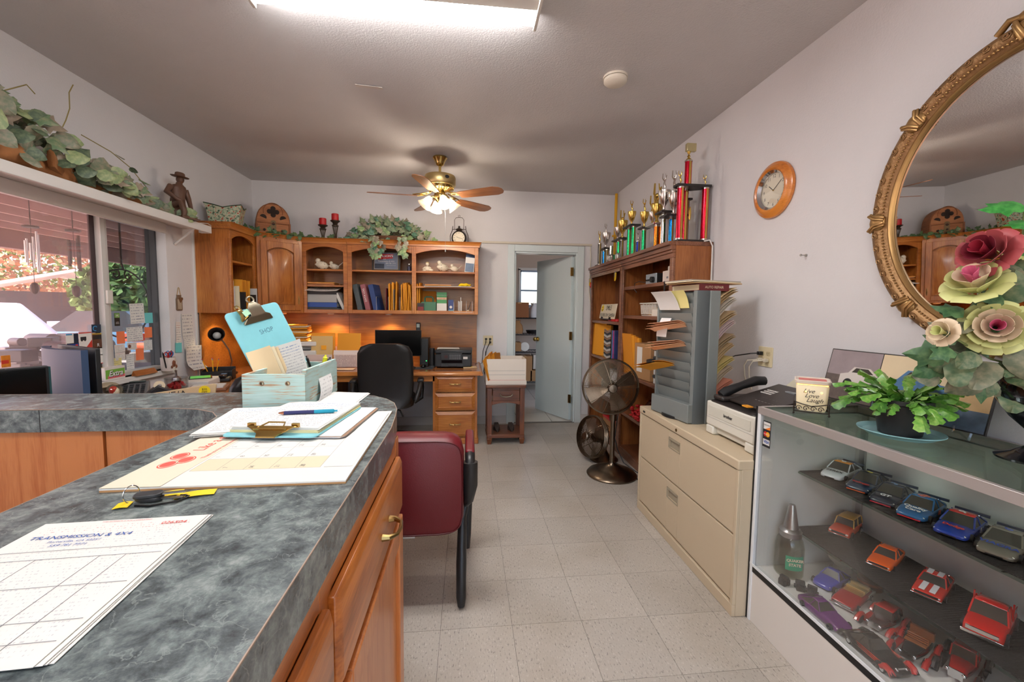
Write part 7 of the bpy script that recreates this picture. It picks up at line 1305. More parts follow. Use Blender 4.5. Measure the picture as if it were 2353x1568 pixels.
slip('peach work slips in the upper camera-side pocket',-.03,.56,.27,.075,TO,-1,.12,3,.1); slip('peach work slips in the middle camera-side pocket',-.03,.445,.27,.075,TO,-1,.1,3,.12)
slip('white work order in the top camera-side pocket',-.05,.65,.2,.13,printed('slip_print',(230,224,206),(110,110,120),9),-1,.95,1,.0); slip('yellow-backed work order in the top camera-side pocket',.04,.66,.17,.11,M('slip_lemon',(232,220,150),.7),-1,1.1,1,.05)
o = slip('white list hanging over the top camera-side pocket',-.08,.6,.1,.12,printed('list_print',(230,228,220),(130,130,140),8),-1,-1.35,1)
o = slip('amber envelope with a black binder clip in the lower camera-side pocket',-.1,.3,.23,.14,MANILA,-1,.1,2,.25); B().box(-.09,-.05,.12,.15,.0,.02).obj('binder_clip',BLACK,o)
B().tube([(-.17,.03,.7),(-.17,.03,.8),(-.16,.02,.83),(-.13,.01,.825),(-.125,.01,.8)],.004,6).obj('hook',BLACK,t)
t = thing('book','thick dark red book lying on top of the rack','book',(1.385,2.42,FZ + RH + .001),RAD(8)); B().box(-.1,.1,-.13,.13,0,.004).box(-.1,.1,-.13,.13,.036,.04).box(-.1,.1,-.133,-.13,0,.04).obj('cover',M('book_maroon',(112,28,34),.5),t,.001); B().box(-.095,.095,-.128,.122,.004,.036).obj('pages',CREAM,t); text('AUTO REPAIR',.02,CREAM,t,(0,-.1335,.02),FACE_Y)
t = stack('folder_stack','thin tan folders lying on the red book','folder',(1.40,2.4,FZ + RH + .042),.34,.24,.02,3,[M('folder_tan',(214,176,130),.7),CREAM,M('folder_grey2',(170,160,150),.7)],RAD(10),.01)

# ------------------------------------------------------------------ fax printer
FW = M('fax_white',(224,220,208),.4); FB = M('fax_black',(46,40,38),.35)
t = thing('fax_printer','white and black laser fax with handset on the file cabinet','fax machine',(1.275,1.91,FZ),RAD(-90)); w_ = .19
b = B().box(-w_,w_,0,.34,.045,.172).box(-w_,-.125,0,.34,0,.045).box(.125,w_,0,.34,0,.045).box(-.125,.125,.02,.34,.01,.045); b.obj('body',FW,t,.008)
B().box(-.165,.165,-.002,.0,.1,.15).obj('front_door',M('fax_door',(214,210,196),.4),t,.003); text('brother',.022,INK,t,(0,-.0035,.125),FACE_Y,bold=.0006); B().box(-.19,.19,-.001,.0,.088,.0885).obj('seam',GREYINK,t)
B().prism(rrect(-.185,.185,.004,.335,.04),.172,.178).obj('output_tray',FB,t,.002); B().box(-.188,.188,.16,.34,.178,.2).obj('bridge',FB,t,.004)
b = B(); b.loft([[(-.09,.06,.185),(.188,.06,.185),(.188,.06,.2),(-.09,.06,.2)],[(-.09,.33,.25),(.188,.33,.25),(.188,.33,.275),(-.09,.33,.275)]]); b.obj('control_panel',FB,t,.006); RP = Matrix.Rotation(RAD(15.5),4,'X'); KP = B()
for i in range(4):
    for j in range(3): KP.box(-.05 + i * .018,-.036 + i * .018,.2 + j * .018,.213 + j * .018,.238 + j * .005,.242 + j * .005)
KP.obj('keypad',PAPER,t)['kind'] = 'stuff'; B().box(.04,.1,.26,.29,.255,.261).obj('display',M('fax_lcd',(140,146,150),.2),t); b = B()
for i in range(14): b.box(.02 + (i % 7) * .022,.032 + (i % 7) * .022,.12 + (i // 7) * .04,.126 + (i // 7) * .04,.214 + (i // 7) * .01,.218 + (i // 7) * .01)
b.obj('buttons',M('fax_button',(120,116,112),.4),t)['kind'] = 'stuff'
B().tube([(-.145,.05,.205),(-.145,.08,.225),(-.145,.16,.255),(-.145,.24,.28),(-.145,.29,.28)],[.024,.026,.02,.026,.024],10).obj('handset',BLACK,t,smooth=60); B().box(-.185,-.1,.03,.32,.178,.205).obj('cradle',FB,t,.01); B().box(.08,.12,.012,.04,.2,.206).obj('note_flag',MANILA,t)
t = thing('document_tray','cream slotted document trays behind the fax','tray',(1.63,1.86,FZ),RAD(-90)); DTM = M('tray_cream',(206,200,176),.5); B().box(-.16,.12,-.06,.08,0,.245).obj('box',DTM,t,.004); b = B()
for i,(x0,z0) in enumerate(((-.12,.25),(.02,.27))): B().grid(lambda u,v: (x0 + u * .13,-.03 + .09 * v,z0 - .005 + .07 * v),1,1,th=.004).obj('slotted_plate',DTM,t,fix=False)
outlet('ivory double outlet with black and white cords above the file cabinet',(XR,2.27,1.1),FACE_XN,[((-.024,.019),BLACK,[(-.04,.015,.07),(-.15,-.01,.09),(-.3,-.07,.1)]),((.024,-.019),M('cord_cream',(216,206,186),.5),[(.0,-.025,.08),(-.03,-.06,.08),(-.04,-.12,.07),(-.04,-.2,.05)]),((-.024,-.019),M('cord_cream',(216,206,186),.5),[(-.05,-.025,.08),(-.075,-.06,.08),(-.08,-.12,.07),(-.075,-.2,.05)])])

# ------------------------------------------------------------------ wall clock, screws and mirror
t = thing('wall_clock','round oak-framed wall clock on the right wall','clock',(XR,2.27,2.047),0,rot=FACE_XN); CO = wood('clock_oak',(190,106,34),(222,140,56),'x',1.5,coat=.6)
B().lathe([(.104,.0),(.15,.0),(.155,.008),(.152,.02),(.138,.028),(.132,.036),(.118,.04),(.108,.034),(.104,.028)],48).obj('frame',CO,t,smooth=40); B().lathe([(.094,.018),(.108,.034),(.104,.02),(.1,.01),(.094,.014)],40).obj('bezel',CHROME,t); dl = B().lathe([(0,.008),(.104,.008),(.104,.01),(0,.01)],40).obj('dial',M('dial_cream',(248,240,218),.6),t)
for i in range(12): a = (i + 1) * pi / 6; text(str(i + 1),.026,INK,dl,(.078 * sin(a),.078 * cos(a),.0105),name='numeral')
for a,l,r_ in ((RAD(310),.045,.002),(RAD(54),.075,.0015)): B().tube([(0,0,.013),(l * sin(a),l * cos(a),.013)],r_,5).obj('hand',INK,dl)
B().cyl((0,0,.01),(0,0,.015),.004,n=10).obj('pin',BRASS,dl); B().lathe([(0,.026),(.1,.02),(.1,.0195),(0,.0255)],32).obj('crystal',CLEAR,t)
for y,z,l in (((1.73,2.018,1.652)[1],(1.73,2.018,1.652)[2],.03),): t = thing('wall_screw','single screw sticking out of the right wall','screw',(XR,y,z),0,rot=FACE_XN); B().cyl((0,0,0),(0,0,l),.0022,n=8).obj('shank',STEEL,t); B().cyl((0,0,l),(0,0,l + .004),.006,n=10).cyl((0,0,0),(0,0,.006),.007,n=10).obj('head',STEEL,t)
MG = M('antique_gold',(146,112,74),.42,.65,bump=.5,bscale=120,var=.25,vscale=30); MG2 = M('polished_gold',(172,136,88),.35,.75)
t = thing('oval_mirror','large oval mirror in an ornate antique gold frame','mirror',(XR - .017,1.155,1.735),0,rot=(pi / 2 + .027,0,-pi / 2 - .024))
t.scale = (1.1,1.03,1)
def ell(a,q,z,n=96): return [(a * cos(i * 2 * pi / n),q * sin(i * 2 * pi / n),z) for i in range(n)]
B().loft([ell(.382,.437,.004),ell(.382,.437,.006)]).obj('glass',M('mirror_silver',(235,235,235),.01,1),t,smooth=0)
b = B(); b.loft([ell(.44,.495,0),ell(.446,.501,.014),ell(.438,.493,.03),ell(.42,.475,.036),ell(.402,.457,.028),ell(.396,.451,.022),ell(.386,.441,.02),ell(.378,.433,.008)],cap=False); b.obj('frame',MG,t,smooth=50); b = B(); b.loft([ell(.386,.441,.0205),ell(.38,.435,.024),ell(.374,.429,.018),ell(.372,.427,.007)],cap=False); b.obj('inner_lip',MG2,t)
b = B()
for i in range(230): a = i * 2 * pi / 230; b.ball((.4 * cos(a),.455 * sin(a),.028),.0042,6,4)
b.obj('beading',MG2,t)['kind'] = 'stuff'
for i in range(56):
    a = i * 2 * pi / 56; b = B(); r0 = .011
    b.tube([(r0 * (1 - k / 14) * 1.5 * cos(k * .9),r0 * (1 - k / 14) * sin(k * .9),.004 * k / 14) for k in range(14)],.0032,5); o = b.obj('scroll',MG,t,loc=(.424 * cos(a),.479 * sin(a),.034),rot=(0,0,a + pi / 2))
for i in range(8):
    a = i * pi / 4 + pi / 8 * 0 + .0; b = B().ball((0,0,0),(.03,.038,.016),12,8)
    for s in (-1,1): b.tube([(-.028,s * .004,.006),(0,s * .012,.018),(.03,s * .03,.008)],.006,6).tube([(-.03,s * .014,.004),(0,s * .022,.014),(.025,s * .036,.004)],.005,6)
    b.obj('acanthus_clasp',MG2,t,loc=(.418 * cos(a),.473 * sin(a),.028),rot=(0,0,a),smooth=60)
b = B().ball((0,.51,.02),(.045,.022,.016),12,8).ball((0,.54,.02),(.02,.018,.014),10,7); b.tube([(-.08,.495,.02),(-.05,.52,.024),(-.02,.512,.026)],.01,7).tube([(.08,.495,.02),(.05,.52,.024),(.02,.512,.026)],.01,7); b.obj('crest',MG2,t,smooth=60)


# ------------------------------------------------------------------ model cars in the display case
TYRE = M('tyre',(26,26,27),.7); WIN = M('car_window',(70,66,60),.15); LITE = M('headlamp',(226,222,210),.15); CARC = {}
def paint(c,r=.18):
    if c not in CARC: CARC[c] = M('car_paint_%d' % len(CARC),c,r,coat=.6)
    return CARC[c]
KIND = {  # stations: x, half width, z low, z top (fractions); greenhouse: base x0 x1, roof x0 x1, base z, top z, top width
    'stock': ([(-.5,.40,.16,.56),(-.44,.47,.1,.62),(-.2,.5,.07,.6),(.1,.5,.07,.56),(.3,.49,.07,.5),(.44,.45,.08,.4),(.5,.36,.1,.28)],(-.37,.17,-.16,.0,.57,1,.78),.15,(-.28,.31)),
    'muscle': ([(-.5,.42,.2,.56),(-.46,.47,.14,.62),(-.2,.5,.12,.6),(.1,.5,.12,.58),(.35,.48,.13,.55),(.48,.46,.16,.5),(.5,.44,.18,.44)],(-.36,.14,-.2,.0,.58,1,.76),.14,(-.29,.3)),
    'suv': ([(-.5,.46,.2,.6),(-.46,.5,.14,.62),(.1,.5,.14,.62),(.4,.49,.14,.58),(.49,.48,.17,.52),(.5,.46,.2,.5)],(-.48,.14,-.46,.06,.6,1,.86),.17,(-.28,.3)),
    'pickup': ([(-.5,.44,.2,.5),(-.45,.48,.16,.52),(-.12,.48,.14,.54),(.1,.5,.12,.56),(.3,.48,.12,.54),(.45,.46,.12,.48),(.5,.4,.14,.36)],(-.12,.16,-.1,.09,.54,1,.84),.16,(-.3,.3)),
    'coupe': ([(-.5,.3,.1,.3),(-.42,.44,.06,.5),(-.25,.49,.05,.58),(0,.5,.05,.6),(.25,.47,.06,.56),(.42,.42,.08,.48),(.5,.32,.12,.34)],(-.38,.1,-.16,-.02,.56,1,.62),.15,(-.28,.32)),
    'rod': ([(-.44,.3,.2,.5),(-.38,.33,.16,.56),(0,.33,.16,.58),(.2,.24,.18,.56),(.42,.2,.2,.52)],(-.4,.04,-.36,.0,.56,1,.92),.2,(-.33,.36)),
    'open': ([(-.5,.42,.16,.52),(-.42,.48,.1,.6),(0,.5,.1,.62),(.3,.48,.1,.6),(.46,.46,.14,.52),(.5,.42,.18,.42)],None,.16,(-.3,.3))}
def car(label,front,rz,kind,body,L_=.2,W_=.086,H_=.056,roof=None,z=.675,extra=None,name='model_car',wheel=None,grp='model cars in the display case'):
    rz = RAD(rz); t = thing(name,label,'model car',(front[0] - cos(rz) * L_ / 2,front[1] - sin(rz) * L_ / 2,z + .0005),rz,grp); st,gh,wr,wx = KIND[kind]
    def sec(x,w_,z0,z1): w_ *= W_; z0 *= H_; z1 *= H_; c = .3 * (z1 - z0); return [(x * L_,-w_,z0 + c * .3),(x * L_,-w_ * .94,z0),(x * L_,w_ * .94,z0),(x * L_,w_,z0 + c * .3),(x * L_,w_,z1 - c),(x * L_,w_ * .9,z1 - c * .25),(x * L_,w_ * .6,z1),(x * L_,-w_ * .6,z1),(x * L_,-w_ * .9,z1 - c * .25),(x * L_,-w_,z1 - c)]
    o = B().loft([sec(*s) for s in st]).obj('body',paint(body),t,smooth=80); sd = o.modifiers.new('round','SUBSURF'); sd.levels = sd.render_levels = 2
    if gh:
        a0,a1,r0,r1,zb,zt,tw = gh; bw = .88 * W_ / 2 if kind != 'rod' else .62 * W_ / 2; tw_ = tw * bw; zb -= .06
        cb = [(a0 * L_,-bw),(a1 * L_,-bw),(a1 * L_,bw),(a0 * L_,bw)]; ct = [(r0 * L_,-tw_),(r1 * L_,-tw_),(r1 * L_,tw_),(r0 * L_,tw_)]
        B().loft([[(x,y,zb * H_) for x,y in cb],[(x,y,zt * H_ * .97) for x,y in ct]]).obj('windows',WIN,t,smooth=0)
        B().loft([[(x,y,zt * H_ * .95) for x,y in ct],[(x,y * .96,zt * H_) for x,y in ct],[(x * .9 + (r0 + r1) * .05 * L_,y * .7,zt * H_ * 1.03) for x,y in ct]]).obj('roof',paint(roof or body),t,smooth=60)
        b = B()
        for (x0,y0),(x1,y1) in zip(cb,ct): b.tube([(x0,y0 * 1.01,zb * H_),(x1,y1 * 1.02,zt * H_ * .97)],W_ * .028,5)
        for s in (-1,1): b.tube([((a0 + a1) / 2 * L_,s * bw * 1.01,zb * H_),((r0 + r1) / 2 * L_,s * tw_ * 1.02,zt * H_ * .97)],W_ * .022,5)
        b.obj('pillars',paint(roof if kind == 'suv' else body),t)
    r = (wheel or wr) * H_ / .26 * .26 * 1.35 if not wheel else wheel
    for x in wx:
        for s in (-1,1):
            y = s * W_ * (.46 if kind != 'rod' else .5); wv = B().cyl((x * L_,y - .006,r),(x * L_,y + .006,r),r,n=16).obj('wheel',TYRE,t); B().cyl((x * L_,y + s * .0061,r),(x * L_,y + s * .0068,r),r * .62,n=12).obj('hub',CHROME,wv)
    if kind in ('muscle','suv','pickup','open','coupe','stock'):
        f = st[-2]; xf = f[0] * L_; zf = (f[3] * .72) * H_
        for s in (-1,1): B().ball((xf,s * f[1] * W_ * .78,zf),(.004,W_ * .075,H_ * .06),8,6).obj('headlight',LITE,t)
    if kind in ('muscle','suv','pickup','open'):
        B().box(L_ * .495,L_ * .515,-W_ * .47,W_ * .47,H_ * .16,H_ * .26).obj('bumper',CHROME,t,.001); B().box(L_ * .48,L_ * .505,-W_ * .36,W_ * .36,H_ * .3,H_ * .42).obj('grille',CHROME if kind != 'muscle' else BLACK,t)
    if kind == 'stock': B().box(-L_ * .5,-L_ * .47,-W_ * .47,W_ * .47,H_ * .62,H_ * .78).obj('spoiler',paint((60,66,84)),t); B().box(L_ * .487,L_ * .497,-W_ * .2,W_ * .2,H_ * .13,H_ * .2).obj('grille',BLACK,t)
    if extra: extra(t,L_,W_,H_)
    return t
HR = (RAD(7.5),0,pi / 2)
def deco(num,ncol,hood=None,hcol=None,hs=.02,roofc=None,nose=None):
    def f(t,L_,W_,H_):
        text(num,.03,ncol,t,(-.08 * L_,0,H_ * 1.035),(0,0,pi / 2 + .9),bold=.0012)
        for s in (-1,1): text(num,.022,ncol,t,(-.03 * L_,s * (W_ * .5 + .0008),H_ * .36),(pi / 2,0,0 if s < 0 else pi),bold=.001)
        if hood: text(hood,hs,hcol,t,(.3 * L_,0,H_ * .54),HR,bold=.0008)
        if nose: B().box(L_ * .42,L_ * .503,-W_ * .34,W_ * .34,H_ * .1,H_ * .16).obj('splitter',nose,t)
    return f
YELC = M('num_yellow',(226,206,60),.4); ORC = M('num_orange',(226,90,50),.4); WHC = M('num_white',(236,236,236),.4); NVY = M('num_navy',(44,76,170),.4); BLKC = INK
car('white-nosed stock car model with orange roof, far end of the upper shelf',(1.477,1.534),203,'stock',(226,226,228),roof=(226,140,40),extra=deco('6',WHC,'ZEREX',BLKC,.02))
car('dark blue and orange number 5 stock car model on the upper shelf',(1.475,1.414),203,'stock',(46,60,84),roof=(50,52,54),extra=deco('5',YELC,'Kelloggs',REDINK,.016,nose=paint((226,96,40))))
car('black and navy stock car model third from the far end of the upper shelf',(1.46,1.304),203,'stock',(34,40,58),extra=deco('3',M('num_sky',(120,150,190),.4),'GT',WHC,.022,nose=paint((190,40,60))))
car('blue number 88 stock car model with white script on the hood',(1.457,1.204),202,'stock',(44,100,150),extra=deco('88',ORC,'Quality\nCare',WHC,.02,nose=paint((206,40,50))))
car('blue and red number 9 stock car model on the upper shelf',(1.457,1.089),202,'stock',(34,60,150),roof=(206,50,44),extra=deco('9',WHC,'Dodge',REDINK,.018))
car('metallic grey number 6 stock car model with blue hood lettering',(1.465,.982),202,'stock',(120,112,100),extra=deco('6',NVY,'VIAGRA',NVY,.022))
car('red stock car model at the right edge of the upper shelf',(1.47,.87),202,'stock',(190,60,50),extra=deco('8',WHC))
MZ = .425
car('red and tan off-road wagon model on the lower shelf',(1.53,1.528),208,'suv',(206,70,36),.16,.075,.07,(226,176,88),MZ)
car('bright orange muscle car model on the lower shelf',(1.49,1.321),208,'muscle',(240,100,20),.19,.076,.05,z=MZ)
def stripes(t,L_,W_,H_):
    for s in (-1,1): B().box(.14 * L_,.47 * L_,s * W_ * .16 - .007,s * W_ * .16 + .007,H_ * .555,H_ * .6).box(-.19 * L_,.0,s * W_ * .16 - .007,s * W_ * .16 + .007,H_ * 1.02,H_ * 1.04).obj('racing_stripe',WHC,t)
car('red muscle car model with two white stripes on the lower shelf',(1.49,1.159),208,'muscle',(206,52,40),.19,.08,.052,z=MZ,extra=stripes)
def bed(t,L_,W_,H_):
    b = B().box(-.49 * L_,-.13 * L_,-W_ * .42,-W_ * .4,H_ * .5,H_ * .66).box(-.49 * L_,-.13 * L_,W_ * .4,W_ * .42,H_ * .5,H_ * .66); b.obj('bed_rail',paint((190,40,34)),t)
    for x,s in ((-.14,-1),(-.14,1)): B().box(x * L_,x * L_ + .006,s * W_ * .44 - .002,s * W_ * .44 + .002,H_ * .5,H_ * 1.05).obj('stake',paint((190,40,34)),t)
car('red vintage pickup model on the lower shelf',(1.456,.985),206,'pickup',(206,40,34),.2,.09,.085,z=MZ,extra=bed)
tag(B().box(0,.12,-.1,.0,0,.035).obj('metal_block',ALU,loc=(1.44,.86,MZ)),'silver metal block at the right end of the lower shelf','block')
DKZ = .2505
car('lavender blue lead-sled coupe model on the case floor',(1.41,1.474),200,'coupe',(84,84,176),.17,.08,.056,z=DKZ)
def seats(t,L_,W_,H_):
    B().box(-.4 * L_,.02 * L_,-W_ * .38,W_ * .38,H_ * .6,H_ * .63).obj('cabin',paint((226,190,110),.5),t); B().box(-.4 * L_,-.32 * L_,-W_ * .38,W_ * .38,H_ * .6,H_ * .82).box(-.18 * L_,-.12 * L_,-W_ * .38,W_ * .38,H_ * .6,H_ * .82).obj('bench_seat',paint((226,190,110),.5),t,.002); B().grid(lambda u,v: (.05 * L_ - .05 * L_ * v,(u - .5) * W_ * .85,H_ * (.6 + .4 * v)),4,1,th=.0008).obj('windscreen',glass('model_glass',(240,230,220),.15),t,fix=False); B().box(-.5 * L_,-.2 * L_,-W_ * .505,W_ * .505,H_ * .3,H_ * .5).obj('white_flank',paint((226,224,220)),t)
car('red and white convertible model with cream seats on the case floor',(1.398,1.363),205,'open',(176,36,34),.19,.08,.05,z=DKZ,extra=seats)
car('purple low-slung custom coupe model along the front glass',(1.302,1.236),270,'coupe',(112,50,120),.2,.075,.05,z=DKZ)
def fenders(c,flames=True):
    def f(t,L_,W_,H_):
        for s in (-1,1):
            for x in (-.33,.36): B().tube([(x * L_ - .03,s * W_ * .5,H_ * .14),(x * L_ - .018,s * W_ * .5,H_ * .42),(x * L_,s * W_ * .5,H_ * .5),(x * L_ + .018,s * W_ * .5,H_ * .4),(x * L_ + .026,s * W_ * .5,H_ * .25)],.008,7).obj('fender',paint(c),t)
            B().ball((.43 * L_,s * W_ * .2,H_ * .45),.006,8,6).obj('headlight',CHROME,t); B().box(-.25 * L_,.28 * L_,s * W_ * .46 - .008,s * W_ * .46 + .008,H_ * .12,H_ * .16).obj('running_board',paint(c),t)
        B().box(.42 * L_,.44 * L_,-W_ * .18,W_ * .18,H_ * .2,H_ * .55).obj('grille',CHROME,t)
    return f
car('red flamed hot rod sedan model on the case floor',(1.4,1.245),201,'rod',(60,20,20),.16,.09,.062,(196,40,30),DKZ,fenders((196,40,30)),wheel=.0165)
def touring(t,L_,W_,H_):
    fenders((176,34,30))(t,L_,W_,H_); B().box(-.42 * L_,.02 * L_,-W_ * .3,W_ * .3,H_ * .56,H_ * .62).obj('cabin',paint((170,100,50),.5),t); B().box(-.44 * L_,-.36 * L_,-W_ * .34,W_ * .34,H_ * .5,H_ * 1.0).box(-.2 * L_,-.14 * L_,-W_ * .3,W_ * .3,H_ * .5,H_ * .85).obj('seat',paint((150,84,40),.5),t,.002)
    for k in range(3): B().tube([(.03 * L_,-W_ * .33,H_ * (.8 + .12 * k)),(.03 * L_,W_ * .33,H_ * (.8 + .12 * k))],.0012,5).obj('windscreen_rail',CHROME,t)
KIND['rod2'] = (KIND['rod'][0],None,.2,(-.33,.36))
car('black open hot rod model with tan seat and red fenders on the case floor',(1.385,1.118),205,'rod2',(40,36,36),.16,.09,.06,None,DKZ,touring,wheel=.0165)
def flame(t,L_,W_,H_):
    fenders((40,34,34))(t,L_,W_,H_)
    for s in (-1,1):
        B().tube([(.3 * L_,s * W_ * .5,H_ * .34),(.36 * L_,s * W_ * .51,H_ * .52),(.44 * L_,s * W_ * .5,H_ * .44),(.48 * L_,s * W_ * .48,H_ * .25)],.0095,7).obj('red_fender',paint((196,36,28)),t)
        for k in range(3): B().prism([(.3 * L_,H_ * (.28 + .1 * k)),(-.12 * L_ - .02 * k * L_,H_ * (.34 + .1 * k)),(.28 * L_,H_ * (.36 + .1 * k))],-.0006,.0006,T=TM((0,s * W_ * .5,0)) @ RX).obj('flame_print',paint((206,60,36)),t)
car('black and red flamed roadster model along the front glass',(1.318,1.06),270,'coupe',(30,28,28),.19,.08,.055,z=DKZ,extra=flame)
car('red vintage tow truck model at the front of the case floor',(1.45,1.035),206,'rod',(176,34,30),.19,.09,.075,z=DKZ,extra=fenders((50,44,44)),wheel=.017)
# oil bottle
t = thing('oil_bottle','glass motor oil jar with a tin pour spout in the case corner','oil bottle',(1.365,1.6 - .015,DKZ)); B().lathe([(0,0),(.05,0),(.054,.006),(.054,.12),(.048,.15),(.038,.165),(.036,.165),(.045,.148),(.051,.118),(.051,.008),(0,.005)],26).obj('jar',glass('oil_glass',(242,242,236),.12),t); B().lathe([(0,.165),(.04,.165),(.042,.172),(.04,.182),(.042,.188),(.036,.196),(.028,.2),(.014,.29),(.011,.3),(0,.3)],24).obj('spout',STEEL,t)
B().grid(lambda u,v: (.0548 * cos(-2.5 + 1.3 * u),.0548 * sin(-2.5 + 1.3 * u),.04 + v * .06),8,1,th=.0006).obj('label_panel',M('quaker_green',(40,160,116),.5),t,fix=False)
for tx,zz in (('QUAKER',.085),('STATE',.066)): text(tx,.016,CREAM,t,(.0575 * cos(-1.9),.0575 * sin(-1.9),zz),(pi / 2,0,-1.9 + pi / 2),bold=.0006)
for x,y,a,nm in ((1.29,1.515,.3,'small black cast gear block before the oil jar'),(1.33,1.48,1.,'black cast engine model beside the gear block'),(1.352,1.445,.7,'black cast transmission model behind the purple coupe')):
    t = thing('cast_model',nm,'figurine',(x,y,DKZ),a,'black cast models'); b = B().box(-.018,.018,-.014,.014,0,.022).cyl((-.022,0,.014),(.022,0,.014),.011,n=10).box(-.008,.008,-.016,.016,.02,.036); b.obj('block',M('cast_black',(48,46,44),.6),t,.002); B().cyl((0,-.02,.012),(0,.02,.012),.008,n=10).obj('shaft',M('cast_black',(48,46,44),.6),t)
t = thing('oil_globe','cream globe bank with a red star emblem behind the coupe','bank',(1.62,1.585,DKZ)); B().lathe([(0,0),(.035,0),(.03,.02),(.05,.04),(.062,.075),(.05,.115),(0,.13)],22).obj('globe',M('globe_cream',(214,208,190),.35),t); b = B(); P_ = [((.016 if i % 2 == 0 else .007) * cos(i * pi / 5 + pi / 2),(.016 if i % 2 == 0 else .007) * sin(i * pi / 5 + pi / 2)) for i in range(10)]; b.prism(P_,0,.003,T=TM((-.045,-.042,.075)) @ Matrix.Rotation(-.85,4,'Z') @ RX); b.obj('star',RED,t)
t = thing('toy_drum','brown striped tin drum behind the convertible','tin',(1.63,1.47,DKZ)); B().lathe([(0,0),(.042,0),(.042,.06),(0,.06)],20).obj('tin',M('tin_brown',(120,76,50),.5),t); B().lathe([(.0424,.02),(.0426,.02),(.0426,.03),(.0424,.03)],20).obj('stripe',M('tin_stripe',(170,90,50),.5),t)
t = thing('card_sticker','credit card sticker strip inside the display case end','sticker',(1.243,1.6,.85),0,rot=FACE_XN); b = B().box(-.022,.022,-.055,.055,0,.001).obj('backing',INK,t); B().box(-.019,.019,.02,.05,.001,.0014).obj('panel',PAPER,t); B().prism([(.019,.02),(.019,.034),(-.01,.02)],.0014,.0016).obj('swoosh',M('disc_orange',(240,130,40),.5),t); text('DISCOVER',.0075,INK,t,(0,.038,.0018)); B().lathe([(0,0),(.0105,0),(.0105,.0006),(0,.0006)],18,T=TM((-.007,0,.001))).obj('disc',RED,t); B().lathe([(0,0),(.0105,0),(.0105,.0008),(0,.0008)],18,T=TM((.007,0,.001))).obj('disc',M('mc_yellow',(240,170,30),.5),t); text('MasterCard',.0065,WINK,t,(0,0,.0022)); B().box(-.019,.019,-.045,-.022,.001,.0014).obj('panel',PAPER,t); text('VISA',.016,BLUEINK,t,(0,-.033,.0018),shear=.2,bold=.0006)

# ------------------------------------------------------------------ things on the display case
CT_ = .9535
t = thing('wax_warmer','glowing cream wax warmer lettered Live Love Laugh on the display case','wax warmer',(1.385,1.545,CT_),RAD(-40)); WXM = M('warmer_ceramic',(240,226,190),.35,emit=.08,ecol=(255,214,150)); h0 = .012
B().loft([[(x,y,z) for x,y in rrect(-k,k,-k,k,.012)] for z,k in ((.014,.045),(.03,.05),(.115,.054),(.118,.052))]).obj('body',WXM,t,smooth=50); B().loft([[(x,y,z) for x,y in rrect(-k,k,-k,k,.014)] for z,k in ((.12,.05),(.124,.058),(.136,.06),(.138,.056),(.132,.05))]).obj('dish',M('warmer_dish',(236,222,206),.35),t,smooth=50); B().box(-.046,.046,-.046,.046,.13,.134).obj('wax',M('pink_wax',(226,110,100),.4),t); B().box(-.05,.05,-.05,.05,.1175,.1205).obj('glow_gap',M('warm_glow',(255,200,120),.5,emit=4,ecol=(255,180,90)),t)
for tx,x,z in (('Live',-.012,.095),('Love',-.002,.077),('Laugh',.008,.059)): text(tx,.023,INK,t,(x,-.0555,z),(pi / 2 - .04,0,0),shear=.45)
for x in (-.022,.03): B().ball((x,-.0535,.092),(.004,.001,.004),8,6).obj('glow_hole',M('warm_glow',(255,200,120),.5,emit=4,ecol=(255,180,90)),t)
b = B(); k = .057
b.tube([(x,y,.012) for x,y in rrect(-k,k,-k,k,.006,2)],.002,5,closed=True).tube([(-k,-k,.05),(-.03,-k,.042),(0,-k,.036),(.03,-k,.042),(k,-k,.05)],.002,5)
for s in (-1,1):
    for e in (-1,1): b.tube([(s * k,e * k,0),(s * k,e * k,.05)],.002,5).ball((s * k,e * k,.004),.0042,8,6)
    b.tube([(s * k,k,.05),(s * k,0,.04),(s * k,-k,.05)],.002,5)
for x in (-.042,-.018,.006,.03): b.tube([(x + .011 * (1 - i / 16) * cos(i * .55),-k,.025 + .012 * (1 - i / 16) * sin(i * .55)) for i in range(16)],.0014,5)
b.obj('scroll_stand',IRON,t)
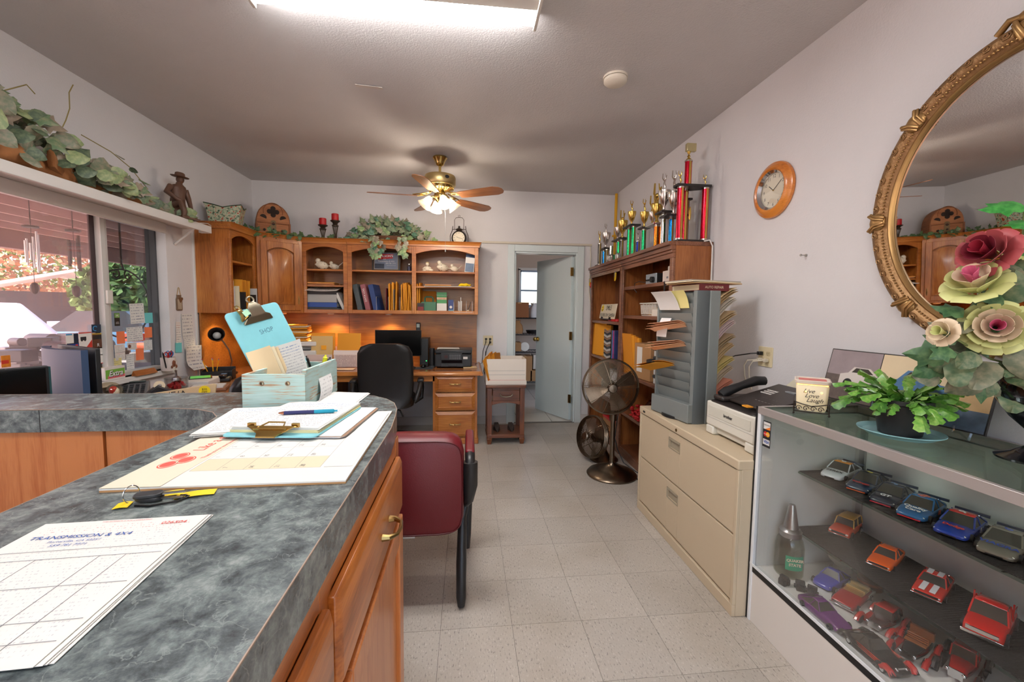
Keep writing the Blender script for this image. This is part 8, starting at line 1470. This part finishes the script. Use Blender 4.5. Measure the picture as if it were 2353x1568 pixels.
# framed photographs on acrylic easels
def photo(label,loc,rz,w_,h_,kind):
    t = thing('framed_photo',label,'framed photo',loc,0,'framed car photos',(RAD(-14),0,rz)); B().box(-w_ / 2,w_ / 2,0,.008,0,h_).obj('frame',M('thin_black_frame',(30,28,28),.4),t); i = .004
    def bx(n,x0,x1,z0,z1,m_,y=-.001): return B().box(-w_ / 2 + i + x0 * (w_ - 2 * i),-w_ / 2 + i + x1 * (w_ - 2 * i),y,0,i + z0 * (h_ - 2 * i),i + z1 * (h_ - 2 * i)).obj(n,m_,t)
    if kind: bx('sky_print',0,1,.5,1,M('ph_smoke',(150,136,140),.5,var=.35,vscale=12)); bx('mud_print',0,1,0,.5,M('ph_mud',(96,84,80),.5,var=.5,vscale=40)); c_ = M('ph_white_car',(214,206,200),.5); P_ = [(.2,.34),(.2,.52),(.3,.56),(.36,.68),(.56,.68),(.66,.56),(.86,.5),(.88,.36)]
    else: bx('sky_print',0,1,.55,1,M('ph_haze',(226,206,170),.5,var=.12,vscale=8)); bx('ground_print',0,1,.3,.55,M('ph_dust',(206,170,120),.5,var=.3,vscale=16)); bx('water_print',0,1,0,.3,M('ph_water',(84,100,120),.5,var=.4,vscale=40)); c_ = M('ph_blue_car',(70,116,160),.5); P_ = [(.1,.36),(.1,.56),(.2,.6),(.28,.76),(.52,.76),(.58,.6),(.75,.56),(.75,.4)]
    b = B(); pxz(b,[(-w_ / 2 + x * w_,z * h_) for x,z in P_],-.0022,-.001); b.obj('car_print',c_,t); b = B(); q = P_[2:6]; cx = sum(x for x,z in q) / 4; cz = sum(z for x,z in q) / 4; pxz(b,[(-w_ / 2 + (cx + (x - cx) * .75) * w_,(cz + (z - cz) * .75) * h_) for x,z in q],-.0026,-.0022); b.obj('window_print',WIN,t)
    for x in (P_[0][0] + .12,P_[-1][0] - .12): b = B(); pxz(b,[(-w_ / 2 + x * w_ + .02 * cos(a),.36 * h_ + .02 * sin(a)) for a in [k_ * pi / 7 for k_ in range(14)]],-.0028,-.002); b.obj('wheel_print',INK,t)
    for s in (-1,1): B().tube([(s * w_ * .32,-.03,.012),(s * w_ * .32,-.03,-.008),(s * w_ * .32,.0,-.006),(s * w_ * .32,.05,-.022),(s * w_ * .32,.07,.1)],.004,6).obj('acrylic_easel',glass('acrylic',(245,248,248),.12),t)
photo('framed photo of a white drag car in smoke, leaning at the wall',(1.622,1.58,.978),RAD(-86),.34,.225,1)
photo('framed photo of a blue and yellow car by water, leaning in front',(1.588,1.3,.978),RAD(-84),.35,.23,0)
# potted Christmas cactus
t = thing('potted_cactus','leafy green Christmas cactus in a black nursery pot','plant',(1.435,1.235,CT_ + .006)); B().lathe([(0,0),(.056,0),(.074,.1),(.08,.104),(.08,.118),(.076,.118),(.07,.1),(0,.098)],28).obj('pot',M('nursery_pot',(36,36,38),.5),t,smooth=40); B().lathe([(0,.1),(.072,.1),(0,.104)],20).obj('soil',M('soil',(50,38,30),.9),t)
CAC = [leafmesh('leaf_segment',leafmat('cactus_%d' % i,a,c_,.35),'cactus',.25) for i,(a,c_) in enumerate((((78,136,48),(120,172,70)),((94,152,56),(148,184,92)),((64,114,44),(100,150,60))))]; P = []
for i in range(44):
    a = i * 2.4; e = random.uniform(.1,1.2); d = Vector((cos(a) * cos(e),sin(a) * cos(e),sin(e))); p = Vector((.045 * cos(a) * random.random(),.045 * sin(a) * random.random(),.105))
    for k in range(random.choice((2,3,3,4))): P.append((p.copy(),d.copy())); p = p + d * .04; d = (d + Vector((0,0,-.32)) + rv(.22)).normalized()
leaves(t,P,.055,CAC,name='leaf_segment')
tag(B().lathe([(0,0),(.085,0),(.1,.004),(.108,.018),(.112,.018),(.104,.0),(.09,-.0)] if 0 else [(0,0),(.088,0),(.108,.016),(.113,.018),(.113,.015),(.108,.012),(.09,.004),(0,.004)],40).obj('plant_saucer',M('saucer_aqua',(150,196,200),.45),loc=(1.435,1.235,CT_)),'pale aqua plastic saucer under the cactus pot','saucer')
# vase with silk flowers at the right edge
t = thing('glass_vase','dark silver glass pedestal vase at the right edge of the display case','vase',(1.56,.985,CT_)); B().lathe([(0,0),(.07,0),(.072,.006),(.04,.02),(.014,.04),(.012,.08),(.05,.12),(.085,.18),(.09,.23),(.07,.27),(.066,.27),(.085,.23),(.08,.18),(0,.13)],28).obj('vase',M('smoked_silver',(70,72,76),.1,.9),t,smooth=50)
t = thing('silk_bouquet','silk bouquet of roses and ranunculus in the pedestal vase','flowers',(1.56,.985,CT_ + .25)); ST = M('bouquet_stem',(110,120,70),.6)
O_ = Vector((1.56,.985,CT_ + .25))
def flower(p,d,r,cols,rows=4):
    p = Vector(p) - O_; f = bpy.data.objects.new('flower',None); COL.objects.link(f); f.parent = t; f.location = p; f.rotation_mode = 'QUATERNION'; f.rotation_quaternion = Vector(d).to_track_quat('Z','Y')
    for k in range(rows):
        n = 3 + k * 2; u = (k + 1) / rows; rr_ = r * u
        for i in range(n):
            a = i * 2 * pi / n + k * .6
            B().grid(lambda q,v: (rr_ * (.3 + .7 * v ** (1.6 - .8 * u)) * cos(a + (q - .5) * 10.5 / n * (.8 - .3 * (2 * v - 1) ** 2)),rr_ * (.3 + .7 * v ** (1.6 - .8 * u)) * sin(a + (q - .5) * 10.5 / n * (.8 - .3 * (2 * v - 1) ** 2)),r * (.95 * v * (1.15 - .55 * u) - (.35 * v ** 3 if k == rows - 1 else 0) - .05 * (2 * q - 1) ** 2)),6,4,th=.0008).obj('petal',cols[min(k,len(cols) - 1)],f,fix=False,smooth=60)
    B().tube([(0,0,0),tuple(f.rotation_quaternion.inverted() @ (-p * .5 + Vector((0,0,-.02)))),tuple(f.rotation_quaternion.inverted() @ (-p))],.003,5).obj('stem',ST,f)
PK,PGc,PG2 = M('petal_pink',(206,96,130),.5),M('petal_greenpink',(222,200,170),.5),M('petal_lime',(206,208,140),.5); BG = [M('petal_burgundy',(150,34,54),.5),M('petal_wine',(120,30,46),.5),M('petal_dusk',(176,80,84),.5)]
flower((1.395,1.0,1.515),(-.95,-.1,.35),.07,BG,4); flower((1.36,1.0,1.425),(-.7,-.2,.75),.072,[PK,PGc,PG2],4); flower((1.41,.99,1.32),(-.75,-.62,.15),.074,[PK,PGc,PGc,PG2],5); flower((1.3,1.02,1.305),(-.9,-.1,.2),.04,[PG2,PGc],3); flower((1.49,.93,1.325),(-.4,-.8,.3),.036,[PK,PGc],3); flower((1.5,1.0,1.52),(-.3,-.4,.8),.055,[PK,PGc,PG2],4); flower((1.52,.95,1.42),(-.3,-.7,.4),.05,[PGc,PG2],3)
BL = [leafmesh('leaf',leafmat('bq_%d' % i,a,c_),'ivy' if i % 2 else 'round') for i,(a,c_) in enumerate((((70,96,64),(120,126,92)),((52,90,56),(90,122,78)),((96,104,82),(136,132,108))))]; P = []
for p,d in (((1.33,1.03,1.2),(-1,0,-.3)),((1.36,1.0,1.23),(-1,-.2,-.2)),((1.31,1.02,1.27),(-1,.3,.1)),((1.4,.98,1.2),(-.8,-.5,-.5)),((1.44,.96,1.22),(-.5,-.7,-.4)),((1.36,1.02,1.36),(-.8,.2,.3)),((1.45,1.0,1.45),(-.3,-.3,.9)),((1.42,1.,1.4),(-.7,-.4,.4)),((1.47,.97,1.36),(-.3,-.9,.2)),((1.5,.95,1.3),(-.2,-.9,-.2)),((1.5,.97,1.16),(-.9,-.4,-.2)),((1.4,1.02,1.27),(-.7,.0,-.1)),((1.46,.94,1.27),(-.4,-.8,-.1)),((1.52,.96,1.24),(-.2,-.9,-.1))):
    for k in range(3): P.append((Vector(p) - O_ + rv(.03),Vector(d) + rv(.4)))
leaves(t,P,.072,BL,face=(-.7,-.7,.3)); GL = [leafmesh('leaf',leafmat('bright_ivy',(40,130,50),(84,170,80)),'ivy')]; leaves(t,[(Vector((1.47,1.01,1.655)) - O_,Vector((-.9,-.1,.3))),(Vector((1.49,1.0,1.61)) - O_,Vector((-.8,-.3,-.1))),(Vector((1.5,1.0,1.56)) - O_,Vector((-.5,-.5,-.2)))],.085,GL,face=(-.7,-.7,.3))
for pts in ([(0,0,0),(-.06,.02,.25),(-.07,.02,.44)],[(0,0,0),(-.12,.02,.02),(-.22,.04,-.02)],[(0,0,0),(-.02,-.04,.2),(-.05,-.04,.3)]): B().tube(pts,.003,5).obj('stem',ST,t)


# ------------------------------------------------------------------ yard seen through the window
struct(B().box(-70,40,-40,70,-.3,-.12).obj('ground',M('yard_dirt',(196,176,160),.9,var=.15,vscale=1.2)))
PW = M('porch_paint',(128,98,92),.7,var=.08)
t = thing('patio_cover','brown timber patio cover outside the window','patio cover',(-2.5,0,0))
B().loft([[(0,y,2.72),(-3.6,y,2.42),(-3.6,y,2.48),(0,y,2.78)] for y in (-1.5,10.5)]).obj('roof_deck',PW,t)
for i in range(11): x = -.3 - i * .33; B().box(x - .02,x + .02,-1.5,10.5,2.58 + x * .083,2.72 + x * .083).obj('rafter',M('rafter_pale',(170,136,128),.7),t)
B().box(-3.66,-3.52,-1.5,10.5,2.1,2.4).obj('beam',PW,t)
for y in (1.2,4.7,9.4): B().box(-3.66,-3.54,y,y + .12,-.12,2.1).obj('post',PW,t)
for (x,y,z),n,l,mt_,nm in (((-3.6,3.95,2.02),6,.34,ALU,'silver'),((-3.3,3.97,2.0),4,.3,IRON,'dark bamboo')):
    t = thing('wind_chime',nm + ' wind chime hanging under the patio cover','wind chime',(x,y,z)); B().tube([(0,0,.55),(0,0,.0)],.004,5).cyl((0,0,-.03),(0,0,-.015),.05,n=14).obj('disc',IRON,t)
    for i in range(n): a = i * 2 * pi / n; B().cyl((.038 * cos(a),.038 * sin(a),-.06 - .02 * i),(.038 * cos(a),.038 * sin(a),-.06 - l + .02 * i),.007 if mt_ is ALU else .011,n=8).obj('tube',mt_,t)
    B().tube([(0,0,0),(0,0,-.5)],.002,4).ball((0,0,-.53),(.03,.03,.05),8,6).obj('sail',IRON,t)
t = thing('plant_hanger','black wrought iron scroll hanger outside the right pane','hanger',(-3.0,4.05,1.62)); b = B().tube([(0,0,.5),(0,0,.1),(0,.02,.05)],.008,6).tube([(0,.3 * cos(a),.3 * sin(a) - .25) for a in [i * pi / 14 for i in range(28)]],.007,5,closed=True)
for s in (-1,1): b.tube([(0,s * (.07 + .05 * (1 - i / 14) * cos(i * .5 + 2)),.0 + .05 * (1 - i / 14) * sin(i * .5 + 2)) for i in range(14)],.006,5)
b.obj('scrollwork',IRON,t)
# carport, van, parts and trees in the yard
t = thing('carport','white metal carport with arched roof across the yard','carport',(-16,19.2,-.12)); pr = [(-2.9,1.7),(-2.6,2.15),(0,2.95),(2.6,2.15),(2.9,1.7),(2.85,1.6),(2.55,2.05),(0,2.83),(-2.55,2.05),(-2.85,1.6)]
WHM = M('carport_white',(236,234,230),.4); RZ = Matrix.Rotation(RAD(45),4,'Z'); b = B(); b.loft([[(p,y,z) for p,z in pr] for y in (0,6)],T=RZ); b.obj('roof',WHM,t,smooth=0)
for x in (-2.85,2.8):
    for y in (.1,3,5.8): B().box(x,x + .07,y,y + .07,0,1.65,T=RZ).obj('post',WHM,t)
B().box(-2.8,2.8,5.7,5.8,.2,2.1,T=RZ).obj('back_wall',M('carport_dark',(96,96,106),.7),t)
t = thing('white_van','white van side parked in the sunny yard','van',(-9.9,7.95,-.12),RAD(42)); WV = M('van_white',(238,236,232),.35); B().loft([[(x,y,z) for x,z in ((-2.4,.45),(1.9,.45),(2.3,.8),(1.75,1.5),(-2.4,1.5))] for y in (-.8,.8)]).obj('body',WV,t,.05); B().box(-2.41,1.5,-.82,-.8,1.0,1.03).obj('trim_stripe',M('van_stripe',(200,120,70),.5),t)
for x in (-1.5,1.3):
    for s in (-1,1): B().cyl((x,s * .72,.33),(x,s * .84,.33),.33,n=18).obj('wheel',TYRE,t)
def junk(name,label,cat,loc,cols,n,s):
    t = thing(name,label,cat,loc)
    for i in range(n):
        c_ = cols[i % len(cols)]; x,y,z = random.uniform(-s,s),random.uniform(-s,s),random.uniform(.05,s * .8); k = random.uniform(.12,.3) * s
        (B().cyl((x - k,y,z),(x + k,y + k * .3,z),k * .6,n=12) if i % 2 else B().box(x - k,x + k,y - k * .7,y + k * .7,max(0,z - k * .5),z + k * .5)).obj('part',M('junk_%d%d%d' % c_,c_,.5,.3),t,.01,rot=(0,0,random.uniform(-.5,.5)))
    return t
junk('engine_block','greasy engine block on a stand just outside the window','engine',(-4.9,5.5,.57),((70,66,64),(110,100,96),(150,146,142),(84,60,54)),26,.55); junk('engine_block','orange tractor engine parts beside the white van','engine',(-7.6,11.0,.2),((206,80,50),(226,110,70),(120,90,80)),22,.7); junk('transmission_pile','grey transmission parts piled before the carport','car parts',(-12.4,15.0,.1),((150,146,150),(100,96,98),(190,186,184)),26,.9); junk('parts_pile','rusty car parts piled near the right pane','car parts',(-5.2,7.2,.1),((120,80,60),(90,94,104),(150,140,130)),22,.7)
t = thing('work_bench','low wooden pallet bench outside the window','bench',(-4.9,5.5,-.12)); B().box(-.9,.9,-.9,.9,.62,.68).obj('top',M('pallet_wood',(170,140,124),.8),t)
for x in (-.8,.8):
    for y in (-.8,.8): B().box(x - .05,x + .05,y - .05,y + .05,0,.62).obj('leg',M('pallet_wood',(170,140,124),.8),t)
t = thing('blue_sedan','pale blue sedan parked behind the right pane','car',(-9.6,13.1,-.12),RAD(20)); st = KIND['muscle'][0]
B().loft([[(x * 4.4,sy * w_ * 1.7,z * 1.35) for sy,z in ((-1,z0),(1,z0),(1,z1 * .9),(.7,z1),(-.7,z1),(-1,z1 * .9))] for x,w_,z0,z1 in st]).obj('body',M('sedan_blue',(110,150,176),.3),t); B().loft([[(x,y,.75) for x,y in ((-1.5,-.7),(.7,-.7),(.7,.7),(-1.5,.7))],[(x,y,1.32) for x,y in ((-.9,-.55),(.1,-.55),(.1,.55),(-.9,.55))]]).obj('cabin',WIN,t)
for x in (-1.3,1.35):
    for s in (-1,1): B().cyl((x,s * .7,.3),(x,s * .86,.3),.3,n=16).obj('wheel',TYRE,t)
t = thing('grey_shed','grey metal shed beyond the trees','shed',(-28,39.5,-.12),RAD(20)); B().box(-3,3,-2,2,0,2.6).obj('walls',M('shed_grey',(170,172,176),.6),t); B().loft([[(-3.2,y,z) for y,z in ((-2.2,2.6),(0,3.4),(2.2,2.6))],[(3.2,y,z) for y,z in ((-2.2,2.6),(0,3.4),(2.2,2.6))]]).obj('roof',M('shed_roof',(206,206,206),.5),t)
for i,(x,y,r,c_,nm) in enumerate(((-25,27,3.2,(176,130,96),'orange-leaved tree behind the carport'),(-30.5,31.5,3.4,(120,140,70),'olive green tree at the left of the yard'),(-21,31,2.0,(166,120,90),'rust-coloured tree right of the carport'),(-13.2,18.2,1.7,(96,124,64),'green tree filling the right window pane'),(-38,44,5.5,(110,130,80),'tall green tree far behind the yard'))):
    t = thing('tree',nm,'tree',(x,y,-.12),0,'trees behind the yard'); B().cyl((0,0,0),(0,0,r),.18,.1,8).obj('trunk',M('bark',(96,80,66),.9),t); b = B()
    for k in range(1600): d = rv().normalized() * r * random.uniform(.55,1) ** .5; p = Vector((d.x,d.y,r * 1.15 + d.z * .75)); u = rv().normalized() * .17; v = u.cross(rv()).normalized() * .13; b.add([p - u,p + v,p + u,p - v],[(0,1,2,3)])
    b.obj('crown',M('foliage_%d' % i,c_,.8,var=.4,vscale=1.5),t,smooth=0,fix=False)['kind'] = 'stuff'
# ------------------------------------------------------------------ storeroom shelving
t = thing('wire_shelving','black wire shelving in the storeroom behind the door','shelving',(1.25,7.1,0))
for z in (.16,.66,.95,1.22):
    b = B().tube([(-.6,-.22,z),(.6,-.22,z),(.6,.22,z),(-.6,.22,z)],.008,5,closed=True)
    for i in range(25): b.tube([(-.6 + i * .05,-.22,z),(-.6 + i * .05,.22,z)],.003,4)
    b.obj('wire_shelf',BLACK,t)
for x in (-.6,.6):
    for y in (-.22,.22): B().cyl((x,y,0),(x,y,1.5),.012,n=8).obj('upright',BLACK,t)
def carton(label,x,y,z,w_,d_,h_,mt_=CARDB): o = thing('storage_carton',label,'box',(x,y,z),0); B().box(-w_ / 2,w_ / 2,-d_ / 2,d_ / 2,0,h_).obj('box',mt_,o,.004); B().box(-.03,.03,-d_ / 2 - .001,d_ / 2 + .001,h_ - .02,h_ + .001).obj('tape',M('tape_brown',(190,150,100),.3),o)
carton('brown carton on the top storeroom shelf before the window',.86,7.05,1.232,.3,.3,.25,M('box_rust',(150,96,60),.8)); carton('small carton on the middle storeroom shelf',.79,7.02,.672,.2,.25,.15); carton('carton low on the storeroom rack',.95,7.05,.172,.26,.3,.42); carton('white printed box low on the storeroom rack',1.2,7.05,.172 + .2,.2,.26,.24,M('box_pale',(214,206,196),.7)); carton('flat carton on the lowest storeroom shelf',1.2,7.05,.172,.3,.3,.18)
def sack(name,label,cat,loc,r,mt_): t = thing(name,label,cat,loc); b = B(); b.lathe([(0,0),(r * .9,0),(r,r * .6),(r * .85,r * 1.4),(r * .45,r * 1.9),(r * .6,r * 2.2),(0,r * 2.0)],18,rf=lambda a: 1 + .12 * sin(a * 5)); b.obj('sack',mt_,t,smooth=60); B().tube([(-r * .3,0,r * 2),(0,0,r * 2.6),(r * .3,0,r * 2)],.005,5).obj('handle',mt_,t)
sack('shopping_bag','white plastic shopping bag with red print on the top storeroom shelf','bag',(1.13,7.05,1.232),.11,M('bag_white',(220,220,224),.4)); sack('paper_bag','crumpled brown paper bag on the second storeroom shelf','bag',(.84,7.05,.962),.1,CARDB)
t = thing('water_jug','blue water cooler jug on the top storeroom shelf','jug',(1.32,7.08,1.232)); B().lathe([(0,0),(.12,0),(.125,.02),(.125,.26),(.06,.34),(.03,.36),(.03,.4),(0,.4)],20).obj('jug',M('jug_blue',(120,170,190),.15,trans=.4),t); B().cyl((0,0,.4),(0,0,.42),.034,n=14).obj('cap',BLUE,t)
t = thing('black_pan','black roasting pan on the second storeroom shelf','pan',(1.1,7.0,.962)); B().lathe([(0,0),(.1,0),(.12,.06),(.124,.06),(.104,-.0),(0,.004)] if 0 else [(0,0),(.1,0),(.124,.06),(.118,.06),(.098,.006),(0,.006)],22).obj('pan',BLACK,t); B().tube([(.12,0,.05),(.16,0,.06),(.2,0,.06)],.008,6).obj('handle',BLACK,t)
tag(B().lathe([(0,0),(.05,.004),(.075,.02),(.07,.022),(0,.01)],24,T=Matrix.Rotation(pi / 2,4,'X')).obj('white_bowl',M('bowl_white',(236,232,224),.4),loc=(.95,6.92,.75)),'white round bowl standing on edge on the middle storeroom shelf','bowl')
